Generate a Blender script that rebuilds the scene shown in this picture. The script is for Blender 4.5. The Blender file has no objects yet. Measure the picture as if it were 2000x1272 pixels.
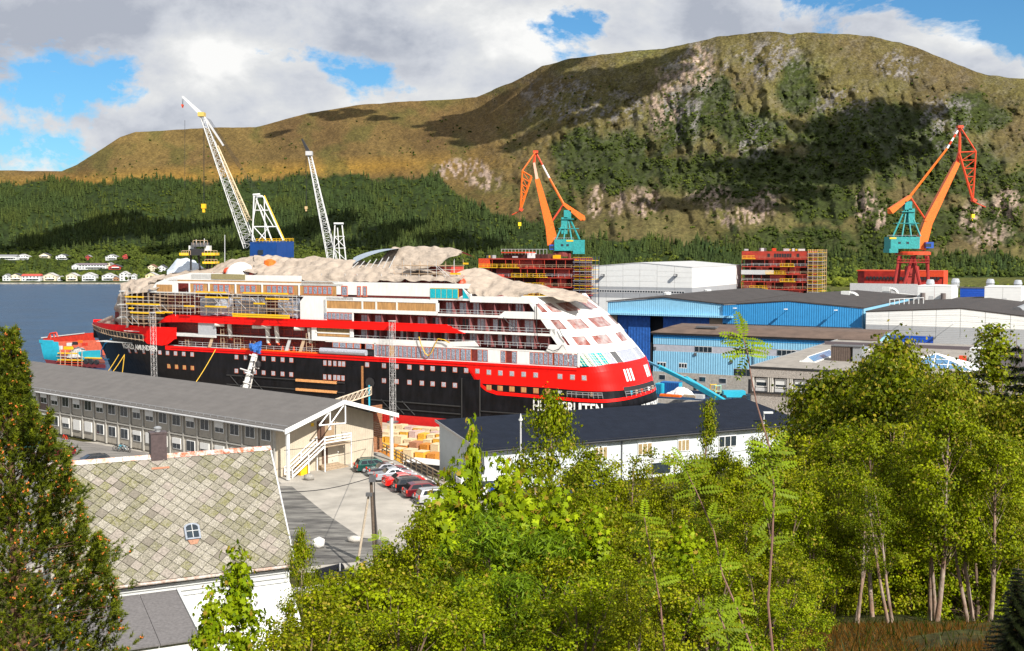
import bpy,math,random
import numpy as np
from mathutils import Vector,Matrix
random.seed(7);RNG=np.random.default_rng(7)
scene=bpy.context.scene
# ---------------------------------------------------------------- camera, world, sun, exposure
H=36.0;F=2250.0;TH=math.atan(151/F);CT,ST=math.cos(TH),math.sin(TH)
cam_d=bpy.data.cameras.new('camera');cam=bpy.data.objects.new('camera',cam_d)
scene.collection.objects.link(cam);scene.camera=cam
cam.location=(0,0,H);cam.rotation_euler=(math.radians(90)-TH,0,0)
cam_d.sensor_width=36;cam_d.lens=36*F/2000;cam_d.clip_end=12000;cam_d.clip_start=0.2
scene.render.resolution_x=1024;scene.render.resolution_y=651
vs=scene.view_settings;vs.view_transform='Standard';vs.look='None';vs.exposure=0.5;vs.gamma=1;vs.use_curve_mapping=False
SUN=Vector((0.55,-0.835,0)).normalized()*math.cos(math.radians(38));SUN.z=math.sin(math.radians(38))
sl=bpy.data.lights.new('sun','SUN');sl.energy=5.0;sl.angle=math.radians(0.5);sl.color=(1.0,.95,.87)
so=bpy.data.objects.new('sun',sl);scene.collection.objects.link(so)
so.rotation_euler=SUN.to_track_quat('Z','Y').to_euler();so.location=SUN*300

def build_world():
    w=bpy.data.worlds.new("World");scene.world=w;w.use_nodes=True
    nt=w.node_tree;N=nt.nodes;L=nt.links;N.clear()
    out=N.new('ShaderNodeOutputWorld');bg=N.new('ShaderNodeBackground');L.new(bg.outputs[0],out.inputs[0])
    sky=N.new('ShaderNodeTexSky');sky.sky_type='NISHITA';sky.sun_disc=False
    sky.sun_elevation=math.radians(38);sky.sun_rotation=math.radians(147);sky.altitude=30;sky.air_density=1.0;sky.dust_density=.4;sky.ozone_density=2.0
    bg.inputs[1].default_value=0.1
    tc=N.new('ShaderNodeTexCoord')
    def math_(op,a,b=None,clamp=False):
        n=N.new('ShaderNodeMath');n.operation=op;n.use_clamp=clamp
        for i,x in enumerate((a,b)):
            if x is None:continue
            if hasattr(x,'links'):L.new(x,n.inputs[i])
            else:n.inputs[i].default_value=x
        return n.outputs[0]
    def noise(scale,sc=(1,1,2.2),detail=9,rough=.55,off=(0,0,0),dist=.25):
        m=N.new('ShaderNodeMapping');m.inputs['Scale'].default_value=sc;m.inputs['Location'].default_value=off
        L.new(tc.outputs['Generated'],m.inputs[0]);n=N.new('ShaderNodeTexNoise');n.inputs['Scale'].default_value=scale
        n.inputs['Detail'].default_value=detail;n.inputs['Roughness'].default_value=rough;n.inputs['Distortion'].default_value=dist
        L.new(m.outputs[0],n.inputs['Vector']);return n.outputs['Fac']

    def blob(px,py,k,amp):
        d=Vector(ray(px,py)).normalized()
        vm=N.new('ShaderNodeVectorMath');vm.operation='MULTIPLY';L.new(tc.outputs['Generated'],vm.inputs[0]);vm.inputs[1].default_value=(1,1,1.8)
        d2=Vector((d.x,d.y,d.z*1.8))
        v2=N.new('ShaderNodeVectorMath');v2.operation='DISTANCE';L.new(vm.outputs[0],v2.inputs[0]);v2.inputs[1].default_value=d2
        q=math_('DIVIDE',v2.outputs['Value'],k);q=math_('POWER',q,2.0);q=math_('MULTIPLY',q,-1.0);q=math_('POWER',2.718,q)
        return math_('MULTIPLY',q,amp)
    dens=math_('ADD',math_('MULTIPLY',noise(6.5,(1,1,1.8),rough=.62),1.9),-.40)
    for b in((175,145,.06,.34),(90,150,.03,.10),(265,115,.03,.12),(230,175,.03,.1),(550,90,.03,.12),(1160,25,.03,.12),(1930,20,.05,.16),(505,105,.02,.08),(1125,55,.025,.16),(1830,25,.05,.2),(1985,90,.05,.26),(30,285,.035,.14),(120,300,.03,.06)):
        dens=math_('SUBTRACT',dens,blob(*b))
    for b in((430,150,.07,.12),(1880,85,.045,.16),(980,120,.07,.1),(480,20,.16,.1),(1000,30,.05,.08),(60,60,.08,.12),(80,235,.06,.08)):
        dens=math_('ADD',dens,blob(*b))
    r=N.new('ShaderNodeValToRGB');r.color_ramp.elements[0].position=.34;r.color_ramp.elements[1].position=.46
    r.color_ramp.elements[0].color=(0,0,0,1);r.color_ramp.elements[1].color=(1,1,1,1);L.new(dens,r.inputs[0])
    sh=noise(6.5,(1,1,1.9),8,.52,(3.3,1.2,.35),.3);sh2=noise(17,(1,1,1.6),8,.6,(8.3,2.2,.1),.2)
    sh=math_('ADD',math_('MULTIPLY',sh,.62),math_('MULTIPLY',sh2,.34));sh=math_('ADD',sh,math_('MULTIPLY',math_('SUBTRACT',.62,dens),.22))
    for b in((470,130,.05,.16),(400,105,.035,.12),(1890,75,.03,.2),(960,110,.05,.12),(1060,90,.04,.08),(60,320,.03,.1),(110,290,.03,.06)):
        sh=math_('ADD',sh,blob(*b))
    for b in((60,90,.09,.12),(750,90,.06,.1),(1450,20,.14,.06),(500,15,.16,.04),(250,230,.07,.06)):
        sh=math_('SUBTRACT',sh,blob(*b))
    r2=N.new('ShaderNodeValToRGB');e=r2.color_ramp.elements
    e[0].position=.34;e[0].color=(3.1,3.35,3.9,1);e[1].position=.61;e[1].color=(6.9,6.9,6.8,1)
    m=e.new(.44);m.color=(4.5,4.7,5.1,1);m=e.new(.52);m.color=(5.4,5.5,5.6,1);L.new(sh,r2.inputs[0])
    tint=N.new('ShaderNodeMix');tint.data_type='RGBA';tint.blend_type='MULTIPLY';tint.inputs[0].default_value=1
    L.new(sky.outputs[0],tint.inputs[6]);tint.inputs[7].default_value=(.36,.66,.86,1)
    mx=N.new('ShaderNodeMix');mx.data_type='RGBA';L.new(r.outputs[0],mx.inputs[0]);L.new(tint.outputs[2],mx.inputs[6]);L.new(r2.outputs[0],mx.inputs[7])
    L.new(mx.outputs[2],bg.inputs[0])

# ---------------------------------------------------------------- survey helpers: sight lines of the photograph -> real places
def ray(px,py):
    u=(px-1000)/F;v=(636-py)/F
    return(u,CT+v*ST,-ST+v*CT)
def P(px,py,Y):
    d=ray(px,py);k=Y/d[1];return Vector((d[0]*k,Y,H+d[2]*k))
def G(px,py,z):
    d=ray(px,py);k=(z-H)/d[2];return Vector((d[0]*k,d[1]*k,z))
class Wall:
    """an upright plane: origin o, horizontal direction d, normal n towards the camera side"""
    def __init__(S,o,d):
        l=math.hypot(d[0],d[1]);S.o=(o[0],o[1]);S.d=(d[0]/l,d[1]/l);S.n=(S.d[1],-S.d[0])
        if S.n[0]*-o[0]+S.n[1]*-o[1]<0:S.n=(-S.n[0],-S.n[1])
    def hit(S,px,py,t=0.0):
        r=ray(px,py);ox=S.o[0]+S.n[0]*t;oy=S.o[1]+S.n[1]*t
        det=-S.d[0]*r[1]+S.d[1]*r[0]
        return(ox*r[1]-oy*r[0])/det,H+r[2]*(-S.d[0]*oy+S.d[1]*ox)/det
    def at(S,a,t,z):return Vector((S.o[0]+S.d[0]*a+S.n[0]*t,S.o[1]+S.d[1]*a+S.n[1]*t,z))
build_world()

# ---------------------------------------------------------------- materials
MATS={}
def mat(name,col,rough=.7,var=0.0,scale=4.0,bump=0.0,bscale=20.0,metal=0.0,col2=None,stripe=None,aniso=(1,1,1),emit=None,alpha=None,trans=0.0,spec=None,attr=None,coat=0.0):
    if name in MATS:return MATS[name]
    m=bpy.data.materials.new(name);m.use_nodes=True;nt=m.node_tree;N=nt.nodes;L=nt.links
    b=N['Principled BSDF'];b.inputs['Roughness'].default_value=rough;b.inputs['Metallic'].default_value=metal
    if spec is not None:b.inputs['Specular IOR Level'].default_value=spec
    if coat:b.inputs['Coat Weight'].default_value=coat
    b.inputs['Base Color'].default_value=(*col,1)
    geo=N.new('ShaderNodeNewGeometry');mp=N.new('ShaderNodeMapping');mp.inputs['Scale'].default_value=aniso;L.new(geo.outputs['Position'],mp.inputs[0])
    src=None
    if attr:
        a=N.new('ShaderNodeAttribute');a.attribute_name=attr;src=a.outputs['Color']
    if var or col2:
        n=N.new('ShaderNodeTexNoise');n.inputs['Scale'].default_value=scale;n.inputs['Detail'].default_value=6;n.inputs['Roughness'].default_value=.65
        L.new(mp.outputs[0],n.inputs['Vector'])
        if col2:
            r=N.new('ShaderNodeValToRGB');r.color_ramp.elements[0].position=.42;r.color_ramp.elements[1].position=.62
            r.color_ramp.elements[0].color=(*col,1);r.color_ramp.elements[1].color=(*col2,1);L.new(n.outputs['Fac'],r.inputs[0]);src=r.outputs[0]
        if var:
            n2=N.new('ShaderNodeTexNoise');n2.inputs['Scale'].default_value=scale*2.7;n2.inputs['Detail'].default_value=5;L.new(mp.outputs[0],n2.inputs['Vector'])
            mr=N.new('ShaderNodeMapRange');mr.inputs[1].default_value=.3;mr.inputs[2].default_value=.7;mr.inputs[3].default_value=1-var;mr.inputs[4].default_value=1+var
            L.new(n2.outputs['Fac'],mr.inputs[0]);mx=N.new('ShaderNodeVectorMath');mx.operation='SCALE'
            if src:L.new(src,mx.inputs[0])
            else:mx.inputs[0].default_value=col
            L.new(mr.outputs[0],mx.inputs['Scale']);src=mx.outputs[0]
    if src:L.new(src,b.inputs['Base Color'])
    hb=None
    if stripe:
        (dx,dy,dz),per,st=stripe
        dt=N.new('ShaderNodeVectorMath');dt.operation='DOT_PRODUCT';L.new(geo.outputs['Position'],dt.inputs[0]);dt.inputs[1].default_value=(dx,dy,dz)
        m1=N.new('ShaderNodeMath');m1.operation='MULTIPLY';m1.inputs[1].default_value=2*math.pi/per;L.new(dt.outputs['Value'],m1.inputs[0])
        m2=N.new('ShaderNodeMath');m2.operation='SINE';L.new(m1.outputs[0],m2.inputs[0]);hb=m2.outputs[0]
        bp=N.new('ShaderNodeBump');bp.inputs['Strength'].default_value=st;bp.inputs['Distance'].default_value=per*.15;L.new(hb,bp.inputs['Height']);L.new(bp.outputs[0],b.inputs['Normal'])
    if bump:
        n3=N.new('ShaderNodeTexNoise');n3.inputs['Scale'].default_value=bscale;n3.inputs['Detail'].default_value=5;L.new(mp.outputs[0],n3.inputs['Vector'])
        bq=N.new('ShaderNodeBump');bq.inputs['Strength'].default_value=bump;bq.inputs['Distance'].default_value=.6/bscale;L.new(n3.outputs['Fac'],bq.inputs['Height'])
        if hb:L.new(bp.outputs[0],bq.inputs['Normal'])
        L.new(bq.outputs[0],b.inputs['Normal'])
    if trans:
        tr=N.new('ShaderNodeBsdfTranslucent');ms=N.new('ShaderNodeMixShader');ms.inputs[0].default_value=trans
        if src:L.new(src,tr.inputs[0])
        else:tr.inputs[0].default_value=(*col,1)
        L.new(b.outputs[0],ms.inputs[1]);L.new(tr.outputs[0],ms.inputs[2]);L.new(ms.outputs[0],N['Material Output'].inputs[0])
    MATS[name]=m;return m

SX=(.8796,-.4758);SB=(.4758,.8796)
white=mat('white_paint',(.80,.80,.78),.35,.07,.8,aniso=(1,1,.3))
offwhite=mat('offwhite_paint',(.62,.63,.62),.5,.08,.6)
red=mat('ship_red',(.88,.006,.003),.42,.12,.5,aniso=(1,1,.25),spec=.25,stripe=((0,0,1),2.4,.05))
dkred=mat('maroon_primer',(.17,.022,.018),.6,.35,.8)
midred=mat('red_primer',(.42,.05,.03),.55,.25,.8)
black=mat('ship_black',(.006,.006,.008),.45,.6,.35,.1,.6,spec=.2,aniso=(1,1,.3),stripe=((0,0,1),2.4,.06))
blk=mat('dull_black',(.02,.02,.022),.6,.2,2)
steel=mat('galvanised_steel',(.42,.43,.44),.4,.15,3,metal=.5)
lgrey=mat('light_grey',(.5,.5,.5),.6,.1,1)
dgrey=mat('dark_grey',(.10,.10,.105),.8,.2,1)
tan=mat('scaffold_timber',(.48,.34,.22),.8,.2,3)
yellow=mat('yellow_paint',(.80,.48,.01),.5,.1,2)
orange=mat('orange_paint',(.80,.15,.010),.5,.25,.9)
orangered=mat('orange_red_paint',(.62,.06,.015),.5,.2,1)
teal=mat('teal_paint',(.02,.27,.27),.5,.3,.8)
blue=mat('blue_paint',(.012,.10,.36),.5,.15,.6,stripe=((*SX,0),.5,.3))
cyan=mat('cyan_paint',(.03,.40,.55),.4,.1,1)
cyanpane=mat('cyan_film',(.01,.42,.50),.25,.25,1.5)
foil=mat('plastic_wrap',(.26,.29,.36),.22,.65,2.2,.8,3,spec=.8)
orangeframe=mat('primed_frame',(.62,.14,.06),.5,.2,4)
plywood=mat('plywood',(.46,.25,.09),.7,.25,.9,aniso=(1,1,.25))
glass=mat('window_glass',(.025,.035,.045),.08,.3,1.5,spec=.8)
tarp=mat('beige_tarpaulin',(.38,.312,.25),.8,.14,.25,.55,.8,aniso=(1,1,2.0))
concrete=mat('concrete',(.36,.33,.29),.9,.22,.8,.4,8)
ropey=mat('yellow_rope',(.62,.38,.03),.8)
wood=mat('weathered_wood',(.36,.27,.18),.85,.3,2)

# ---------------------------------------------------------------- mesh building
class MB:
    def __init__(S):S.v=[];S.f=[];S.m=[]
    def face(S,pts,m=0):
        i=len(S.v);S.v+=[tuple(p)for p in pts];S.f.append(tuple(range(i,i+len(pts))));S.m.append(m)
    def hexa(S,p,m=0):
        i=len(S.v);S.v+=[tuple(q)for q in p]
        for f in((3,2,1,0),(4,5,6,7),(0,1,5,4),(1,2,6,5),(2,3,7,6),(3,0,4,7)):S.f.append(tuple(i+k for k in f));S.m.append(m)
    def box(S,c,d,m=0,x=(1,0,0),y=(0,1,0),z=(0,0,1)):
        c=Vector(c);x=Vector(x).normalized()*d[0]/2;y=Vector(y).normalized()*d[1]/2;z=Vector(z).normalized()*d[2]/2
        S.hexa([c-x-y-z,c+x-y-z,c+x+y-z,c-x+y-z,c-x-y+z,c+x-y+z,c+x+y+z,c-x+y+z],m)
    def tube(S,a,b,r,n=5,r2=None,m=0,cap=True):
        a=Vector(a);b=Vector(b);r2=r if r2 is None else r2;d=(b-a)
        if d.length<1e-6:return
        d.normalize();u=d.cross(Vector((0,0,1))if abs(d.z)<.9 else Vector((1,0,0))).normalized();w=d.cross(u)
        i=len(S.v)
        for c,rr in((a,r),(b,r2)):
            for k in range(n):
                an=2*math.pi*k/n;S.v.append(tuple(c+(u*math.cos(an)+w*math.sin(an))*rr))
        for k in range(n):
            S.f.append((i+k,i+(k+1)%n,i+n+(k+1)%n,i+n+k));S.m.append(m)
        if cap:S.f.append(tuple(i+k for k in range(n))[::-1]);S.f.append(tuple(i+n+k for k in range(n)));S.m+=[m,m]
    def path(S,pts,r,n=5,m=0):
        for a,b in zip(pts,pts[1:]):S.tube(a,b,r,n,m=m)
    def grid(S,rows,m=0,close=False):
        i=len(S.v);nr=len(rows);nc=len(rows[0])
        for r in rows:S.v+=[tuple(p)for p in r]
        for a in range(nr-1):
            for b in range(nc-(0 if close else 1)):
                b2=(b+1)%nc
                S.f.append((i+a*nc+b,i+a*nc+b2,i+(a+1)*nc+b2,i+(a+1)*nc+b));S.m.append(m)
    def prism(S,poly,off,m=0):
        off=Vector(off);n=len(poly);i=len(S.v);poly=[Vector(p)for p in poly]
        S.v+=[tuple(p)for p in poly]+[tuple(p+off)for p in poly]
        S.f.append(tuple(range(i,i+n)));S.f.append(tuple(range(i+2*n-1,i+n-1,-1)));S.m+=[m,m]
        for k in range(n):S.f.append((i+k,i+n+k,i+n+(k+1)%n,i+(k+1)%n));S.m.append(m)
    def lathe(S,c,prof,n=12,m=0,axis='z'):
        rows=[]
        for r,z in prof:
            row=[]
            for k in range(n):
                a=2*math.pi*k/n
                row.append((c[0]+r*math.cos(a),c[1]+r*math.sin(a),c[2]+z)if axis=='z' else(c[0]+z*axis[0]-r*math.cos(a)*axis[1],c[1]+z*axis[1]+r*math.cos(a)*axis[0],c[2]+r*math.sin(a)))
            rows.append(row)
        S.grid(rows,m,close=True)
        for row,o in((rows[0],-1),(rows[-1],1)):S.face(row[::o],m)
    def build(S,name,mats,parent=None,smooth=False,kind=None,label=None):
        me=bpy.data.meshes.new(name);off=Vector((0,0,0))
        if parent is not None:off=WL[parent.name]
        me.from_pydata([(a-off.x,b-off.y,c-off.z)for a,b,c in S.v],[],S.f)
        if not isinstance(mats,(list,tuple)):mats=[mats]
        for mm in mats:me.materials.append(mm)
        if len(mats)>1:me.polygons.foreach_set('material_index',S.m)
        if smooth:me.polygons.foreach_set('use_smooth',[True]*len(S.f))
        me.update()
        return link(name,me,parent,kind,label)
WL={}
def link(name,me,parent=None,kind=None,label=None,loc=None):
    o=bpy.data.objects.new(name,me);scene.collection.objects.link(o)
    if loc is not None:o.location=loc
    if parent is not None:o.parent=parent
    WL[o.name]=(WL[parent.name]if parent is not None else Vector((0,0,0)))+Vector(o.location)
    if kind:o['kind']=kind
    if label:o['label']=label
    return o
def thing(name,label,cat,loc,group=None):
    o=link(name,None,loc=Vector(loc));o.empty_display_size=.5
    o['label']=label;o['category']=cat
    if group:o['group']=group
    return o
def tag(o,label,cat,group=None):
    o['label']=label;o['category']=cat
    if group:o['group']=group
    return o
def again(o,parent,shift,name=None):
    c=bpy.data.objects.new(name or o.name.split('.')[0],o.data);scene.collection.objects.link(c);c.parent=parent
    c.location=Vector(o.location)+Vector(shift);WL[c.name]=WL[parent.name]+c.location
    return c
def copytree(root,loc,rotz,label,group=None):
    r=root.copy();scene.collection.objects.link(r);r.location=loc;r.rotation_euler=(0,0,rotz);r['label']=label
    if group:r['group']=group
    for ch in list(root.children):
        c=ch.copy();scene.collection.objects.link(c);c.parent=r
        for g in list(ch.children):
            d=g.copy();scene.collection.objects.link(d);d.parent=c
    return r

# ---------------------------------------------------------------- numpy noise
def vnoise(x,y,seed=0):
    xi=np.floor(x).astype(np.int64);yi=np.floor(y).astype(np.int64);xf=x-xi;yf=y-yi
    def h(a,b):
        n=(a*374761393+b*668265263+seed*974711)&0x7fffffff
        n=((n^(n>>13))*1274126177)&0x7fffffff;n=(n^(n>>16))&0xffff
        return n/65535.0
    u=xf*xf*(3-2*xf);v=yf*yf*(3-2*yf)
    return(h(xi,yi)*(1-u)+h(xi+1,yi)*u)*(1-v)+(h(xi,yi+1)*(1-u)+h(xi+1,yi+1)*u)*v
def fbm(x,y,oct=5,seed=0,gain=.5):
    s=0;a=1;t=0
    for o in range(oct):
        s=s+a*vnoise(x*2**o,y*2**o,seed+o*17);t+=a;a*=gain
    return s/t
def npmesh(name,verts,faces,mats,attr=None,parent=None,kind=None,smooth=False,matidx=None):
    """verts Nx3 float array, faces MxK int array"""
    me=bpy.data.meshes.new(name);M,K=faces.shape
    me.vertices.add(len(verts));me.vertices.foreach_set('co',np.ascontiguousarray(verts,dtype=np.float32).ravel())
    me.loops.add(M*K);me.loops.foreach_set('vertex_index',faces.astype(np.int32).ravel())
    me.polygons.add(M);me.polygons.foreach_set('loop_start',np.arange(0,M*K,K,dtype=np.int32));me.polygons.foreach_set('loop_total',np.full(M,K,dtype=np.int32))
    if not isinstance(mats,(list,tuple)):mats=[mats]
    for mm in mats:me.materials.append(mm)
    if matidx is not None:me.polygons.foreach_set('material_index',matidx.astype(np.int32))
    if smooth:me.polygons.foreach_set('use_smooth',np.ones(M,dtype=bool))
    me.update(calc_edges=True)
    if attr is not None:
        dom='POINT' if len(attr)==len(verts)else 'FACE'
        ca=me.attributes.new('tint','FLOAT_COLOR',dom)
        ca.data.foreach_set('color',np.hstack([attr,np.ones((len(attr),1))]).astype(np.float32).ravel())
    return link(name,me,parent,kind)
# ================================================================ TERRAIN
def lerp_tab(x,tab):
    xs,ys=zip(*tab);return np.interp(x,xs,ys)
RIDGE=[(-700,345),(-100,338),(0,333),(120,335),(150,322),(200,290),(235,268),(265,258),(330,255),(400,250),(500,248),(520,243),(600,222),(700,205),(800,198),(900,193),(930,190),(960,178),(1000,160),(1060,130),(1100,117),(1150,110),(1200,103),(1300,95),(1350,85),(1400,72),(1450,66),(1500,62),(1545,66),(1590,64),(1650,67),(1700,72),(1760,85),(1800,97),(1850,117),(1890,135),(1930,147),(2000,154),(2100,168),(2300,220),(2700,300)]
RDIST=[(-700,2300),(0,2300),(130,2500),(300,2800),(900,2900),(1100,2500),(1500,2350),(1900,2400),(2700,2500)]
SHORE_D=[(-700,1150),(350,1157),(600,1100),(1000,1060),(2700,1040)]
SHORE_Y=[(-700,554),(350,554),(700,548),(1000,545),(2000,541),(2700,541)]
def terr(c,tau,disp=True):
    """c: direction (sight column), tau: 0 at the foot of the hills, 1 at the ridge -> world xyz arrays"""
    c=np.asarray(c,float);tau=np.asarray(tau,float)
    D0=lerp_tab(c,SHORE_D);D1=lerp_tab(c,RDIST);y0=lerp_tab(c,SHORE_Y);y1=lerp_tab(c,RIDGE)
    tc_=np.clip(tau,0,1)
    py=y0+(y1-y0)*tc_
    py=py+np.where(c>950,2.2,1.0)*(fbm(c*.035,c*0,4,3)-.5)*2*tc_**3
    steep=np.interp(c,[0,900,1100,2000],[1.0,1.0,.8,.8])
    D=D0+(D1-D0)*tc_**steep
    if disp:
        m=np.interp(c,[300,900,1100,2000],[.25,.35,1,1])
        bx=c*.0075;by=tc_*2.2
        g=1-np.abs(2*fbm(bx+.25*by,by*.35,4,11)-1)
        g2=1-np.abs(2*fbm(c*.03+1.6*by,by*2.6,4,23)-1)
        w=np.sin(np.clip(tc_,0,1)*math.pi)**.7
        D=D+m*w*(190*(g-.6)+55*(g2-.6))+w*46*(fbm(c*.09,tc_*30,4,31)-.5)*(.4+m)
    D=D+np.maximum(tau-1,0)*3500
    u=(c-1000)/F;v=(636-py)/F
    dy=CT+v*ST;dz=-ST+v*CT
    x=u/dy*D;z=H+dz/dy*D
    z=np.where(tau>1,z-(tau-1)*900,z)
    return x,D,z,py
def terr_pt(px,py):
    """point of the hillside seen along a sight line"""
    y0=np.interp(px,*zip(*SHORE_Y));y1=np.interp(px,*zip(*RIDGE));t=(y0-py)/(y0-y1)
    x,y,z,_=terr(np.array([px]),np.array([t]));return Vector((x[0],y[0],z[0]))
FORTOP=[(-700,350),(0,350),(130,353),(220,347),(330,350),(450,347),(560,342),(700,342),(860,346),(880,372),(920,402),(1000,428),(1100,447),(1200,463),(1400,472),(1600,482),(2000,500),(2700,500)]
def box_(c,py,cx,cy,rx,ry,soft=.5,seed=5):
    d=((c-cx)/rx)**2+((py-cy)/ry)**2
    return np.clip((1.15+1.0*(fbm(c*.03,py*.03,4,seed)-.5)*2-d)/soft,0,1)
def masks(c,py):
    conif=np.clip((py-np.interp(c,*zip(*FORTOP))+34*(fbm(c*.03,py*.03,5,41)-.5))/7,0,1)
    decid=0*c
    for cx,cy,rx,ry in((1200,320,110,60),(1140,290,60,50),(1500,345,260,55),(1700,270,160,70),(1450,250,90,40),(1330,240,60,60),(1850,330,110,60),(1620,400,120,40),(1780,440,160,50),(1560,470,200,30),(1950,400,60,80),(1900,220,70,40),(1400,190,50,50),(1560,170,40,60),(350,390,140,30),(1090,400,40,40)):
        decid=np.maximum(decid,box_(c,py,cx,cy,rx,ry,.6,int(cx)))
    scree=0*c
    for cx,cy,rx,ry in((1165,392,16,34),(1205,400,12,30),(1255,392,34,34),(1400,388,62,26),(1490,400,30,36),(1440,420,70,25),(1690,400,24,42),(1720,425,14,24),(1900,415,24,34),(1965,400,30,40),(1930,460,60,30),(900,330,60,20),(950,350,40,25),(1360,130,40,50),(1300,190,40,70)):
        st=box_(c*1.0+(py-cy)*.25,py,cx,cy,rx,ry,.9,int(cx)+3)
        scree=np.maximum(scree,st*np.clip((fbm(c*.22,py*.12,4,71)-.44)*7,0,1))
    r=fbm(c*.09+py*.05,py*.07,5,91,.65);r3=fbm(c*.4,py*.35,3,95)
    rz=.18+0*c
    for cx,cy,rx,ry in((1360,130,60,60),(1500,110,70,45),(1330,220,45,70),(1120,200,130,50),(1640,200,60,30),(1760,130,60,30),(1480,280,40,40),(1850,240,50,60)):rz=np.maximum(rz,box_(c,py,cx,cy,rx,ry,.7,int(cx)+9))
    rock=np.clip((r*.6+r3*.4-.50)*12,0,1)*rz*np.clip((c-850)/250,0,1)*np.clip((400-py)/120,0,1)
    return conif,decid,scree,rock
def build_terrain():
    cs=np.concatenate([np.linspace(-700,-60,45)[:-1],np.linspace(-60,2060,800),np.linspace(2060,2700,45)[1:]])
    ta=np.concatenate([np.linspace(0,.999,360),[1.0,1.01,1.06,1.2,1.5]])
    C,T=np.meshgrid(cs,ta);x,y,z,py=terr(C,T)
    conif,decid,scree,rock=masks(C,py)

    n0=26;k=np.linspace(0,1,n0)[:-1]
    xs0=x[0];ys0=y[0];zs0=z[0]
    land=np.clip((cs-500)/160,0,1)
    near=np.where(cs>660,560.0,1150.0-590*land)
    Yn=near[None]+(ys0-near)[None]*k[:,None]
    zz=np.where(cs[None]>480,(1.7+(zs0[None]-1.7)*k[:,None]**1.5)*land[None]+(-3)*(1-land[None]),-3+3.4*k[:,None]**6)
    Xn=xs0[None]/ys0[None]*Yn
    X=np.vstack([Xn,x]);Y=np.vstack([Yn,y]);Z=np.vstack([zz,z])
    n1=fbm(C*.02,py*.03,5,7);n2=fbm(C*.2,py*.25,4,9);n3=fbm(C*.007,py*.012,4,15)
    def col(*v):return np.array(v)[None,None,:]
    moor=col(.125,.086,.026)*(1-n3[...,None])*1.35+col(.07,.040,.018)*n3[...,None]*1.1
    moor=moor*(.7+.6*n1[...,None])
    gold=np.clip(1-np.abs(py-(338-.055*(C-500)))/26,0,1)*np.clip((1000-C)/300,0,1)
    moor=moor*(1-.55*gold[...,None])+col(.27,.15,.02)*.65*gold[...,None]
    grassy=np.clip((n1-.5)*5,0,1)*.6
    base=moor*(1-grassy[...,None])+col(.055,.06,.014)*grassy[...,None]
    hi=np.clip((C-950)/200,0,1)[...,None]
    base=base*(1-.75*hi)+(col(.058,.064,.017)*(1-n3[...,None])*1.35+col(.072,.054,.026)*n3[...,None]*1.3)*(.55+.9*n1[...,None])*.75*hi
    fl=np.clip((py-500)/25,0,1)[...,None]*np.clip((C-900)/300,0,1)[...,None]
    base=base*(1-fl)+col(.085,.09,.02)*fl
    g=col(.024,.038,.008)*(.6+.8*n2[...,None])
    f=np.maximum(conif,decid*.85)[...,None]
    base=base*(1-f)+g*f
    rk=col(.17,.155,.15)*(.5+n2[...,None]);base=base*(1-rock[...,None]*.8)+rk*rock[...,None]*.8
    sc=col(.27,.20,.155)*(.55+.9*n2[...,None]);base=base*(1-scree[...,None])+sc*scree[...,None]
    base*=(.62+.76*n2[...,None])
    base=base*(.8+.4*fbm(C*.012+3,py*.03,4,88)[...,None]);shore=np.clip(1-(554-py)/3.0,0,1)[...,None]*(C<700)[...,None]
    base=base*(1-shore)+col(.32,.29,.25)*shore
    foot=np.tile(col(.085,.09,.022),(n0-1,len(cs),1))*(.7+.6*fbm(Xn*.02,Yn*.02,4,3))[...,None]
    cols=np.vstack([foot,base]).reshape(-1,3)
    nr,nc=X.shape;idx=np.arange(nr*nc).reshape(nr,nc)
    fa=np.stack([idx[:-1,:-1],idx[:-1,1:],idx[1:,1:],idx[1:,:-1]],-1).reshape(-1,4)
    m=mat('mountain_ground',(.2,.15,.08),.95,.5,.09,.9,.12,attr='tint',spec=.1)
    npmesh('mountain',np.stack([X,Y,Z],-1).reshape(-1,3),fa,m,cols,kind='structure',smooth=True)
build_terrain()

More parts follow.
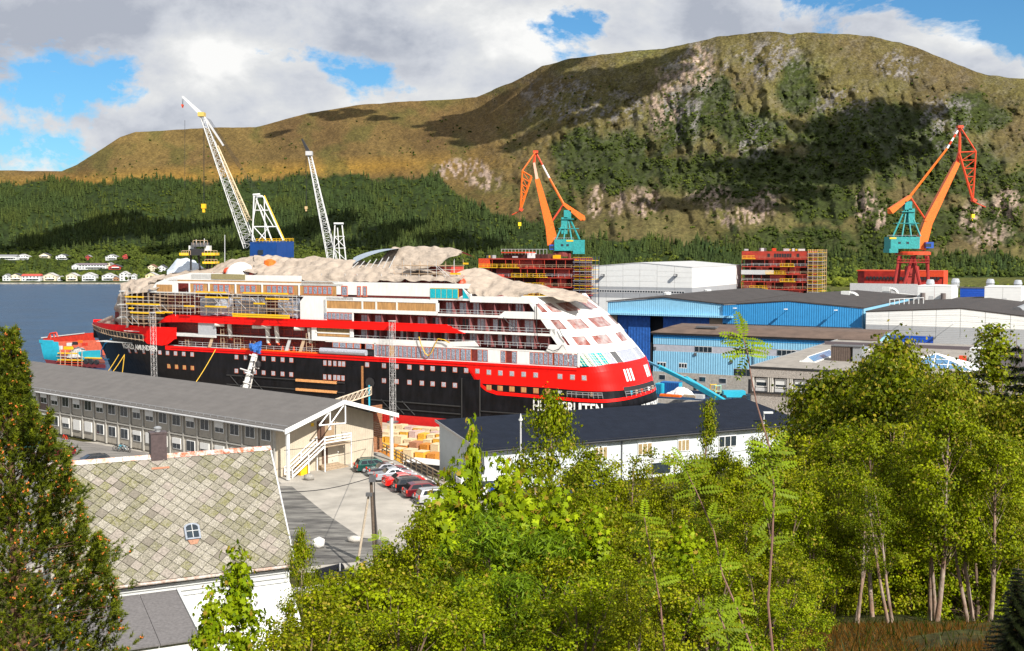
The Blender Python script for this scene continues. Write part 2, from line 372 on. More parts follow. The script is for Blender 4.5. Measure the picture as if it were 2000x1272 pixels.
def scatter(n,fn):
    """throw n points on the hillside (c, py) and keep those the mask wants"""
    c=RNG.uniform(-80,2080,n);y0=np.interp(c,*zip(*SHORE_Y));y1=np.interp(c,*zip(*RIDGE))
    py=y0+(y1-y0)*RNG.uniform(0,1,n)**1.15;keep=fn(c,py)>RNG.uniform(0,1,n)
    c=c[keep];py=py[keep];t=(np.interp(c,*zip(*SHORE_Y))-py)/(np.interp(c,*zip(*SHORE_Y))-np.interp(c,*zip(*RIDGE)))
    x,y,z,_=terr(c,t);return c,py,np.stack([x,y,z],-1)
HOUSES=[]
def clear_of_houses(c,py):
    k=np.ones_like(c)
    for hx,hy,w in HOUSES:k=np.where((np.abs(c-hx)<w*.62)&(py>hy-5)&(py<hy+9),0,k)
    k=np.where((c<320)&(py>549),0,k)
    return k
HL=[
 (10,507,44,1.3,'w','g','long low white house at the left picture edge, upper row on the hillside'),
 (43,508,26,1.6,'w','w2','white gabled house second from left in the upper row on the hillside'),
 (86,504,20,1.2,'c','b','small cream house with dark roof in the upper row, between white houses'),
 (121,507,24,1.5,'w','b','white house with small central dormer in the upper row on the hillside'),
 (172,508,10,1.5,'r','g','little dark red house with grey roof high above the shore'),
 (217,508,22,1.5,'w','g','pale grey-roofed house standing highest right of the little red house'),
 (244,506,10,1.2,'r','r','tiny bright red cabin highest on the wooded slope'),
 (148,526,16,1.3,'w','g','low white house with grey roof joined to left end of the long terrace'),
 (180,526,54,1.7,'w','p','long white terraced house with violet-grey roof above the shore row'),
 (214,524,12,1.5,'c','g','small pale house at right end of the long terrace'),
 (224,527,24,1.2,'r','b','low red house with dark roof right of the long terrace'),
 (296,530,15,1.8,'c','t','cream gabled house with brown roof below the dark wood by the tarpaulin'),
 (316,531,15,1.8,'w','b','white gabled house with black roof behind the ship tarpaulin'),
 (12,549,14,1.7,'w','g','small white house at left end of the shore row'),
 (30,549,24,1.8,'c','b','house with hipped dark roof, second in the shore row'),
 (60,549,36,1.8,'w','r','wide white house with red roof in the shore row'),
 (97,549,24,2.0,'c','w2','cream gabled house third of the shore row, right of the red roof'),
 (118,549,12,1.0,'w','w2','low white annexe between cream gabled houses on the shore'),
 (140,549,22,2.0,'c','w2','cream house with asymmetric gable in middle of the shore row'),
 (173,549,26,2.1,'w','w2','tall bluish white gabled house in the shore row'),
 (211,548,24,1.7,'w','w2','white gabled house with a brown shed on the shore'),
 (227,549,12,1.0,'t','g','low brown shed beside white gabled house on the shore'),
 (242,549,17,2.6,'w','w2','tallest narrow white three-storey house of the shore row'),
 (261,549,9,2.1,'w','w2','slim white gabled house right of the tallest shore house'),
 (295,547,22,1.8,'y','w2','pale yellow gabled house half behind the ship tarpaulin')]
HOUSES=[(h[0],h[1],h[2])for h in HL]
hm={'w':offwhite,'c':mat('cream_wall',(.68,.60,.44),.7),'r':mat('red_wall',(.42,.05,.04),.7),'t':mat('brown_wall',(.33,.17,.09),.7),'y':mat('yellow_wall',(.7,.6,.32),.7)}
rm={'g':mat('grey_roof',(.22,.22,.23),.8),'w2':mat('pale_roof',(.42,.41,.40),.8),'b':mat('black_roof',(.05,.05,.06),.8),'r':mat('red_roof',(.45,.07,.05),.8),'p':mat('violet_roof',(.16,.13,.15),.8),'t':mat('brown_roof',(.2,.1,.06),.8)}
def far_house(px,py,w,st,wc,rc,label):
    p=terr_pt(px,py);s=p.y/F;W=w*s;h=2.6*st+.4;dp=min(W,9.0);gable=w<30
    root=thing('house',label,'house',p,'houses on the far shore');x,y,z=p
    z-=.6;h+=.6
    b=MB();b.box((x,y+dp/2,z+h/2),(W,dp,h))
    rh=min(W*.3,2.6)
    if gable:b.prism([(x-W/2,y+.01,z+h),(x+W/2,y+.01,z+h),(x,y+.01,z+h+rh)],(0,dp-.02,0))
    b.build('wall',hm[wc],root)
    r=MB()
    if gable:
        for sg in(-1,1):r.prism([(x,y-.5,z+h+rh+.25),(x+sg*(W/2+.5),y-.5,z+h-.15),(x+sg*(W/2+.5),y-.5,z+h-.4),(x,y-.5,z+h+rh)],(0,dp+1,0))
    else:r.prism([(x-W/2-.4,y-.5,z+h),(x-W/2-.4,y+dp/2,z+h+rh*.8),(x-W/2-.4,y+dp+.5,z+h)],(W+.8,0,0))
    r.build('roof',rm[rc],root)
    n=max(2,int(W/3.2));first=None
    for fl in range(max(1,round(st))):
        for k in range(n):
            wx=x+(k+.5-n/2)*(W-1)/n;wz=z+2.0+fl*2.6
            if first is None:
                q=MB();q.box((wx,y-.05,wz),(1.5,.12,1.1));first=q.build('window',glass,root);f0=(wx,wz)
            else:again(first,root,(wx-f0[0],0,wz-f0[1]))
    if w>18 and wc!='t':
        q=MB();q.box((x+W*.1,y-1.0,z+2.9),(W*.6,1.9,.18));q.box((x+W*.1,y-1.9,z+3.4),(W*.6,.08,.9));q.build('balcony',white,root)
for h in HL:far_house(*h)

def cone_forest(name,pts,hs,tints,label,cat):
    n=len(pts);K=6;v=[];f=[]
    ang=np.arange(K)/K*2*math.pi
    rot=RNG.uniform(0,6.28,n);rad=hs*RNG.uniform(.16,.26,n)
    tiers=((.08,1.0,.55),(.30,.78,.80),(.55,.5,1.0))
    V=np.zeros((n,len(tiers)*(K+1),3));o=0;FA=[]
    for z0,rr,z1 in tiers:
        jit=RNG.uniform(.7,1.25,(n,K))
        V[:,o:o+K,0]=pts[:,0:1]+np.cos(rot[:,None]+ang)*rad[:,None]*rr*jit
        V[:,o:o+K,1]=pts[:,1:2]+np.sin(rot[:,None]+ang)*rad[:,None]*rr*jit
        V[:,o:o+K,2]=pts[:,2:3]+hs[:,None]*(z0+RNG.uniform(-.04,.04,(n,K)))
        V[:,o+K,0]=pts[:,0];V[:,o+K,1]=pts[:,1];V[:,o+K,2]=pts[:,2]+hs*z1
        FA+=[(o+k,o+(k+1)%K,o+K)for k in range(K)];o+=K+1
    FA=np.array(FA);faces=(FA[None]+(np.arange(n)*o)[:,None,None]).reshape(-1,3)
    tf=np.repeat(tints,len(FA),0)*RNG.uniform(.8,1.2,(n*len(FA),1))
    ob=npmesh(name,V.reshape(-1,3),faces,mat('conifer_leaf',(.03,.06,.02),.9,.3,.3,attr='tint',spec=.1),tf,kind='stuff');return tag(ob,label,cat)
ICO=None
def bush_forest(name,pts,rs,tints,label,cat,flat=.85):
    global ICO
    if ICO is None:
        t=(1+5**.5)/2;iv=np.array([(-1,t,0),(1,t,0),(-1,-t,0),(1,-t,0),(0,-1,t),(0,1,t),(0,-1,-t),(0,1,-t),(t,0,-1),(t,0,1),(-t,0,-1),(-t,0,1)],float)
        iv/=np.linalg.norm(iv[0]);fa=np.array([(0,11,5),(0,5,1),(0,1,7),(0,7,10),(0,10,11),(1,5,9),(5,11,4),(11,10,2),(10,7,6),(7,1,8),(3,9,4),(3,4,2),(3,2,6),(3,6,8),(3,8,9),(4,9,5),(2,4,11),(6,2,10),(8,6,7),(9,8,1)])
        ICO=(iv,fa)
    iv,fa=ICO;n=len(pts);K=3
    P_=np.repeat(pts,K,0)+np.hstack([RNG.normal(0,.42,(n*K,2)),RNG.uniform(.2,1.1,(n*K,1))])*np.repeat(rs,K)[:,None]
    R_=np.repeat(rs,K)*RNG.uniform(.55,.85,n*K)
    a=RNG.uniform(0,6.28,n*K);ca,sa=np.cos(a),np.sin(a);J=RNG.uniform(.72,1.25,(n*K,12,1))
    X=iv[None]*J;V=np.stack([X[...,0]*ca[:,None]-X[...,1]*sa[:,None],X[...,0]*sa[:,None]+X[...,1]*ca[:,None],X[...,2]*flat],-1)*R_[:,None,None]+P_[:,None,:]
    faces=(fa[None]+(np.arange(n*K)*12)[:,None,None]).reshape(-1,3)
    tf=np.repeat(np.repeat(tints,K,0),20,0)*RNG.uniform(.7,1.3,(n*K*20,1))
    ob=npmesh(name,V.reshape(-1,3),faces,mat('broadleaf_far',(.05,.07,.02),.9,.35,.5,.9,1.2,attr='tint',spec=.1),tf,kind='stuff');return tag(ob,label,cat)
def build_forest():
    def fm(c,py):
        co,de,sc,ro=masks(c,py);low=np.clip((py-478+10*(fbm(c*.02,py*0,3,4)-.5))/18,0,1)*np.clip((900-c)/150,.0,1)
        gapg=np.clip((fbm(c*.014,py*.04,4,55)-.40)*8,.12,1)
        right=np.where(c>1500,.35,1)
        return co*(1-.95*low)*gapg*right*clear_of_houses(c,py)
    c,py,p=scatter(52000,fm);h=RNG.uniform(5.5,14,len(c))*(.75+.5*fbm(c*.05,py*.1,3,44))*np.interp(c,[0,900,1200],[1,1,.85])
    mix=fbm(c*.02,py*.03,4,66)[:,None]
    t=np.array([[.013,.025,.009]])*(1-mix)*1.6+np.array([[.048,.058,.010]])*mix
    t=t*RNG.uniform(.65,1.35,(len(c),1))
    cone_forest('conifer_forest',p,h,t,'dark conifer plantation covering the lower hillside below the moor','forest')
    def fd(c,py):
        co,de,sc,ro=masks(c,py);low=np.clip((py-478)/18,0,1)*np.clip((900-c)/150,0,1)
        a=np.maximum(np.maximum(de*.55,co*.22*np.clip((c-100)/200,.3,1))*(1-.8*sc)*np.clip((fbm(c*.03,py*.05,4,21)-.38)*8,.05,1),low)
        bt=np.clip((py-505)/20,0,1)*np.clip((c-1000)/300,0,1)*np.clip((fbm(c*.02,py*.06,3,8)-.4)*8,0.1,1)
        sp=.045*np.clip((py-np.interp(c,*zip(*RIDGE))-12)/30,0,1)*(fbm(c*.03,py*.05,4,27)>.5)
        return np.maximum(np.maximum(a,sp),bt)*clear_of_houses(c,py)
    c,py,p=scatter(56000,fd);r=RNG.uniform(1.2,3.3,len(c))*np.where(py>480,1.15,.95)
    mix=np.clip(fbm(c*.03,py*.05,4,76)*1.6-.3,0,1)[:,None]
    t=np.array([[.022,.036,.007]])*(1-mix)+np.array([[.070,.088,.012]])*mix
    t=np.where(((py>525)&(c>1500))[:,None],t*1.35,t)*RNG.uniform(.7,1.3,(len(c),1))
    bush_forest('hillside_bushes',p,r,t,'birch scrub and broadleaved trees scattered over mountain side and far shore','woodland')

    n=2600;xx=RNG.uniform(-60,620,n);yy=RNG.uniform(620,1040,n);keep=(fbm(xx*.012,yy*.012,4,5)>.44)&(yy>640+np.clip(250-xx,0,200));xx,yy=xx[keep],yy[keep];n=len(xx)
    cc=1000+F*xx/yy;keep=(cc>880);xx,yy=xx[keep],yy[keep];n=len(xx)
    zz=1.7+5*((yy-560)/480)**1.5;mix=RNG.uniform(0,1,(n,1))
    bush_forest('field_woodland',np.stack([xx,yy,zz],-1),RNG.uniform(2.2,4.6,n),np.array([[.03,.05,.008]])*(1-mix)+np.array([[.13,.15,.015]])*mix,'green and yellowish bushes on the flat land behind the halls','woodland')
build_forest()

# ---- water, quay, near ground
def sheet(name,pts,m,kind='structure',th=None):
    b=MB();b.face(pts);return b.build(name,m,kind=kind)
wm=mat('sea_water',(.008,.045,.105),.34,.25,.02,1.0,.5,aniso=(.5,1.2,1),spec=.3)
sheet('water',[(-1600,-60,0),(900,-60,0),(900,1300,0),(-1600,1300,0)],wm)
quaym=mat('quay_concrete',(.40,.33,.25),.9,.25,.12,.3,3)
b=MB()
qa=G(1262,800,1.6)
SHIP=Wall(P(1160,718,207),(-SX[0],-SX[1]))
def Q(s,t,z):return SHIP.at(s,t,z)
b.prism([Q(150,2.0,1.55),Q(-30,2.0,1.55),Q(-30,-60,1.55),Q(-20,-380,1.55),Q(-520,-380,1.55),Q(-520,140,1.55),Q(60,70,1.55),Q(150,60,1.55)],(0,0,-5))
b.build('quay',quaym,kind='structure')
def hz(x,y):
    x=np.asarray(x,float);y=np.asarray(y,float)
    L_=np.interp(y,[-60,0,10,24,45,60,78,90,152,178,200],[36,33.6,31,25,16.5,13.6,11.3,10.55,10.55,10.5,10.5])
    R_=np.interp(y,[-60,0,10,24,50,75,95,110,160],[36,34.0,32,28,19.5,13,10.8,10.2,10.2])
    w=np.clip((x+4)/12,0,1);w=w*w*(3-2*w);ye=np.interp(x,[-90,-60,-16.5,-10,-7,45,60],[186,175,142.3,128,133,160,165])
    z=L_*(1-w)+R_*w;k=np.clip((y-ye)/1.6,0,1);return z*(1-k)+np.minimum(z,1.3)*k
def build_hill():
    xs=np.linspace(-130,190,300);ys=np.linspace(-60,200,300);X,Y=np.meshgrid(xs,ys);Z=hz(X,Y)
    lot=(Y>84).astype(float)
    n=fbm(X*.35,Y*.35,5,2);Z=Z+(n-.5)*1.1*np.clip((84-Y)/20,0,1)
    a=fbm(X*.5,Y*.5,4,12)[...,None];c=np.array([.07,.055,.025])*(1-a)+np.array([.12,.13,.03])*a
    c=c*.6*(.6+.8*fbm(X*2,Y*2,3,14)[...,None])
    nr,nc=X.shape;idx=np.arange(nr*nc).reshape(nr,nc);fa=np.stack([idx[:-1,:-1],idx[:-1,1:],idx[1:,1:],idx[1:,:-1]],-1).reshape(-1,4)
    npmesh('hillside',np.stack([X,Y,Z],-1).reshape(-1,3),fa,mat('undergrowth_soil',(.1,.1,.04),.95,.4,1.2,.8,5,attr='tint',spec=.1),c.reshape(-1,3),kind='structure',smooth=True)
build_hill()
# parking lot: pale gravel with a darker patch of old asphalt
ZL=10.62
pk=[G(545,948,ZL),G(1000,1010,ZL),G(900,1120,ZL),(-9,86.5,ZL),(-34,86.5,ZL),(-60,100,ZL),(-85,150,ZL),(-62,152,ZL),G(560,900,ZL),G(735,885,ZL),G(850,940,ZL)]
pk=[(-95,84,ZL),(6,84,ZL),(6,110,ZL),(-9.8,127.8,ZL),(-16.3,142,ZL),(-30,150,ZL),(-95,150,ZL)]
sheet('parking_lot',pk,mat('gravel_lot',(.37,.34,.295),.95,.2,.16,.35,9))
aspm=mat('old_asphalt',(.07,.065,.06),.8,.4,.45,.4,5,aniso=(.4,1.8,1),col2=(.20,.19,.17))
pa=[G(556,950,ZL+.02),G(570,950,ZL+.02),G(605,978,ZL+.02),G(640,1006,ZL+.02),G(690,1040,ZL+.02),G(705,1050,ZL+.02),G(760,1056,ZL+.02),G(775,1080,ZL+.02),G(690,1098,ZL+.02),G(560,1110,ZL+.02),G(400,1120,ZL+.02),G(400,950,ZL+.02)]
sheet('asphalt_patch',pa,aspm)
# left part in front of the barracks: grey worn asphalt
sheet('barracks_yard',[(-95,84.5,ZL+.012),(-40,84.5,ZL+.012),G(400,950,ZL+.012)+Vector((0,0,0)),G(550,945,ZL+.012),G(530,925,ZL+.012),G(290,885,ZL+.012),G(30,840,ZL+.012),(-95,150,ZL+.012)],mat('worn_asphalt',(.20,.185,.17),.9,.3,.3,.3,6,aniso=(.4,1.4,1)))
p0=G(560,1165,11.6);p1=G(720,1138,11.4)
b=MB();b.prism([p0,G(560,1150,11.6),p1+Vector((0,1.2,0)),p1],(0,0,-.4));b.build('path',mat('path_concrete',(.42,.40,.37),.9,.15,1),kind='structure')

# ---- clouds high over the valley, whose shadows lie on the mountain
def cloud_for(patch,alt=1150,name='cloud',ky=1.0):
    """patch: (px, py, radius px) spots of shaded hillside; the cloud hangs on the sun's side of them"""
    vs_,fs_=[],[]
    iv,fa=ICO
    mid=None
    for px,py,r in patch:
        p=terr_pt(px,py);k=(alt-p.z)/SUN.z;c0=np.array(p+SUN*k);R=r*p.y/F*(1.2 if ky==1 else 1)
        m=11
        for _ in range(m):
            o=RNG.normal(0,.5,3)*R;o[2]=RNG.uniform(-.1,.25)*R;rr=R*RNG.uniform(.45,.85)
            J=RNG.uniform(.85,1.15,(12,1));v=iv*J

            ed={};V=list(v);FF=[]
            for a,b_,c_ in fa:
                mids=[]
                for i,j in((a,b_),(b_,c_),(c_,a)):
                    key=(min(i,j),max(i,j))
                    if key not in ed:
                        q=V[i]+V[j];q=q/np.linalg.norm(q)*RNG.uniform(.92,1.12);ed[key]=len(V);V.append(q)
                    mids.append(ed[key])
                FF+=[(a,mids[0],mids[2]),(b_,mids[1],mids[0]),(c_,mids[2],mids[1]),tuple(mids)]
            V=np.array(V)*rr*np.array([1+.4*(ky-1),ky,.6])+c0+o*np.array([1,ky,1])
            base=sum(len(q)for q in vs_);vs_.append(V);fs_.append(np.array(FF)+base)
    npmesh(name,np.vstack(vs_),np.vstack(fs_),mat('cloud_vapour',(.85,.86,.88),1.0,spec=0),kind='structure',smooth=True)
cloud_for([(1800,225,42),(1740,225,52),(1680,240,58),(1640,290,66),(1600,250,40),(1580,310,66),(1690,280,50),(1560,380,50),(1530,350,60),(1480,330,50),(1430,375,55),(1370,395,48),(1500,400,50),(1310,400,40),(1620,350,48),(1700,310,50),(1780,290,36)])
cloud_for([(905,235,40),(960,235,52),(1030,215,58),(1100,190,60),(1170,175,60),(1230,155,50),(1290,125,36),(900,255,36),(1060,255,34),(1160,225,36),(850,245,22)])
cloud_for([(690,222,26),(640,222,20),(740,230,18),(545,262,16)])
cloud_for([(180,445,36),(250,450,40),(320,455,36),(380,450,26),(110,475,30),(40,490,30)],ky=3.2)
cloud_for([(480,480,34),(560,470,36),(640,440,36),(760,450,36),(860,470,36),(940,480,36),(330,490,32),(700,480,36)],ky=2.6)
# ================================================================ THE SHIP
def build_ship():
    root=thing('cruise_ship','large black, red and white cruise ship under construction, wrapped in tarpaulins and scaffolding','ship',Q(60,-11.8,0))
    n3=Vector((*SHIP.n,0));Fd=Vector((*SHIP.d,0));B2=11.8;p_=2.6
    def SPx(px,py,t=0):return SHIP.hit(px,py,t)
    def sx(px,py=690):return SHIP.hit(px,py)[0]

    def e_of(z):return float(np.interp(z,[2,8,15,19,22.4,25,26.5],[6.3,5.8,3.2,-.6,-3.8,-8.7,-11]))
    def s1_of(z):return 3+.8*max(0,z-14)
    def bowt(s,z):
        smax=float(np.interp(z,[0,3,8,14,18.5],[133,133.5,136,139.5,141.5]));s0=float(np.interp(z,[0,8,15,18.5],[82,92,104,108]))
        if s<=s0:return B2
        k=min(1,(s-s0)/(smax-s0));e=float(np.interp(z,[0,8,15],[1.7,2.0,2.5]))
        return B2*(1-k**e)
    def OP(q,z,out=0.0,side=1):
        s1=s1_of(z)
        if q>=s1:
            hb=bowt(q,z)+out;t=-B2+side*hb;return Q(q,t,z)
        u=(s1-q)/30;ph=math.pi*u;c_,s_=math.cos(ph),abs(math.sin(ph))
        e=e_of(z);t=-B2+(B2+out)*math.copysign(abs(c_)**(2/p_),c_);s=s1-(s1+e+out)*s_**(2/p_)
        return Q(s,-B2+side*(t+B2),z)
    def patch(mb,q0,q1,zlo,zhi,out=.05,nq=24,nz=2,m=0):
        rows=[]
        for j in range(nz+1):
            row=[]
            for i in range(nq+1):
                q=q0+(q1-q0)*i/nq;a=zlo(q)if callable(zlo)else zlo;b=zhi(q)if callable(zhi)else zhi
                row.append(OP(q,a+(b-a)*j/nz,out))
            rows.append(row)
        mb.grid(rows,m)
    def interp(tab):
        xs=[a for a,b in tab];ys=[b for a,b in tab];return lambda q:float(np.interp(q,xs,ys))

    def sheer(q):return 14.25+(0 if q<99 else min(1,(q-99)/3)*0.15)
    hull=MB();rows=[]
    for z in(-1.5,0,1.5,2.95,4.5,6,7.5,9,10,11,12,13,14.2):
        port=[OP(q,z)for q in[3+s1_of(z)-3-30+30*i/22 for i in range(23)]]
        smax=float(np.interp(z,[0,3,8,14,18.5],[133,133.5,136,139.5,141.5]))
        side=[Q(s,-B2+bowt(s,z),z)for s in list(np.linspace(8,92,10))+list(np.linspace(95,smax,60))]
        far=[Q(s,-B2-bowt(s,z),z)for s in list(np.linspace(smax,95,60))[1:]+list(np.linspace(92,8,10))]
        rows.append(port+side+far)
    hull.grid(rows,0,close=True);hull.face(rows[-1])
    hull.build('hull',black,root,smooth=False)
    bt=MB();patch(bt,-12,128,-1.2,2.95,.04,60,2);bt.build('boot_top',mat('antifouling_red',(.62,.012,.008),.6,.12,.5),root)

    rs=MB();patch(rs,3,105,lambda q:13.35,lambda q:14.3,.12,50);patch(rs,3,103,13.95,14.25,.35,40)
    rs.build('sheer_stripe',red,root)
    b=MB()
    def bow_lo(q):return float(np.interp(q,[102,104,106,111,111.8,126,141],[15.9,14.6,14.2,14.4,15.35,15.95,16.9]))
    def bow_hi(q):return float(np.interp(q,[100,103,120,134,139,141],[18.4,18.4,18.4,18.3,18.0,17.6]))
    patch(b,101.5,141.2,lambda q:max(bow_lo(q),0),bow_hi,.05,60,3)
    bk=MB();patch(bk,107,141,13.9,lambda q:bow_lo(q)+.1,.02,40,2);bk.build('bow_plating',black,root)
    b.prism([Q(101.6,.1,18.4),Q(105.6,.1,14.5),Q(105.6,.1,18.4)],tuple(n3*-.3))
    b.grid([[Q(s,-B2-bowt(s,18.4),z)for s in np.linspace(104,141.2,20)]for z in(14.2,18.4)])
    b.build('bow_bulwark',red,root)
    slot=MB();patch(slot,111.5,137.5,lambda q:float(np.interp(q,[111.5,114,126,137.5],[15.5,15.3,15.9,16.5])),lambda q:float(np.interp(q,[111.5,113,126,137.5],[16.2,16.7,17.0,17.5])),.09,24)
    so_=slot.build('mooring_opening_shade_patch',blk,root)  # flat dark patch on the plating, painted shade of the opening
    rl=MB()
    for i in range(20):
        q=111.5+i*1.4;z=float(np.interp(q,[111.5,126,137.5],[15.2,15.8,16.4]));rl.tube(OP(q,z-.3,.5),OP(q,z+1.3,.5),.05,4)
        if i:rl.tube(OP(q,z,.5),OP(q-1.4,float(np.interp(q-1.4,[111.5,126,137.5],[15.2,15.8,16.4])),.5),.1,4);rl.tube(OP(q,z+1.2,.5),OP(q-1.4,z+1.15,.5),.05,4)
    rl.build('mooring_deck_rail',tan,root)
    bs=MB();path=[(219,662),(206,671),(199,684),(200,696),(206,704),(214,702)]
    def inv(px,py,lo=100,hi=141):
        best=None
        for q in np.linspace(lo,hi,160):
            for z in np.linspace(8,18,60):
                w=proj(OP(q,z));d=(w[0]-px)**2+(w[1]-py)**2
                if best is None or d<best[0]:best=(d,q,z)
        return best[1:]
    qs=[inv(*q)for q in path];bs.path([OP(q,z,.12)for q,z in qs],.17,5);bs.build('bulb_mark',mat('sky_blue_paint',(.02,.3,.6),.5),root)
    b=MB();ql,qr=-26,26.8
    zt=interp([(-30,15.2),(-4,15.0),(3,14.3),(27,14.3)])
    def zb(q):return float(np.interp(q,[-30,-8,3,8,23,24.5,26.8],[11.1,10.2,10.15,10.3,10.3,10.3,13.6]))
    patch(b,ql,qr,zb,zt,.06,70,4)
    def z1(q):return float(np.interp(q,[-30,-10,-2,3,12,20,22.5,24.4,26.8],[9.2,8.6,8.15,8.1,8.25,8.3,8.9,10.3,13.4]))
    def z2(q):return float(np.interp(q,[-30,-10,-2,3,12,20,22.5,24.4,26.8],[9.8,9.1,8.7,8.7,8.85,9.0,9.7,10.9,13.9]))
    patch(b,ql,qr,z1,z2,.06,70,1);b.build('stern_quarter',red,root)
    b=MB();patch(b,3.6,23.5,lambda q:z2(q)-.02,lambda q:zb(q)+.02,.03,30);b.build('stern_window_band',black,root)
    b=MB();patch(b,-1.2,5.2,8.95,10.0,.08,6);patch(b,-15.5,-6.5,lambda q:9.15,lambda q:10.7,.08,10);b.build('mooring_recess_shade_patch',blk,root)  # flat dark patches, the shade inside the recesses painted on the hull
    for q0,q1 in((-1.2,5.2),(-15.5,-6.5)):
        b=MB();b.path([OP(q,9.5,.35)for q in np.linspace(q0,q1,10)],.06,4);b.path([OP(q,9.9,.35)for q in np.linspace(q0,q1,10)],.04,4)
        for q in np.linspace(q0,q1,8):b.tube(OP(q,8.9,.3),OP(q,9.95,.35),.05,4)
        b.build('mooring_rail',steel,root)
    for q,cm in((-14,tan),(-12.5,white),(-11,orangered),(-9.5,tan),(-8,cyan),(1,tan),(3.5,dgrey)):
        b=MB();b.lathe(tuple(OP(q,9.2,.0)),[(.2,0),(.35,.1),(.2,.3),(.2,.5),(.4,.6),(.1,.75)],8);b.build('mooring_winch',cm,root)

    for q in(-8.2,-9.1,-10.0,-13.8,-14.6,-15.4):
        b=MB();patch(b,q-.27,q+.27,lambda k:11.6,lambda k:13.8,.1,1,2);b.build('name_bar',white,root)

    def text(body,size,q,z,out,stretch=1.0,nm='lettering',curved=True):
        cu=bpy.data.curves.new(nm,'FONT');cu.body=body;cu.size=size;cu.extrude=.02;cu.resolution_u=3;cu.offset=.05
        o=bpy.data.objects.new(nm,cu);scene.collection.objects.link(o);bpy.context.view_layer.update()
        me=bpy.data.meshes.new_from_object(o);bpy.data.objects.remove(o)
        off=WL[root.name]
        for v in me.vertices:
            qq=q-v.co.x*stretch;w=OP(qq,z+v.co.y,out)+n3*v.co.z-off;v.co=w
        me.materials.clear();me.materials.append(white);return link(nm,me,root)
    qa_,za_=inv(243,681);qb_=inv(301,685)[0];text('ROALD AMUNDSEN',1.65,qa_,za_+.15,.2,(qa_-qb_)/13.5)
    text('HURTIGRUTEN',2.9,12.4,5.85,.1,.68)
    text('HURTIGRUTEN',1.05,-10.2,6.35,.1,1.0)

    fr=MB();fr.box((0,0,0),(1.0,.14,1.0));me_f=None
    def windows(pxs,z,mats_,w=.95,h=.95,name='window'):
        fm,pm=mats_;first={}
        for px in pxs:
            q=sx(px,690 if z>11 else 730)
            if q<108 and q>s1_of(z):
                key=(fm.name,pm.name,w)
                if key not in first:
                    b=MB();c_=OP(q,z,.05);b.box(c_,(w,.1,h),x=Fd,y=n3);f=b.build(name,fm,root)
                    g=MB();g.box(OP(q,z,.11)+Fd*-.05+Vector((0,0,.05)),(w*.86,.06,h*.86),x=Fd,y=n3);gp=g.build('pane',pm,f);first[key]=(q,f,gp)
                    first['c']=c_
                else:
                    q0,f,gp=first[key];f2=again(f,root,OP(q,z,.05)-OP(q0,z,.05));g2=again(gp,f2,(0,0,0));g2.location=gp.location
            else:
                b=MB();patch(b,q-w*.5,q+w*.5,z-h/2,z+h/2,.08,1,1);f=b.build(name,fm,root)
                g=MB();patch(g,q-w*.4,q+w*.42,z-h*.38,z+h*.45,.12,1,1);g.build('pane',pm,f)
    up=[311,327,343,359,375.5,462,480,498,515,534,552,569,717,750,774.5,799.6,824,845,866.6,888.6,910.6,932.6]
    of=(orangeframe,foil);ob=(orangeframe,plywood)
    fw=mat('wrapped_window',(.38,.40,.46),.3,.35,2.5,.5,4,spec=.7);of=(orangeframe,fw)
    windows(up,12.6,of);
    for px_,py_ in((252.6,685.5),(266,686),(281,687),(295.6,688)):
        q_,z_=inv(px_,py_-1);b=MB();patch(b,q_-.5,q_+.5,z_-.62,z_+.38,.08,1,1);f=b.build('window',orangeframe,root);b=MB();patch(b,q_-.4,q_+.4,z_-.45,z_+.34,.12,1,1);b.build('pane',fw,f)
    windows([955,977.5,1000,1023,1046.5,1094,1118.5,1139],12.5,of,1.0,1.0)
    windows([634.5,644,654,663.5,671],12.45,of,.78,1.1)
    windows([462,480,498,515,534,552,569,750,774.5,799.6,824,845,866.6,888.6],9.6,of)
    windows([634.5,644,654,661.5,670],9.55,of,.78,1.1)
    windows([327,343.6,360,376],9.6,ob,.9,.95);windows([955,977,1000,1023,1047,1070],9.6,ob,1.1,1.0);windows([1094],9.6,(dgrey,lgrey),.9,.6)

    def sbox(name,s0,s1,z0,z1,t0,t1,m,parent=root,label=None):
        b=MB();b.hexa([Q(s0,t0,z0),Q(s1,t0,z0),Q(s1,t1,z0),Q(s0,t1,z0),Q(s0,t0,z1),Q(s1,t0,z1),Q(s1,t1,z1),Q(s0,t1,z1)]);return b.build(name,m,parent,label=label)
    d1=sbox('shell_door',51.3,55.0,3.4,12.3,0,.12,black);sbox('door_jamb',50.9,51.25,3.4,12.3,0,.28,mat('rusty_steel',(.35,.15,.05),.8,.4,2),d1)
    d2=sbox('shell_door',23.8,27.6,3.2,11.0,0,.12,black);sbox('door_jamb',27.6,27.8,3.2,11.1,0,.25,mat('rail_black',(.03,.03,.03),.5),d2);sbox('door_jamb',23.6,23.8,3.2,11.1,0,.25,MATS['rail_black'],d2)
    b=MB()
    for z in(8.6,6.6):
        for s0,s1 in((55.5,87),(28,50)):
            if z==8.6 and s0==28:zz=5.6
            elif s0==28:zz=4.1
            else:zz=z
            b.tube(Q(s0,.16,zz),Q(s1,.16,zz),.13,5)
    b.tube(Q(0,.1,5.2),Q(23.5,.16,5.0),.12,5);b.tube(Q(0,.1,3.6),Q(23.5,.16,3.4),.12,5)
    b.build('rubbing_rail',MATS['rail_black'],root)
    for s in(46.5,44,41.5,80,83,86):
        b=MB();b.tube(Q(s,.15,5.8 if s<60 else 8.5),Q(s-3,.15,3.2 if s<60 else 5.9),.1,5);b.build('fender_bar',MATS['rail_black'],root)
    for z in(8.55,6.6):sbox('primed_rail',57.5,68.0,z-.25,z+.25,0,.35,mat('primed_rail',(.7,.33,.12),.6,.3,1.5))
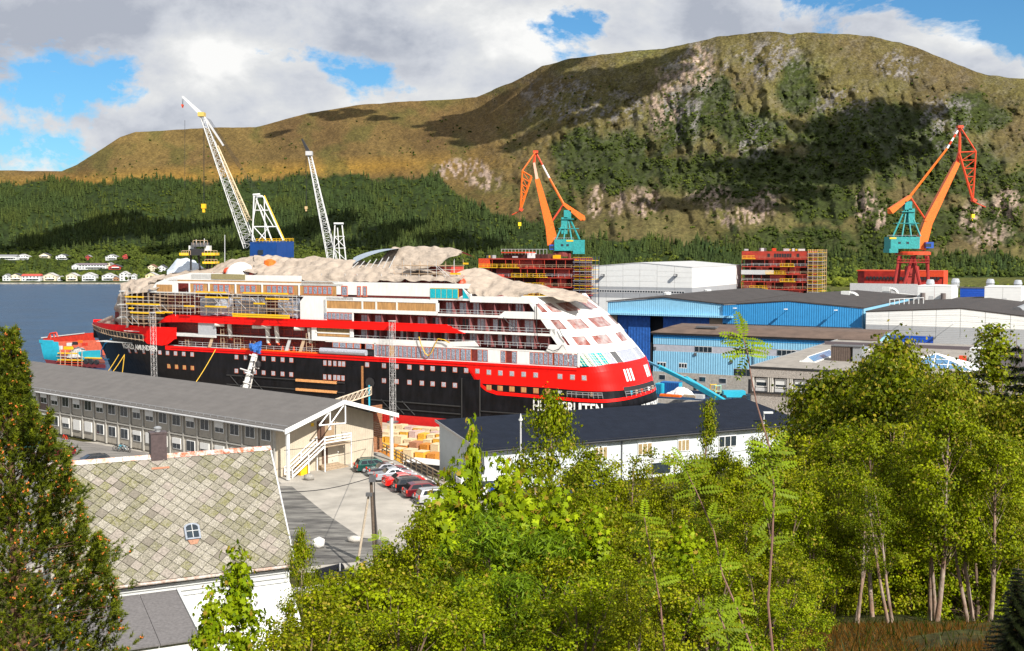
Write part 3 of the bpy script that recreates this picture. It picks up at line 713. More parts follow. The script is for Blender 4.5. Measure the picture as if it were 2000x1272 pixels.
    b=MB();b.lathe(tuple(Q(49.2,.1,9.0)),[(.1,0),(1.1,.02),(1.1,.1),(.2,.12)],10,axis=(SHIP.n[0],SHIP.n[1]));b.build('sea_chest',blk,root)

    core=MB()
    def block(mb,s0,s1,z0,z1,t0,t1,m=0):
        mb.hexa([Q(s0,t0,z0),Q(s1,t0,z0),Q(s1,t1,z0),Q(s0,t1,z0),Q(s0,t0,z1),Q(s1,t0,z1),Q(s1,t1,z1),Q(s0,t1,z1)],m)
    block(core,14,120,14.2,26,-21.8,-2.2);block(core,30,106,26,29,-21.5,-2.2);block(core,7,14,14.2,20,-20.5,-3.2);block(core,120,126,14.2,21,-18.5,-5)
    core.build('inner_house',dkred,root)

    b=MB();block(b,60,118,17.05,17.2,-21.8,-.15)
    for z in(20.1,23.1,26.1):block(b,12+(z-20)*.8,120 if z<26 else 108,z-.15,z,-23.4,-.12)
    block(b,3,128,14.22,14.34,-21,-1)
    b.build('deck',offwhite,root)

    def wallpoly(name,pts,m=white,t0=-.16,t1=0.0,world=False):
        P3=[Q(a,t1,z)for a,z in pts];bb=MB();bb.prism(P3,tuple(n3*(t0-t1)));return bb.build(name,m,root)
    def band(name,s0,s1,z0,z1,m=white):return wallpoly(name,[(s0,z0),(s1,z0),(s1,z1),(s0,z1)],m)
    S_=lambda px,py:SPx(px,py)[0]
    a0=S_(320,560);
    band('upper_wall',27.5,66.5,28.3,29.2);band('upper_wall',27.5,S_(840,570),26.0,26.6)
    band('upper_wall',S_(840,575),S_(717,570),26.6,28.3);band('upper_wall',S_(705.5,570),S_(679,570),26.6,28.3);band('upper_wall',S_(708.5,570),S_(705.5,570),26.6,28.3);band('upper_wall',S_(666,570),S_(657,570),26.6,28.3)
    band('upper_wall',55.8,66.5,26.0,26.2);
    wallpoly('upper_wall',[(27.5,29.2),(27.5,28.3),(26.3,28.3),(25.8,29.2)]);wallpoly('upper_wall',[(25.3,26.6),(27.3,28.3),(27.6,28.3),(26.4,26.0),(25,26.0)])
    band('eaves_beam',55.8,101,28.3,28.75);band('eaves_beam',57,105,29.05,29.25);wallpoly('eaves_panel',[(58,28.75),(104,28.75),(103,29.05),(58.5,29.05)],plywood)
    wallpoly('bow_upper_wall',[(101,26.2),(109.5,26.2),(107.5,28.3),(104,29.4),(97,30.6),(88,30.6),(88,29.25),(101,29.25)])
    band('roof_coaming',66.5,97,29.25,30.3,white)
    sbox('plywood_box',81.5,91,29.3,30.45,-.3,.1,mat('old_plywood',(.30,.26,.13),.8,.15,1))
    sbox('arch_panel',102.6,107.3,26.3,27.9,-.05,.05,plywood)
    bdome=MB();c0=Q(85.8,-3.5,29.4);bdome.lathe(tuple(c0),[(3.4,0),(3.3,1),(2.9,2),(2.1,2.9),(1.1,3.4),(.1,3.6)],16);bdome.build('radome_base',white,root,smooth=True)

    for x0,x1,kind in((370,404,1),(408,456,1),(460,508,1),(512,581,1),(584,657,1)):
        A,B_=S_(x1,563),S_(x0,563);n=max(3,int((B_-A-2)/1.25))
        f=sbox('window_bay',A,B_,26.3,28.25,-.2,-.08,plywood)
        for i in range(n):
            c_=A+1.1+(B_-A-2.2)*(i+.5)/n;w=(B_-A-2.2)/n*.86
            sbox('frame',c_-w*.56,c_+w*.56,26.5,28.2,-.1,-.04,orangeframe,f)
        for i in range(n):
            c_=A+1.1+(B_-A-2.2)*(i+.5)/n;w=(B_-A-2.2)/n*.82
            sbox('pane',c_-w*.42,c_+w*.42,26.65,28.05,-.06,0,foil,f)
        sbox('mullion',B_-.15,B_+.2,26.2,28.3,-.1,.06,white)
    for x0,x1 in((667,679),(697.5,705.3),(708.6,717)):
        f=sbox('window',S_(x1,570),S_(x0,570),26.3,28.4,-.1,.05,orangeframe);sbox('pane',S_(x1-1.5,570),S_(x0+1.5,570),26.5,28.2,0,.09,foil,f)
    f=sbox('window',S_(895,573),S_(840,573),26.3,28.25,-.1,.04,yellow)
    for i in range(5):
        A,B_=S_(895,573),S_(840,573);w=(B_-A)/5;sbox('pane',A+w*i+.06,A+w*(i+1)-.06,26.38,28.17,0,.08,cyanpane,f)
    sbox('window',S_(903,573),S_(895,573),26.4,28.25,-.2,-.1,dkred)
    wallpoly('window',[(S_(904,573),28.2),(S_(904,573),26.4),(S_(916.5,581),26.4)],cyanpane,-.1,.03)

    wallpoly('side_wall',[(66.8,21.2),(66.8,25.0),(65.8,26.0),(60,26.0),(60,21.2)])
    band('side_wall',53.3,60,25.5,26.0);band('side_wall',33.2,60,25.35,26.0);band('side_wall',33.2,60.5,23.0,23.75)
    band('side_wall',S_(632,620),60.2,21.2,25.5);band('side_wall',S_(690,620),S_(687.5,620),21.2,23.1)
    for x0,x1 in((706,709),(733,736),(773.5,776.2),(851,857)):band('pillar',S_(x1,598),S_(x0,598),23.7,25.4)
    for x0,x1 in((632,706),(709,733),(736,773.5),(776.2,851)):sbox('boarded_window',S_(x1,598),S_(x0,598),23.75,25.38,-.2,-.08,plywood)
    f=sbox('window',S_(688,618),S_(632,618),21.4,22.95,-.2,-.05,orangeframe)
    A,B_=S_(688,618),S_(632,618)
    for i in range(7):sbox('pane',A+(B_-A)*(i+.1)/7,A+(B_-A)*(i+.9)/7,21.55,22.8,-.1,.02,foil,f)

    P3=[(26.9,19.72),(29.5,20.6),(31.2,21.3),(102.6,21.3),(104.6,20.7),(106.8,19.3),(103,19.55),(99,19.72)]
    bb=MB();bb.prism([Q(a,.35,z)for a,z in P3],tuple(n3*-.6));bb.build('red_band',red,root)

    wallpoly('side_wall',[(63.9,17.0),(63.9,19.7),(62.6,19.7),(62.6,17.9),(30,18.0),(25.0,18.35),(24.0,17.35),(30.2,17.1),(62,17.0)])
    band('pillar',53.3,54.2,18,19.7);band('mullion',54,63,18.55,18.8)
    sbox('boarded_window',54.3,62.4,18.0,18.55,-.2,-.08,plywood);sbox('boarded_window',54.3,62.4,18.8,19.7,-.2,-.08,mat('dark_ply',(.2,.14,.05),.6,.4,1))
    band('side_wall',0+3.5,48.2,16.8,17.1);band('side_wall',3.5,48.2,14.2,14.45);band('side_wall',48.0,60.4,16.85,17.1);band('pillar',47.8,48.2,14.3,17)
    def wrapped(x0,x1,py,z0,z1,n,m=foil):
        A,B_=S_(x1,py),S_(x0,py);f=sbox('window',A,B_,z0,z1,-.2,-.03,orangeframe);w=(B_-A)/n
        for i in range(n):sbox('pane',A+w*(i+.1),A+w*(i+.9),z0+.08,z1-.08,-.1,.02,m,f)
    wrapped(649,704,676,15.75,16.85,4);wrapped(713,729,676,15.75,16.85,1)
    sbox('void',S_(729,690),S_(629,690),14.5,15.7,-.5,-.35,blk)
    b=MB();b.tube(Q(S_(627,688),.1,15.0),Q(S_(716,688),.1,15.0),.62,10);b.build('wrapped_duct',fw,root)
    wrapped(731,760,686,14.5,16.75,4);sbox('window',S_(769,686),S_(761,686),14.5,16.75,-.2,0,plywood);wrapped(770,812,686,14.5,16.75,5);wrapped(813,898,690,14.5,16.75,10);wrapped(899,920,692,14.5,16.75,2)
    sbox('door_opening',S_(931,693),S_(921,693),14.5,16.75,-.3,-.1,dkred);wrapped(932,953,695,14.5,16.75,2)
    band('side_wall',S_(977,697),S_(953,697),14.4,16.9);wrapped(977,988,700,14.5,16.75,1);sbox('door_opening',S_(999,699),S_(988,699),14.5,16.75,-.3,-.1,dkred);wrapped(999,1010,700,14.5,16.75,1)
    band('side_wall',S_(1034,700),S_(1010,697),14.4,16.9);wrapped(1034,1080,702,14.5,16.75,5);wrapped(1082,1128.6,704,14.5,16.75,5)
    band('side_wall',S_(1132,700),S_(1128,700),14.4,16.9)

    def balcony(s0,s1,z,depth=1.7):
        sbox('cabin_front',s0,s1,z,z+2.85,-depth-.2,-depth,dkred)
        n=max(1,int(round((s1-s0)/3.3)));w=(s1-s0)/n;rr=random.Random(int(s0*10+z))
        for i in range(n):
            a=s0+i*w;k=rr.random()
            if k<.78:
                f=sbox('balcony_door',a+.35,a+.35+w*.66,z+.15,z+2.5,-depth,-depth+.07,mat('red_frame',(.30,.035,.03),.5));m_=3 if rr.random()<.6 else 2
                for j in range(m_):
                    ww=w*.66/m_;sbox('pane',a+.35+ww*j+.07,a+.35+ww*(j+1)-.07,z+.25,z+2.35,-depth+.04,-depth+.11,fw if rr.random()<.85 else blk,f)
            sbox('partition',a-.06,a+.06,z,z+2.8,-depth,-.25,mat('partition',(.22,.07,.07),.7))
        b=MB()
        for h_ in(.55,1.05):b.tube(Q(s0,-.1,z+h_),Q(s1,-.1,z+h_),.035,4)
        for i in range(int((s1-s0)/1.6)+1):b.tube(Q(s0+i*1.6,-.1,z),Q(s0+i*1.6,-.1,z+1.07),.03,4)
        b.build('balcony_rail',lgrey,root)
    balcony(24.5,53.3,17.35);balcony(9.3,24.5,17.35)
    balcony(9.0,53.3,20.15);balcony(11.5,33.0,23.15)
    band('deck_edge',8.2,53.3,19.85,20.3,white);band('deck_edge',18.7,33.4,22.95,23.4,white)

    def tier(zb_,zt_,q0,taper,name='stern_bulwark'):
        b=MB();s1=s1_of(zb_);cols=[s1-30*i/34 for i in range(35)];cols=list(np.linspace(q0,s1,8))[:-1]+cols
        def O(q,z,out):return OP(q-s1+s1_of(z)if q<=s1 else q,z,out)if q<=s1 else Q(q,out,z)
        outer0=[O(q,zb_,.02)for q in cols];outer1=[O(q,zt_ if i or not taper else zb_+.3,.02)for i,q in enumerate(cols)]
        inn1=[O(q,zt_ if i or not taper else zb_+.3,-.25)for i,q in enumerate(cols)];inn0=[O(q,zb_,-.25)for q in cols]
        b.grid([inn0,outer0,outer1,inn1,inn0]);b.build(name,white,root)
        d=MB();d.face([O(q,zb_+.12,-.2)for q in cols]+[Q(q0,-23.4,zb_+.12)]);d.build('stern_deck',offwhite,root)
    tier(16.95,18.3,9.6,True);tier(19.9,21.15,8.9,True);tier(22.9,24.2,19.8,True);tier(25.75,26.9,25.9,False)
    wallpoly('side_wall',[(25.5,26.0),(29.6,26.0),(26.7,27.4),(25.6,27.35)])

    def glazed(zb_,zt_,wins,gm=mat('stern_glass',(.26,.07,.05),.15,.3,.45,spec=.7,col2=(.42,.34,.33)),pw=.75):
        s1b,s1t=s1_of(zb_),s1_of(zt_)
        def O(q,k,out):z=zb_+(zt_-zb_)*k;return OP(q+s1_of(z),z,out)if q<0 else Q(q+s1_of(z),out,z)
        for a,b_,m in wins:
            nq=max(2,int(abs(b_-a)));g=MB();g.grid([[O(a+(b_-a)*i/nq,k,-.12)for i in range(nq+1)]for k in(0,1)]);g.build('stern_window',m or gm,root)
        edges=sorted({w[0]for w in wins}|{w[1]for w in wins})
        for e in edges:
            g=MB();pts=[[O(e+dq,k,out)for dq,out in((-pw/2,.02),(pw/2,.02),(pw/2,-.3),(-pw/2,-.3))]for k in(0,1)];g.hexa(pts[0]+pts[1]);g.build('stern_pillar',white,root)
    G1=[(0,-2.6,dkred),(-2.6,-8,None),(-8,-14.4,None),(-14.4,-19,None),(-19,-29,None)]
    glazed(18.3,19.9,G1,pw=1.9);glazed(21.15,22.9,[(-.3,-5,None),(-5,-11.5,None),(-11.5,-17.5,None),(-17.5,-29,None)],pw=2.0);glazed(24.2,25.8,[(0,-4,None),(-4,-9,None),(-9,-15,None),(-15,-22,None)],pw=1.6)
    wv=mat('violet_film',(.36,.38,.52),.3,.3,2)
    glazed(14.6,16.95,[(.9,-.8,blk),(-.8,-2.6,cyanpane),(-2.6,-4.1,fw),(-4.1,-6.4,cyanpane),(-6.4,-8.2,cyanpane),(-8.2,-10.2,wv),(-10.2,-12.2,dgrey),(-12.2,-16.5,wv),(-16.5,-22,fw),(-22,-29,fw)],pw=.3)
    gl=MB()
    for q in np.linspace(-1,-8,12):
        s1b=s1_of(14.6);gl.tube(OP(q+s1_of(14.7),14.7,0),OP(q+s1_of(16.8),16.8,0),.05,4)
    for z in(15.1,15.6,16.1,16.5):gl.path([OP(q+s1_of(z),z,0)for q in np.linspace(-.8,-8.2,8)],.04,4)
    gl.build('window_tape',mat('pale_green_tape',(.6,.7,.45),.6),root)

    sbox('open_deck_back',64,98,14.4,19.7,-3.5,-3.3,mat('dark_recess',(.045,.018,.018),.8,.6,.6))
    sbox('grey_panel',S_(421,640),S_(387,640),16.9,20,-.2,0,mat('grey_primer',(.42,.44,.47),.6,.1,1));sbox('bow_deck_edge',S_(421,655),S_(345,650),16.55,17.1,-.3,.05,offwhite)
    sbox('hoarding',S_(400,665),S_(345,665),14.4,16.5,-3,-2.8,plywood)
    for s,z,ln in((88,19.4,2.8),(77.5,19.3,3.4),(75.0,19.4,3.3),(66.2,19.3,3.0)):
        b=MB();b.tube(Q(s+2.0,.2,z),Q(s,-.5,z),.38,8);b.build('exhaust_pipe',mat('wrapped_pipe',(.6,.57,.52),.6,.2,2,.6,5),root)
        b=MB();b.tube(Q(s-1.2,-.7,z+.2),Q(s-1.4,-.9,z-ln),.5,8,.42);b.build('exhaust_pipe',MATS['wrapped_pipe'],root)
        b=MB();b.tube(Q(s-1.4,-.9,z-ln),Q(s-1.8,-1.0,z-ln-.5),.38,8,.2);b.build('pipe_flange',orangered,root)
    for s in np.linspace(66,96,14):
        b=MB();b.tube(Q(s,-2.2,14.3),Q(s,-2.2,19.7),.09,4);b.build('web_frame',midred,root)
    for z in(16.1,17.6,18.9):
        b=MB();b.tube(Q(64,-2.1,z),Q(98,-2.1,z),.09,4);b.build('stringer',midred,root)
    b=MB()
    for z in(14.9,15.35):b.tube(Q(62,-.05,z),Q(101,-.05,z),.035,4)
    for s in np.arange(62,101,2.0):b.tube(Q(s,-.05,14.3),Q(s,-.05,15.4),.035,4)
    b.build('deck_rail',lgrey,root)
    sbox('orange_coaming',62,83,14.3,14.55,-.3,.2,orange)
    for s in(69,70.5,72):b=MB();b.lathe(tuple(Q(s,-.5,14.5)),[(.35,0),(.08,1.0)],6);b.build('bollard',orangered,root)

    def ladder(s,z0,z1,w=1.3):
        b=MB()
        for t in(-.5,-1.5):
            for ss in(s,s+w):b.tube(Q(ss,t,z0),Q(ss,t,z1),.06,4)
        for z in np.arange(z0+.4,z1,.9):b.tube(Q(s,-.5,z),Q(s+w,-.5,z),.05,4);b.tube(Q(s,-.5,z),Q(s,-1.5,z),.04,4)
        return b.build('ladder_tower',tan,root)
    ladder(88.2,14.3,18.6,.9);ladder(83.5,14.3,17.4,1.8);ladder(79.5,14.3,16.2,1.3);ladder(64.2,14.3,18.4,1.5);ladder(98.5,14.3,15.9,1.0)
    for s,m in((91.5,tan),(66.5,tan),(70.2,lgrey)):
        b=MB();b.prism([Q(s,.0,14.4),Q(s+.8,0,14.4),Q(s-.1+.2,-.6,17.2),Q(s-.6,-.6,17.2)],tuple(n3*.15));b.build('leaning_board',m,root)
    return root,OP,sx,S_
def proj(p):
    x,y,z=p;z-=H;w=y*CT-z*ST;v=y*ST+z*CT
    return(1000+F*x/w,636-F*v/w)
ship,OP,sxp,S_=build_ship()
NS=Vector((*SHIP.n,0));FS=Vector((*SHIP.d,0))

# ---- tarpaulins over the top of the ship: folded sheets with real sag and creases
def tarp_sheet(label,ctrl,nu=90,nv=34,amp=.45,seed=1,m=tarp,back=5.0):
    """ctrl: list of (px, hem py, top py, hem t, top t): a sheet rising from the hem on the near side to the crest, then falling away behind"""
    us=np.linspace(0,len(ctrl)-1,nu);rows=[]
    C=np.array(ctrl,float)
    base=[]
    for u in us:
        c=[np.interp(u,range(len(ctrl)),C[:,k])for k in range(5)]
        a0,z0=SHIP.hit(c[0],c[1],c[3]);a1,z1=SHIP.hit(c[0],c[2],c[4]);base.append((a0,z0,c[3],a1,z1,c[4]))
    base=np.array(base);uu=base[:,0]
    for j in range(nv):
        v=j/(nv-1)*1.35;vv=min(v,1)
        row=[]
        for i in range(nu):
            a0,z0,t0,a1,z1,t1=base[i]
            s=a0+(a1-a0)*vv;t=t0+(t1-t0)*vv-max(0,v-1)*back*3;z=z0+(z1-z0)*(vv**.8)-max(0,v-1)**1.3*back
            r1=1-abs(2*float(vnoise(np.array(s*.14+vv*1.2),np.array(vv*3.6+seed),seed))-1)
            r2=1-abs(2*float(vnoise(np.array(s*.5-vv*2.5),np.array(vv*5.0+seed),seed+5))-1)
            r3=float(vnoise(np.array(s*1.9+vv*3),np.array(vv*7.0),seed+9))-.5
            hem=max(0,1-vv*4)
            d=amp*(r1*1.1-.6+(r2-.5)*.6+r3*.16+.5*abs(math.sin(s*.9+vv*.8+5*float(vnoise(np.array(s*.13),np.array(vv*.8),seed+7))))-.3+hem*(r2-.5)*1.4)
            z+=d*(1-.4*hem)+hem*.5*(float(vnoise(np.array(s*.35),np.array(0.5),seed+3))-.5)*2;t+=d*.5
            row.append(Q(s,t,z))
        rows.append(row)
    b=MB();b.grid(rows);o=b.build('tarpaulin',m,smooth=True);return tag(o,label,'tarpaulin',None)
tarp_sheet('beige tarpaulin bulging over the upper decks at the left end of the ship',[(236,578,556,0.3,-3),(252,575,549,.5,-4),(270,573,546,.5,-4),(290,571,542,.4,-5),(308,566,540,.2,-6),(322,556,537,-.4,-7)],50,22,.5,3,back=4)
tarp_sheet('beige tarpaulin running up the slope towards the blue crane house',[(292,553,546,-2,-7),(330,545,537,-2,-7),(370,539,531,-2,-8),(420,537,522,-2,-9),(450,536,508,-2,-10),(480,535,503,-1.5,-11),(505,534,500,-1.5,-12)],70,18,.55,8)
tarp_sheet('creased beige tarpaulin over the middle of the ship below the smaller white crane',[(497,540,500,-1.0,-10),(520,543,501,-.8,-10),(560,545,503,-.6,-10),(600,548,504,-.6,-10),(650,548,506,-.5,-9),(700,551,512,-.4,-9),(750,548,521,-.6,-8),(800,549,528,-.6,-8),(850,548,531,-.8,-8),(905,549,534,-.8,-8)],120,26,.6,12)
tarp_sheet('highest beige tarpaulin tent over the funnel frame right of the silver canopy',[(733,521,516,-8,-10),(748,524,500,-7,-12),(768,528,484,-7,-13),(800,527,482,-7,-13),(840,526,483,-7,-13),(862,515,486,-7.5,-13),(895,496,488,-9,-13),(902,496,492,-9,-13)],70,24,.5,21)
tarp_sheet('beige tarpaulin sagging from the funnel down over the right upper decks',[(888,556,540,-.8,-4),(912,566,528,-.4,-8),(935,577,525,-.5,-9),(965,580,540,-.5,-9),(1000,578,549,-.5,-9),(1040,576,556,-.5,-9),(1068,578,562,-1,-9),(1100,588,567,-2,-9),(1130,592,574,-3,-9),(1148,596,583,-4,-9)],100,26,.6,31)
# vertical tarpaulin at the bow end of the house
def bow_tarp():
    b=MB();rows=[]
    for j in range(22):
        v=j/21;row=[]
        for i in range(18):
            u=i/17;py=562+v*78;xl=np.interp(v,[0,.2,.5,.8,1],[236,231,224,222,220]);xr=np.interp(v,[0,.2,1],[256,254,250])
            px=xl+(xr-xl)*u;t=-9+9.6*u**.7;a,z=SHIP.hit(px,py,t);k=fbm(np.array(a*.5),np.array(z*.4),4,5);row.append(Q(a,t+(k-.5)*1.8-.3*math.sin(v*22),z))
        rows.append(row)
    b.grid(rows);rows=[]
    for j in range(10):
        v=j/9;row=[]
        for i in range(10):
            u=i/9;t=-8.5+u*3+v*1.5;a,z=SHIP.hit(187+u*34+v*7*(1-u),629-14*u+v*(21-2*u),t);row.append(Q(a,t+(vnoise(np.array(i*.6),np.array(j*.6),4)-.5)*.6,z))
        rows.append(row)
    b.grid(rows);o=b.build('tarpaulin',tarp,smooth=True);tag(o,'beige tarpaulin hanging down the front of the deckhouse at the left end of the ship','tarpaulin')
bow_tarp()
# silver canopy, white plastic heap, funnel scaffold
def canopy():
    rt=thing('canopy','silver grey curved canopy roof on raking struts above the beige tarpaulins','canopy',Q(58,-11,29))
    b=MB();rows=[]
    for j in range(8):
        v=j/7;rows.append([Q(*(lambda a:(a[0],-7-8*v,a[1]))(SHIP.hit(690+90*u,516-30*u**.8*(1)-4*math.sin(u*3)+(-12*v*(1-u)),-7-8*v)))for u in np.linspace(0,1,12)])
    b.grid(rows);b.build('roof_sheet',mat('silver_sheet',(.42,.50,.58),.35,.1,.5,metal=.3),rt,smooth=True)
    for i in range(7):
        b=MB();px=700+i*12;a,z=SHIP.hit(px,512-i*2,-7);a2,z2=SHIP.hit(px-12,524,-6);b.tube(Q(a,-7,z),Q(a2,-6,z2),.09,4);b.build('strut',lgrey,rt)
canopy()
def heap():
    b=MB();rows=[]
    for j in range(12):
        v=j/11;rows.append([])
        for i in range(20):
            u=i/19;px=326+76*u;top=np.interp(u,[0,.25,.5,.8,1],[530,507,504,514,526]);t=-8-5*v;a,z=SHIP.hit(px,534+(top-534)*math.sin(v*math.pi/2),t);z+=(fbm(np.array(a*.6),np.array(v*4.),4,2)-.5)*1.2;rows[-1].append(Q(a,t,z))
    b.grid(rows);o=b.build('plastic_sheeting',mat('pale_plastic',(.6,.66,.74),.3,.15,.8,.5,2),smooth=True);tag(o,'pale bluish plastic sheeting heaped below the black masthead platform','sheeting')
heap()
def funnel_house():
    b=MB()
    def blockq(s0,s1,z0,z1,t0,t1):b.hexa([Q(s0,t0,z0),Q(s1,t0,z0),Q(s1,t1,z0),Q(s0,t1,z0),Q(s0,t0,z1),Q(s1,t0,z1),Q(s1,t1,z1),Q(s0,t1,z1)])
    blockq(30,94,29.0,30.6,-21,-3.0);blockq(38,50,30.6,32.2,-18,-10);blockq(60,92,30.6,31.6,-19,-9)
    b.build('top_house',midred,ship)
    for s in range(30,96,3):
        q=MB();q.tube(Q(s,-2.4,29.2),Q(s,-2.4,30.8),.07,4);q.build('rail_post',lgrey,ship)
    for px,py,r in((444,529,.9),(494,535,.8),(900,552,1.2)):
        a,z=SHIP.hit(px,py,-2.5);q=MB();q.lathe(tuple(Q(a,-2.5,z-r)),[(.2,0),(r,.4),(r,r),(r*.6,r*1.6),(.1,r*1.8)],10);q.build('red_fitting',orangered,ship,smooth=True)
    q=MB();a,z=SHIP.hit(527,515,-6);q.lathe(tuple(Q(a,-6,z-.8)),[(.4,0),(1.3,.3),(1.3,1.4),(.4,1.8)],8);q.build('orange_fitting',orange,ship)
funnel_house()

# ---- scaffolds: separate poles, planks and rails
def scaffold(label,s0,s1,z0,z1,t0,t1,ds=2.4,dz=1.9,planks=(),seed=1,rake=0):
    r=random.Random(seed);rt=thing('scaffold',label,'scaffold',Q((s0+s1)/2,t0,z0))
    for t in(t0,t1):
        s=s0
        while s<=s1+.01:b=MB();b.tube(Q(s,t,z0+r.uniform(-.3,.3)),Q(s,t,z1+r.uniform(-.4,.5)),.04,4);b.build('pole',tan if r.random()<.6 else lgrey,rt);s+=ds
    z=z0+.6
    while z<z1:
        for t in(t0,t1):b=MB();b.tube(Q(s0-.3,t,z),Q(s1+.3,t,z),.035,4);b.build('ledger',tan if r.random()<.75 else lgrey,rt)
        if r.random()<.7:b=MB();a=r.uniform(s0,s1-3);c=a+r.uniform(2,(s1-a));b.box((Q(a,t0,z)+Q(c,t1,z))/2+Vector((0,0,-.1)),(c-a,abs(t1-t0),.07),x=FS,y=NS);b.build('deck_board',wood,rt)
        z+=dz*.5
    for i in range(int((s1-s0)/6)+1):a=s0+r.random()*(s1-s0-2.5);zz=z0+r.random()*(z1-z0-2);b=MB();b.tube(Q(a,t0+.06,zz),Q(a+2.4,t0+.06,zz+1.9),.04,4);b.build('brace',lgrey,rt)
    for px0,px1,py in planks:
        a0,zz=SHIP.hit(px0,py,t0);a1,z2=SHIP.hit(px1,py,t0);b=MB();b.box(Q((a0+a1)/2,t0+.1,(zz+z2)/2),(abs(a0-a1),.12,.34),x=FS,y=NS);b.build('yellow_toe_board',yellow,rt)
    return rt
scaffold('scaffold wrapped round the ship end below the bulging tarpaulin, left of the lattice mast',106,116.5,18.6,25.8,1.9,.5,1.75,1.7,((245,281,580),(247,312,594),(255,291,611),(252,262,602)),3)
scaffold('scaffold on the dark deck openings right of the left lattice mast',95.6,106.5,21.4,26.2,1.8,.5,2.2,1.5,((304,322,611),(318,338,610),(360,380,598)),5)
scaffold('scaffold before the grey plastic-covered wall left of the middle',84.8,94.6,21.6,27.2,1.6,.5,3.2,2.2,((401,446,581),(401,443,599),(383,442,571),(453,472,582)),6)
scaffold('scaffold with yellow boards and torn silver plastic left of the blank white wall',67.2,84.2,21.5,26.4,1.9,.6,2.3,1.4,((454,566,615),(455,566,619),(496,518,593),(519,565,584),(475,563,573)),9)
scaffold('scaffold tangle under the raised end of the highest tarpaulin',31,45,29.6,33.4,-2.5,-6,2.0,1.6,((880,900,535),(905,915,515)),12)
def plastics():
    for i,(x0,x1,y0,y1,m_,lab)in enumerate(((388,452,582,617,mat('grey_plastic',(.42,.45,.52),.35,.15,1,.5,2),'smooth grey plastic screen behind scaffold near the ship middle'),(455,516,583,612,foil,'crumpled dark silver plastic behind the yellow-boarded scaffold'),(540,584,582,620,foil,'torn silver plastic hanging loose beside the blank white wall'))):
        b=MB();rows=[]
        for j in range(12):
            v=j/11;row=[]
            for k in range(20):
                u=k/19;a,z=SHIP.hit(x0+(x1-x0)*u,y1+(y0-y1)*v);row.append(Q(a,-.5+.7*(fbm(np.array(a*.8),np.array(z*.9),4,i+3)-.5),z+(.4*(vnoise(np.array(a*.7),np.array(0.),2)-.5)if j==0 else 0)))
            rows.append(row)
        b.grid(rows);tag(b.build('plastic_screen',m_,smooth=False),lab,'plastic sheet')
plastics()
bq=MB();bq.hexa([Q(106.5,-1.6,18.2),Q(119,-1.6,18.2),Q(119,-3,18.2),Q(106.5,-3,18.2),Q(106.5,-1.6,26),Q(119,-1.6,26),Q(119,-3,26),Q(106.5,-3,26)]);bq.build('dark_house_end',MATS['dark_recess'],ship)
for z in(20.3,23.2,26.2):
    bq=MB();bq.box((Q(86,-.7,z)+Q(119,-.7,z))/2,(33,1.6,.22),x=FS,y=NS);bq.build('deck_edge',offwhite,ship)

# ---- lattice hoist masts, crane column, gangway, mooring ropes
def lattice(b,p,q,w0,w1,bays,r=.06,br=.035,u=None,m=0,hor=True):
    p=Vector(p);q=Vector(q);d=(q-p).normalized();u=Vector(u)if u else Vector((1,0,0));u=(u-d*u.dot(d)).normalized();w=d.cross(u)
    def cor(k,s):c=p.lerp(q,k);W=(w0+(w1-w0)*k)/2;return[c+(u*a+w*b_)*W for a,b_ in((-1,-1),(1,-1),(1,1),(-1,1))]
    prev=cor(0,0);end=cor(1,0)
    for a,b_ in zip(prev,end):b.tube(a,b_,r,4,m=m)
    for i in range(bays):
        nx=cor((i+1)/bays,0)
        for k in range(4):
            k2=(k+1)%4
            if(i+k)%2:b.tube(prev[k],nx[k2],br,3,m=m,cap=False)
            else:b.tube(prev[k2],nx[k],br,3,m=m,cap=False)
            if hor:b.tube(nx[k],nx[k2],br,3,m=m,cap=False)
        prev=nx
def hoist_mast(px,pytop,lab,t=2.3):
    a,zt=SHIP.hit(px,pytop,t);rt=thing('hoist_mast',lab,'mast',Q(a,t,1.5));b=MB();lattice(b,Q(a,t,1.6),Q(a,t,zt),.85,.85,int((zt)/1.0),.038,.016,FS);b.build('lattice_mast',lgrey,rt)
    b=MB();b.box(Q(a,t,1.75),(1.6,1.6,.3),x=FS,y=NS);b.build('base_frame',dgrey,rt)
    b=MB();b.box(Q(a,t,zt+.1),(1.1,1.1,.15),x=FS,y=NS);b.build('head_frame',lgrey,rt)
hoist_mast(298.5,612,'white lattice hoist mast standing before the ship name at the left end');hoist_mast(766,628,'white lattice hoist mast standing before the middle of the black hull',1.6)
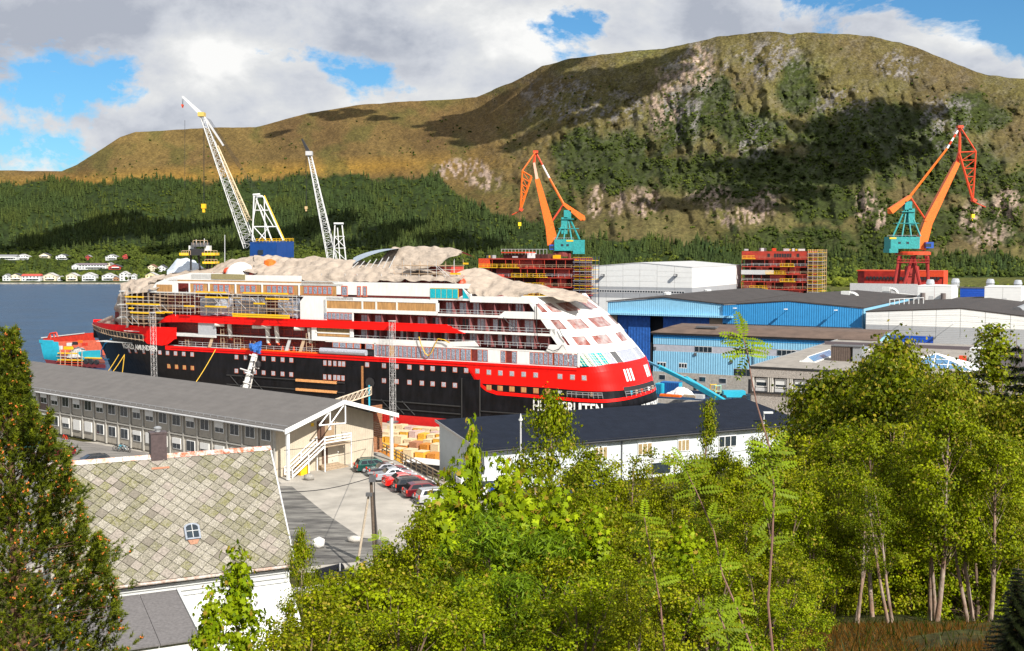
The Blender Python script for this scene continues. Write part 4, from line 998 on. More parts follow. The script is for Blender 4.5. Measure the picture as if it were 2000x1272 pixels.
def column_crane():
    p0=P(478,772,241);rt=thing('column_crane','leaning white crane boom with blue wrapped top in front of the black hull','crane',p0)
    p1=P(498,692,243);b=MB();b.tube(p0,p1,1.0,8,.62);b.build('boom_section',mat('white_boom',(.66,.66,.62),.5,.15,1),rt)
    b=MB();b.tube(P(484,770,240),P(496,705,242),.16,5);b.tube(P(470,755,241),P(490,745,241),.2,5);b.build('cable_chain',dgrey,rt)
    for px,py in((486,730),(497,717),(476,722),(482,748),(474,765),(494,695)):b=MB();b.tube(P(px-7,py-2,240.6),P(px+9,py+3,240.6),.16,5);b.build('bracket',lgrey,rt)
    b=MB();c0=P(499,680,243.5);rr_=random.Random(3)
    for k in range(9):b.box(c0+Vector((rr_.uniform(-.7,.7),rr_.uniform(-.5,.5),rr_.uniform(-.8,.9))),(1.2,.9,.9),x=(1,rr_.uniform(-1,1),rr_.uniform(-.6,.6)),y=(rr_.uniform(-1,1),1,0),z=(0,rr_.uniform(-.4,.4),1))
    b.build('blue_wrap',mat('blue_cloth',(.02,.12,.42),.7,.4,1.5,1,3),rt)
    b=MB();b.lathe(tuple(P(504,711,239)-Vector((0,0,.8))),[(.2,0),(.62,.3),(.62,1.1),(.2,1.5)],9);b.build('hook_block',blk,rt)
    b=MB();b.tube(P(504,706,239),P(501,686,243),.05,4);b.build('hook_rope',blk,rt)
column_crane()
def gangway():
    A=P(650,795,195);B_=P(721,772,205);rt=thing('gangway','pale latticed gangway rising to the hull behind the white gable','gangway',A)
    for k,off in(('near',0),('far',1.2)):
        b=MB();o=Vector((.3,off,0));b.tube(A+o,B_+o,.08,4);b.tube(A+o+Vector((0,0,1.2)),B_+o+Vector((0,0,1.4)),.06,4)
        for i in range(9):p=A.lerp(B_,i/8)+o;q=A.lerp(B_,(i+1)/8)+o;b.tube(p,p+Vector((0,0,1.3)),.04,4);(i<8)and(b.tube(p,q+Vector((0,0,1.3)),.04,4),b.tube(p+Vector((0,0,1.3)),q,.04,4))
        b.build('lattice_side',mat('galvanised_tan',(.6,.5,.38),.6),rt)
    b=MB();b.tube(B_+Vector((0,0,-3)),B_+Vector((0,0,1.8)),.16,5);b.build('post',cyan,rt)
gangway()
rp=[((196,728),(232,693)),((204,730),(243,693)),((236,731),(243,693)),((372,746),(421,683))]
for i,(a,b_)in enumerate(rp):
    s0=inv0=None;p1=P(b_[0],b_[1],257 if i<3 else 232);p0=P(a[0],a[1]+16,240 if i<3 else 226);b=MB();pts=[p0.lerp(p1,k/6)-Vector((0,0,math.sin(k/6*math.pi)*.3))for k in range(7)];b.path(pts,.09,4)
    tag(b.build('mooring_rope',ropey),['leftmost yellow mooring rope slanting down from the ship end','middle yellow mooring rope at the ship end, slanting','nearly upright yellow mooring rope at the ship end','long thin yellow rope from the open deck down across the black hull'][i],'rope','mooring ropes')
# hose festoon on the side
b=MB();b.path([Q(*(lambda a:(a[0],.5,a[1]))(SHIP.hit(x,y,.5)))for x,y in((818,658),(822,672),(830,690),(836,695),(842,690),(850,672),(855,662),(868,664),(878,670))],.1,4);tag(b.build('hose',ropey),'yellow hose looped over the white bulwark at the middle of the ship','hose')
for i,pts in enumerate((((983,620),(996,634),(1006,640)),((1048,594),(1048,640),(1050,668),(1070,682),(1080,686),(1092,682),(1098,674)),((1092,642),(1098,655),(1106,664)))):
    b=MB();b.path([Q(*(lambda a:(a[0],.3,a[1]))(SHIP.hit(x,y,.3)))for x,y in pts],.07,4);tag(b.build('cable',blk),['short dark cable over the uppermost balcony corner','long dark cable hanging from the top terrace in a loop','short dark cable at the second terrace corner'][i],'cable')
# masthead platform
def masthead():
    rt=thing('masthead','black radar mast platform with yellow railed stages above the tarpaulins','mast',P(391,520,262));Y=262
    def bx(name,x0,x1,y0,y1,m,dp=3):a=P(x0,y1,Y);c=P(x1,y0,Y);b=MB();b.box((a+c)/2,(abs(c.x-a.x),dp,abs(c.z-a.z)));return b.build(name,m,rt)
    bx('radar_house',374,402,486,499,blk);bx('dome',371,381,480,490,offwhite,2);bx('dome',402,411,480,490,offwhite,2);bx('upper_stage',377,405,474,482,dgrey);bx('lower_stage',355,372,494,499,yellow,4);bx('lower_stage',399,424,494,499,yellow,4);bx('stair_stage',400,424,511,515,yellow,4)
    for x0,x1,y0 in((355,372,490),(399,424,490),(377,405,470),(400,424,507)):
        b=MB();b.tube(P(x0,y0,Y-2),P(x1,y0,Y-2),.06,4)
        for k in range(5):x=x0+(x1-x0)*k/4;b.tube(P(x,y0,Y-2),P(x,y0+8,Y-2),.05,4)
        b.build('guard_rail',tan,rt)
    for x in(373,388,405,410,418):b=MB();b.tube(P(x,497,Y),P(x+(3 if x==388 else 0),528,Y),.25,5);b.build('leg',blk,rt)
    b=MB();b.tube(P(399,466,Y),P(399,480,Y),.1,4);b.tube(P(383,468,Y),P(383,480,Y),.08,4);b.build('aerial',lgrey,rt)
masthead()
# ================================================================ THE YARD
lblue=mat('pale_blue_cladding',(.24,.50,.68),.55,.07,.4,stripe=((*SX,0),.6,.35))
mblue=mat('blue_cladding',(.035,.26,.56),.5,.08,.4,stripe=((*SX,0),.6,.35))
doorblue=mat('door_blue',(.02,.10,.36),.5,.25,.5,stripe=((*SX,0),.9,.25))
panelw=mat('white_panel',(.76,.76,.74),.45,.03,.3,stripe=((0,0,1),.45,.12))
panelg=mat('grey_panel',(.36,.37,.385),.5,.04,.3,stripe=((0,0,1),.45,.12))
roofd=mat('dark_roof_felt',(.045,.038,.036),.9,.25,.12,.2,2)
roofb=mat('brown_roof_felt',(.12,.08,.06),.9,.25,.15,.2,2)
deepblue=mat('roller_door_blue',(.008,.07,.42),.45,.08,.5,stripe=((0,0,1),.6,.2))
class Facade(Wall):
    """wall plane parallel to the quay through a sighted point"""
    def __init__(S,px,py,Y,d=SX):S.p0=P(px,py,Y);Wall.__init__(S,S.p0,d)
    def A(S,px,py,t=0):return S.hit(px,py,t)[0]
    def Z(S,px,py,t=0):return S.hit(px,py,t)[1]
    def pt(S,px,py,t=0):a,z=S.hit(px,py,t);return S.at(a,t,z)
    def rect(S,name,x0,x1,z0,z1,m,parent,t0=-.1,t1=.05,ref=640,label=None):
        a0,a1=S.A(x0,ref),S.A(x1,ref);return S.recta(name,a0,a1,z0,z1,m,parent,t0,t1,label)
    def recta(S,name,a0,a1,z0,z1,m,parent,t0=-.1,t1=.05,label=None):
        b=MB();b.hexa([S.at(a0,t1,z0),S.at(a1,t1,z0),S.at(a1,t0,z0),S.at(a0,t0,z0),S.at(a0,t1,z1),S.at(a1,t1,z1),S.at(a1,t0,z1),S.at(a0,t0,z1)]);return b.build(name,m,parent,label=label)
    def windows(S,name,a0,a1,z0,z1,n,parent,gap=.12,m=None,fm=None,t=.06):
        f=S.recta(name,a0,a1,z0,z1,fm or offwhite,parent,-.05,t);w=(a1-a0)/n
        for i in range(n):S.recta('pane',a0+w*i+gap/2,a0+w*(i+1)-gap/2,z0+gap,z1-gap,m or glass,f,0,t+.04)
        return f
def lamp(parent_label,fac,px,py,out=2.2):
    p=fac.pt(px,py,.1);rt=thing('wall_lamp',parent_label,'lamp',p,'lamps on the yard halls');nn=Vector((*fac.n,0));b=MB();b.tube(p,p+nn*out+Vector((0,0,.25)),.06,5);b.build('arm',steel,rt);b=MB();b.box(p+nn*(out+.3)+Vector((0,0,.25)),(.7,1.1,.22),x=(*fac.d,0),y=nn);b.build('lamp_head',white,rt)
# -- great blue halls
def blue_halls():
    W=Facade(1187,600,330);zT=W.Z(1412,595);BB=Vector((*SB,0))
    a0,a1,a2=W.A(1187,600),W.A(1413,600),W.A(1687,610)
    zl,zp,zr=W.Z(1187,590),W.Z(1302,582),W.Z(1412,595)
    rt=thing('pale_blue_hall','pale faded blue shipyard hall with big sliding doors behind the ship stern','hall',W.at((a0+a1)/2,-5,1.6));zb=W.Z(1187,612);zb2=zb
    b=MB();b.prism([W.at(a0,0,zb),W.at(a1,0,zb),W.at(a1,0,zr),W.at((a0+a1)/2,0,zp),W.at(a0,0,zl)],BB*.4);b.build('gable_cladding',lblue,rt)
    W.recta('awning',a0-.5,a1+3,zb-.25,zb+.3,lblue,rt,-.3,1.6)
    b=MB();b.prism([W.at(a0,-.5,1.6),W.at(a0,-85,1.6),W.at(a0,-85,zl-.3),W.at(a0,-.5,zl-.3)],Vector((*SX,0))*.3);b.build('side_wall',lblue,rt)
    W.recta('door_back',a0,a1,1.6,zb-.2,mat('hall_dark',(.02,.02,.022),.9),rt,-3.4,-3.2)
    W.recta('timber_panel',W.A(1187,640),W.A(1203,640),1.6,zb-.3,mat('door_timber',(.42,.28,.17),.8,.2,1),rt,-.9,-.6)
    for x0,x1,t in((1204,1226,-.9),(1226,1268,-.5),(1293,1337,-.9),(1337,1384,-.5)):W.rect('sliding_door',x0,x1,1.7,zb-.3,doorblue,rt,t-.3,t)
    W.recta('timber_panel',W.A(1384,640),W.A(1410,640),1.6,zb-.3,MATS['door_timber'],rt,-.9,-.6)
    b=MB();am=(a0+a1)/2
    for q0,q1,z0,z1 in((a0-.3,am,zl,zp),(am,a1,zp,zr)):b.prism([W.at(q0,.3,z0+.05),W.at(q1,.3,z1+.05),W.at(q1,-85,z1+.05),W.at(q0,-85,z0+.05)],(0,0,.25))
    b.build('roof',roofd,rt)
    rt=thing('bright_blue_hall','bright blue corrugated hall with a window strip, right of the faded hall','hall',W.at((a1+a2)/2,-5,1.6));zb=W.Z(1420,632,.6)
    z0_,zp2,z2_=W.Z(1412,596),W.Z(1541,589),W.Z(1687,603);am=W.A(1541,590)
    b=MB();b.prism([W.at(a1,.6,zb),W.at(a2,.6,zb),W.at(a2,.6,z2_),W.at(am,.6,zp2),W.at(a1,.6,z0_)],BB*.5);b.build('gable_cladding',mblue,rt)
    n=38;f=W.recta('window_strip',a1+1,a2-3.2,zb-2.6,zb-.05,lgrey,rt,-.1,.3)
    for i in range(n):a=a1+1.2+(a2-a1-4.6)*i/n;W.recta('pane',a,a+(a2-a1-4.6)/n*.78,zb-2.4,zb-.35,glass,f,.25,.36)
    W.recta('lower_wall',a1,a2,1.6,zb-2.6,lblue,rt,-.2,.25)
    b=MB();b.prism([W.at(a2,.6,1.6),W.at(a2,-75,1.6),W.at(a2,-75,z2_),W.at(a2,.6,z2_)],Vector((*SX,0))*-.3);b.build('side_wall',lblue,rt)
    b=MB()
    for q0,q1,z0,z1 in((a1+.02,am,z0_,zp2),(am,a2+.1,zp2,z2_)):b.prism([W.at(q0,.75,z0+.06),W.at(q1,.75,z1+.06),W.at(q1,-85,z1+.06),W.at(q0,-85,z0+.06)],(0,0,.25))
    b.build('roof',roofd,rt)
    for x,l in((1441,'left lamp on the bright blue hall'),(1540,'middle lamp on the bright blue hall'),(1637,'right lamp on the bright blue hall')):lamp(l,W,x,603+(x-1441)*.02,2.4)
    return W,a2,z2_
WB,aB,zB=blue_halls()
# -- white panelled hall on the right
def white_hall(W,a0,a1,zt0,zp,zt1,zmid,zbot,label,ncol,roofdepth=90,door=None,nrow=3):
    rt=thing('white_hall',label,'hall',W.at((a0+a1)/2,-3,1.6));SBv=Vector((*SB,0));am=(a0+a1)*.5
    top=lambda a:float(np.interp(a,[a0,am,a1],[zt0,zp,zt1]));zm=lambda a:float(np.interp(a,[a0,a1],zmid))
    w=(a1-a0)/ncol
    for i in range(ncol):
        q0,q1=a0+w*i+.05,a0+w*(i+1)-.05
        for j in range(nrow):
            k0,k1=j/nrow,(j+1)/nrow;g=.04
            b=MB();b.prism([W.at(q0,.08,zm(q0)+(top(q0)-zm(q0))*k0+g),W.at(q1,.08,zm(q1)+(top(q1)-zm(q1))*k0+g),W.at(q1,.08,zm(q1)+(top(q1)-zm(q1))*k1),W.at(q0,.08,zm(q0)+(top(q0)-zm(q0))*k1)],SBv*.2);b.build('wall_panel',panelw,rt)
        zz=zbot(q0)if callable(zbot)else zbot
        hits=door and q1>door[0]and q0<door[1]
        for j in range(2):
            zlo=zz if not hits else max(zz,door[2]);k0,k1=j/2,(j+1)/2
            b=MB();b.prism([W.at(q0,.08,zlo+(zm(q0)-zlo)*k0+.04),W.at(q1,.08,zlo+(zm(q1)-zlo)*k0+.04),W.at(q1,.08,zlo+(zm(q1)-zlo)*k1),W.at(q0,.08,zlo+(zm(q0)-zlo)*k1)],SBv*.2);b.build('wall_panel',panelg,rt)
    b=MB();b.prism([W.at(a0,-.16,1.6),W.at(a1,-.16,1.6),W.at(a1,-.16,zt1-.1),W.at(am,-.16,zp-.1),W.at(a0,-.16,zt0-.1)],SBv*roofdepth);b.build('body',panelw,rt)
    b=MB()
    for q0,q1,z0,z1 in((a0-.1,am,zt0,zp),(am,a1+.1,zp,zt1)):b.prism([W.at(q0,.15,z0),W.at(q1,.15,z1),W.at(q1,-roofdepth,z1),W.at(q0,-roofdepth,z0)],(0,0,.3))
    b.build('roof',roofd,rt);return rt
W2=Facade(1691,611,(WB.at(aB,0,0)).y-3)
def right_hall():
    a0,a1=W2.A(1691,620),W2.A(2075,640);z0,z1=W2.Z(1695,610),W2.Z(2060,628);zp=W2.Z(1870,606)+.3
    zm=(W2.Z(1695,634.5),W2.Z(2000,644.5));d0,d1,dz=W2.A(1730,665),W2.A(1822,670),W2.Z(1775,656)
    rt=white_hall(W2,a0,a1,z0,zp,z1,zm,8.0,'long white and grey panelled hall with blue roller door at right',8,80,(d0,d1,dz))
    W2.recta('roller_door',d0,d1,8.0,dz,deepblue,rt,-.05,.14);W2.recta('lower_panel',a0,d0,8,dz,lblue,rt,-.05,.12)
    W2.recta('lower_panel',d1+.1,a1,8,dz,panelg,rt,-.06,.07)
    for x,y,l in((1764,629,'left lamp on the right white hall'),(1863,632,'middle lamp on the right white hall'),(1955,634,'right lamp on the right white hall, half behind a treetop')):lamp(l,W2,x,y,2.6)
right_hall()
def back_white_hall():
    W=Facade(1352,545,425);a0,a1=W.A(1152,545),0;zt=W.Z(1352,523);zp=zt+1.6
    rt=thing('white_hall','big white hall with a grey band and dark window strip behind the blue hall','hall',W.at((a0+a1)/2,-10,1.6));zm0,zm1=W.Z(1152,561),W.Z(1352,563);SBv=Vector((*SB,0));SXv=Vector((*SX,0))
    ncol=6;w=(a1-a0)/ncol;zg=20.6;zw0,zw1=W.Z(1250,572),W.Z(1250,567);zb=zw0-2.0
    am=a0+3*w;top=lambda a:float(np.interp(a,[a0,am,a1],[zt,zp,zt]))
    for i in range(ncol):
        q0,q1=a0+w*i+.06,a0+w*(i+1)-.06
        for k in range(4):
            z0=zm1+(min(top(q0),top(q1))-zm1)*k/4;z1=zm1+(min(top(q0),top(q1))-zm1)*(k+1)/4
            b=MB();b.prism([W.at(q0,.1,z0+.05),W.at(q1,.1,z0+.05),W.at(q1,.1,z1 if k<3 else top(q1)),W.at(q0,.1,z1 if k<3 else top(q0))],SBv*.25);b.build('wall_panel',panelw,rt)
        b=MB();b.prism([W.at(q0,.1,zb),W.at(q1,.1,zb),W.at(q1,.1,zm1),W.at(q0,.1,zm1)],SBv*.25);b.build('wall_panel',panelg,rt)
        b=MB();b.prism([W.at(q0,.1,1.6),W.at(q1,.1,1.6),W.at(q1,.1,zb-.05),W.at(q0,.1,zb-.05)],SBv*.25);b.build('wall_panel',panelw,rt)
    W.windows('window_strip',W.A(1166,570),W.A(1337,570),zw0-.2,zw1+.1,34,rt,.35,fm=lgrey,t=.14)

    R=Wall(W.at(a1,0,0),SB);r1=R.hit(1447,550)[0];n=4;nn=SXv
    zr1=0
    for i in range(n):
        q0,q1=r1*i/n+.06,r1*(i+1)/n-.06
        for z0,z1,m_ in((1.6,zb-.05,panelw),(zb,zm1,panelg),(zm1+.05,(zm1+zt)/2,panelw),((zm1+zt)/2+.05,zt,panelw)):
            b=MB();b.prism([W.at(a1,-q0,z0),W.at(a1,-q1,z0),W.at(a1,-q1,z1),W.at(a1,-q0,z1)],SXv*-.25);b.build('wall_panel',m_,rt)
    b=MB();b.prism([W.at(a0,-.16,1.6),W.at(a1-.3,-.16,1.6),W.at(a1-.3,-.16,zt-.1),W.at(am,-.16,zp-.1),W.at(a0,-.16,zt-.1)],SBv*(r1-.3));b.build('body',panelw,rt)
    b=MB()
    for q0,q1,z0,z1 in((a0-.1,am,zt,zp),(am,a1+.1,zp,zt)):b.prism([W.at(q0,.2,z0),W.at(q1,.2,z1),W.at(q1,-r1,z1),W.at(q0,-r1,z0)],(0,0,.25))
    b.build('roof',lgrey,rt)
    for x,l in((1179,'left lamp box high on the rear white hall'),(1321,'right lamp box high on the rear white hall')):
        p=W.pt(x,537.5,.1);r_=thing('wall_lamp',l,'lamp',p,'lamp boxes on the rear white hall');b=MB();b.box(p+Vector((*W.n,0))*.8,(1.0,1.6,.9),x=SXv,y=(*W.n,0));b.build('housing',dgrey,r_)
        b=MB();b.box(p+Vector((*W.n,0))*1.62,(.8,.06,.7),x=SXv,y=(*W.n,0));b.build('lens',lgrey,r_)
back_white_hall()
# -- factory block in pale blue with concrete base
def factory():
    W=Facade(1276,700,283.5);SBv=Vector((*SB,0));SXv=Vector((*SX,0));a0,a1=0,W.A(1712,700);zt=W.Z(1276,652);zc=W.Z(1276,725)
    rt=thing('factory_building','pale blue corrugated workshop on a concrete base with a brown roof','building',W.at(a1/2,-6,1.6))
    zb0,zb1=W.Z(1276,685),W.Z(1276,672)
    W.recta('upper_cladding',a0,a1,zb1,zt,lblue,rt,-.3,.05);W.recta('lower_cladding',a0,a1,zc,zb0,lblue,rt,-.3,.05);W.recta('eaves_board',a0-.4,a1+.4,zt-.1,zt+.35,blk,rt,-.5,.5);W.recta('eaves_shade_strip',a0,a1,zt-1.0,zt-.12,mblue,rt,-.2,.1)  # darker blue strip paints the shade of the eaves on the cladding
    W.recta('grey_band',a0,a1,zb0,zb1,mat('washed_grey',(.42,.42,.46),.7,.12,.5),rt,-.3,0)
    W.recta('concrete_base',a0-.1,a1,1.5,zc,concrete,rt,-.4,.12)
    for x0,x1 in((1357,1391),(1436,1470),(1518,1555)):W.windows('window',W.A(x0,683),W.A(x1,684),zb0+.1,zb1-.05,4,rt,.14)
    for x0,x1,y in((1284,1301,712),(1326,1342,714)):a=W.A(x0,y);W.windows('window',a,W.A(x1,y),W.Z(x0,y+5),W.Z(x0,y-5.5),3,rt,.2,fm=white)
    W.windows('window',W.A(1433,728),W.A(1466,730),zc-.4,zc+1.7,4,rt,.12,fm=concrete)
    for x0,x1,y in((1288,1300,736),(1328,1340,738),(1366,1379,740),(1405,1419,743)):W.windows('window',W.A(x0,y),W.A(x1,y),W.Z(x0,y+6),W.Z(x0,y-5),1,rt,.16,fm=lgrey,t=.18)
    W.rect('door',1355,1361,1.6,4.3,blk,rt,-.05,.16,745);W.rect('garage_door',1462,1468,1.6,5.0,blk,rt,-.05,.16,745)
    for x,y in((1358,692),(1428,707),(1279,680)):p=W.pt(x,y,.2);b=MB();b.box(p,(.6,.3,.6),x=SXv,y=(*W.n,0));b.build('wall_box',dgrey,rt)
    b=MB();b.tube(W.pt(1471,665,.25),W.pt(1471,714,.25),.1,5);b.build('downpipe',blk,rt)
    dp=15;zr=zt+.55
    b=MB();b.prism([W.at(a0-.6,.6,zt+.3),W.at(a1+.6,.6,zt+.3),W.at(a1+.6,-6,zt+1.6),W.at(a0+2.5,-6,zt+1.6)],(0,0,.12));b.prism([W.at(a0+2.5,-6,zt+1.6),W.at(a1+.6,-6,zt+1.6),W.at(a1+.6,-dp,zt+1.7),W.at(a0+2,-dp,zt+1.7)],(0,0,.12));b.build('roof',roofb,rt)
    b=MB();b.prism([W.at(a0,-.4,1.6),W.at(a0,-dp,1.6),W.at(a0,-dp,zt),W.at(a0,-.4,zt)],SXv*.3);b.prism([W.at(a1,-.4,1.6),W.at(a1,-dp,1.6),W.at(a1,-dp,zt+1),W.at(a1,-.4,zt)],SXv*-.3);b.build('end_wall',lblue,rt)
    b=MB();b.box(W.pt(1382,640,-5)+Vector((0,0,.1)),(5,3,.4),x=SXv,y=SBv);b.build('roof_hatch',dgrey,rt)
factory()
# -- concrete office with flat roof, skylights
def office():
    W=Facade(1468,740,200);SBv=Vector((*SB,0));SXv=Vector((*SX,0));a1=W.A(1850,760);zt=W.Z(1468,717);rt=thing('office_building','exposed-aggregate concrete office with flat felt roof and ridge skylights','building',W.at(a1/2,-10,1.6))
    zf=W.Z(1468,735);zw1=zf-.25;zw0=W.Z(1468,763);D=Wall(W.at(0,0,0),SB).hit(1637,674)[0]
    W.recta('fascia',-.2,a1,zf,zt,mat('aggregate_concrete',(.34,.31,.28),.95,.35,2.5,.8,9),rt,-.4,.35)
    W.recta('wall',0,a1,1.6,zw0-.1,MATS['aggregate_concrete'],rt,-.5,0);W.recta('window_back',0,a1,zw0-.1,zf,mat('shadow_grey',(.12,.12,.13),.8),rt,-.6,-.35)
    W.recta('ledge',-.2,a1,zw0-.35,zw0-.05,blk,rt,-.2,.3)
    p=3.4;i=0;a=.25
    while a<a1-3:
        f=W.recta('window',a+.45,a+2.5,zw0+.75,zw1,white,rt,-.35,-.1);W.recta('pane',a+.6,a+2.35,zw0+.95,zw1-.15,glass,f,-.2,-.05);W.recta('blind',a+.6,a+2.35,zw1-.7-.3*(i%2),zw1-.15,offwhite,f,-.2,-.02)
        W.recta('spandrel',a+.45,a+2.5,zw0,zw0+.6,lgrey,rt,-.35,-.05)
        for q in(a,a+2.7,a+3.1):W.recta('pilaster',q,q+.22,zw0-.05,zf+.02,mat('cast_stone',(.52,.50,.46),.8,.1,3),rt,-.3,.3)
        a+=p;i+=1
    rfm=mat('light_roof_felt',(.27,.245,.215),.95,.2,.2,.2,2)
    b=MB();b.prism([W.at(-.2,.35,zt),W.at(a1,.35,zt),W.at(a1,-D,zt),W.at(-.2,-D,zt)],(0,0,.12));b.build('roof',rfm,rt)
    b=MB();b.prism([W.at(-.2,-.1,1.6),W.at(-.2,-D,1.6),W.at(-.2,-D,zt),W.at(-.2,-.1,zt)],SXv*.3);b.build('end_wall',MATS['aggregate_concrete'],rt)
    W.recta('roof_edge',-.3,a1,zt-.2,zt+.2,blk,rt,.36,.42)
    b=MB();b.prism([W.at(-.32,.4,zt+.1),W.at(-.32,-D,zt+.1),W.at(-.1,-D,zt+.1),W.at(-.1,.4,zt+.1)],(0,0,.15));b.build('roof_edge',steel,rt)
    def ridge_light(p0,ln,wd,hh,lab=None):
        f=MB();u=SBv;v=SXv;e=p0+u*ln;h_=Vector((0,0,hh));f.prism([p0-v*wd/2,p0+v*wd/2,p0+h_],u*.15);f.prism([e-v*wd/2,e+v*wd/2,e+h_],u*-.15);f.box((p0+e)/2+Vector((0,0,.1)),(wd+.3,ln,.2),x=v,y=u);f.tube(p0+h_,e+h_,.08,4)
        fo=f.build('skylight',white,rt);n=int(ln/1.1)
        for i in range(n):
            for sg in(-1,1):
                q=MB();q.face([p0+u*(ln*(i+.08)/n)+v*sg*wd/2*.94+Vector((0,0,.24)),p0+u*(ln*(i+.92)/n)+v*sg*wd/2*.94+Vector((0,0,.24)),p0+u*(ln*(i+.92)/n)+h_*.94,p0+u*(ln*(i+.08)/n)+h_*.94][::sg]);q.build('pane',mat('sky_pane',(.10,.22,.38),.08,.2,2,spec=1),fo)
    ridge_light(G(1577,708,zt+.15),17,2.6,1.0);ridge_light(G(1742,708,zt+.15),15,2.6,1.0);ridge_light(G(1668,690,zt+.15),9,2.2,.9)
    c=G(1640,706,zt+.1)+SBv*2;b=MB();b.box(c+Vector((0,0,1.35)),(3.4,3.2,2.7),x=SXv,y=SBv);b.build('plant_box',mat('plant_brown',(.10,.07,.055),.7,.2,1,stripe=((*SX,0),.4,.3)),rt);b=MB();b.box(c+Vector((0,0,2.75))+SXv*1.0,(5.4,3.4,.15),x=SXv,y=SBv);b.build('plant_cap',dgrey,rt)
    b=MB();b.box(c+SXv*3+Vector((0,0,1.3)),(1.6,3,2.6),x=SXv,y=SBv);b.build('plant_grille',steel,rt)

    pc=G(1822,722,zt-.2)+SBv*3;r_=thing('glass_pyramid','glass pyramid rooflight with white bars beside the office','rooflight',pc-Vector((0,0,6)));ap=P(1815,690,pc.y+1);hw=7.0;cs_=[pc-SXv*hw-SBv*hw*.55,pc+SXv*hw-SBv*hw*.55,pc+SXv*hw+SBv*hw*.9,pc-SXv*hw+SBv*hw*.9];ap=Vector(((pc.x),(pc.y),ap.z))
    fb=MB()
    for c_ in cs_:fb.tube(c_,ap,.14,4)
    for i in range(4):fb.tube(cs_[i],cs_[(i+1)%4],.16,4)
    for i in range(4):
        A_,B_=cs_[i],cs_[(i+1)%4]
        for k in range(1,6):q=A_.lerp(B_,k/6);top=A_.lerp(ap,min(k,6-k)/3)if k!=3 else ap;top=(A_ if k<=3 else B_).lerp(ap,min(k,6-k)/3);fb.tube(q,top,.09,4)
        for h_ in(.35,.66):fb.tube(A_.lerp(ap,h_),B_.lerp(ap,h_),.08,4)
        for k in range(7):q=A_.lerp(B_,k/6);fb.tube(q,q-Vector((0,0,3.2)),.09,4)
        fb.tube(A_-Vector((0,0,2.2)),B_-Vector((0,0,2.2)),.08,4)
    fb.build('frame',white,r_)
    for i in range(4):
        A_,B_=cs_[i],cs_[(i+1)%4]
        for r0,r1 in((0,.35),(.35,.66),(.66,1)):
            n=6 if r0==0 else(4 if r0<.5 else 2)
            for k in range(n):
                a_,b_=A_.lerp(ap,r0),B_.lerp(ap,r0);c_,d_=A_.lerp(ap,r1),B_.lerp(ap,r1);q=MB();q.face([a_.lerp(b_,(k+.03)/n),a_.lerp(b_,(k+.97)/n),c_.lerp(d_,(k+.97)/n),c_.lerp(d_,(k+.03)/n)]);q.build('pane',MATS['sky_pane'],r_)
        q=MB();q.face([A_,B_,B_-Vector((0,0,3.2)),A_-Vector((0,0,3.2))]);q.build('side_glass',glass,r_)

    rt2=thing('flat_roofed_building','dark flat-roofed annexe in front of the right white hall','building',G(1950,720,zt-1));p=G(1745,684,zt-.6);b=MB();e=SXv*60;b.prism([p,p+e,p+e+SBv*-34,p-SBv*34+SXv*14],(0,0,-.4));b.build('roof',mat('violet_roof_felt',(.075,.06,.065),.9,.25,.2),rt2)
    b=MB();q0=p-SBv*33+SXv*14;b.prism([q0,q0+SXv*45,q0+SXv*45-Vector((0,0,11)),q0-Vector((0,0,11))],SBv*.3);b.build('wall',concrete,rt2)
    b=MB();b.box(p+SXv*16-SBv*1+Vector((0,0,.8)),(60,.8,1.2),x=SXv,y=SBv);b.build('parapet',mat('parapet_violet',(.11,.09,.10),.8),rt2)
    c=G(1922,712,zt-.6);b=MB();b.box(c+Vector((0,0,1.5)),(4.6,4,3.0),x=SXv,y=SBv);b.build('roof_plant',offwhite,rt2)
    c=G(1880,712,zt-.6);b=MB();b.box(c+Vector((0,0,.8)),(1.2,1,1.6),x=SXv,y=SBv);b.build('roof_vent',orangered,rt2)
office()
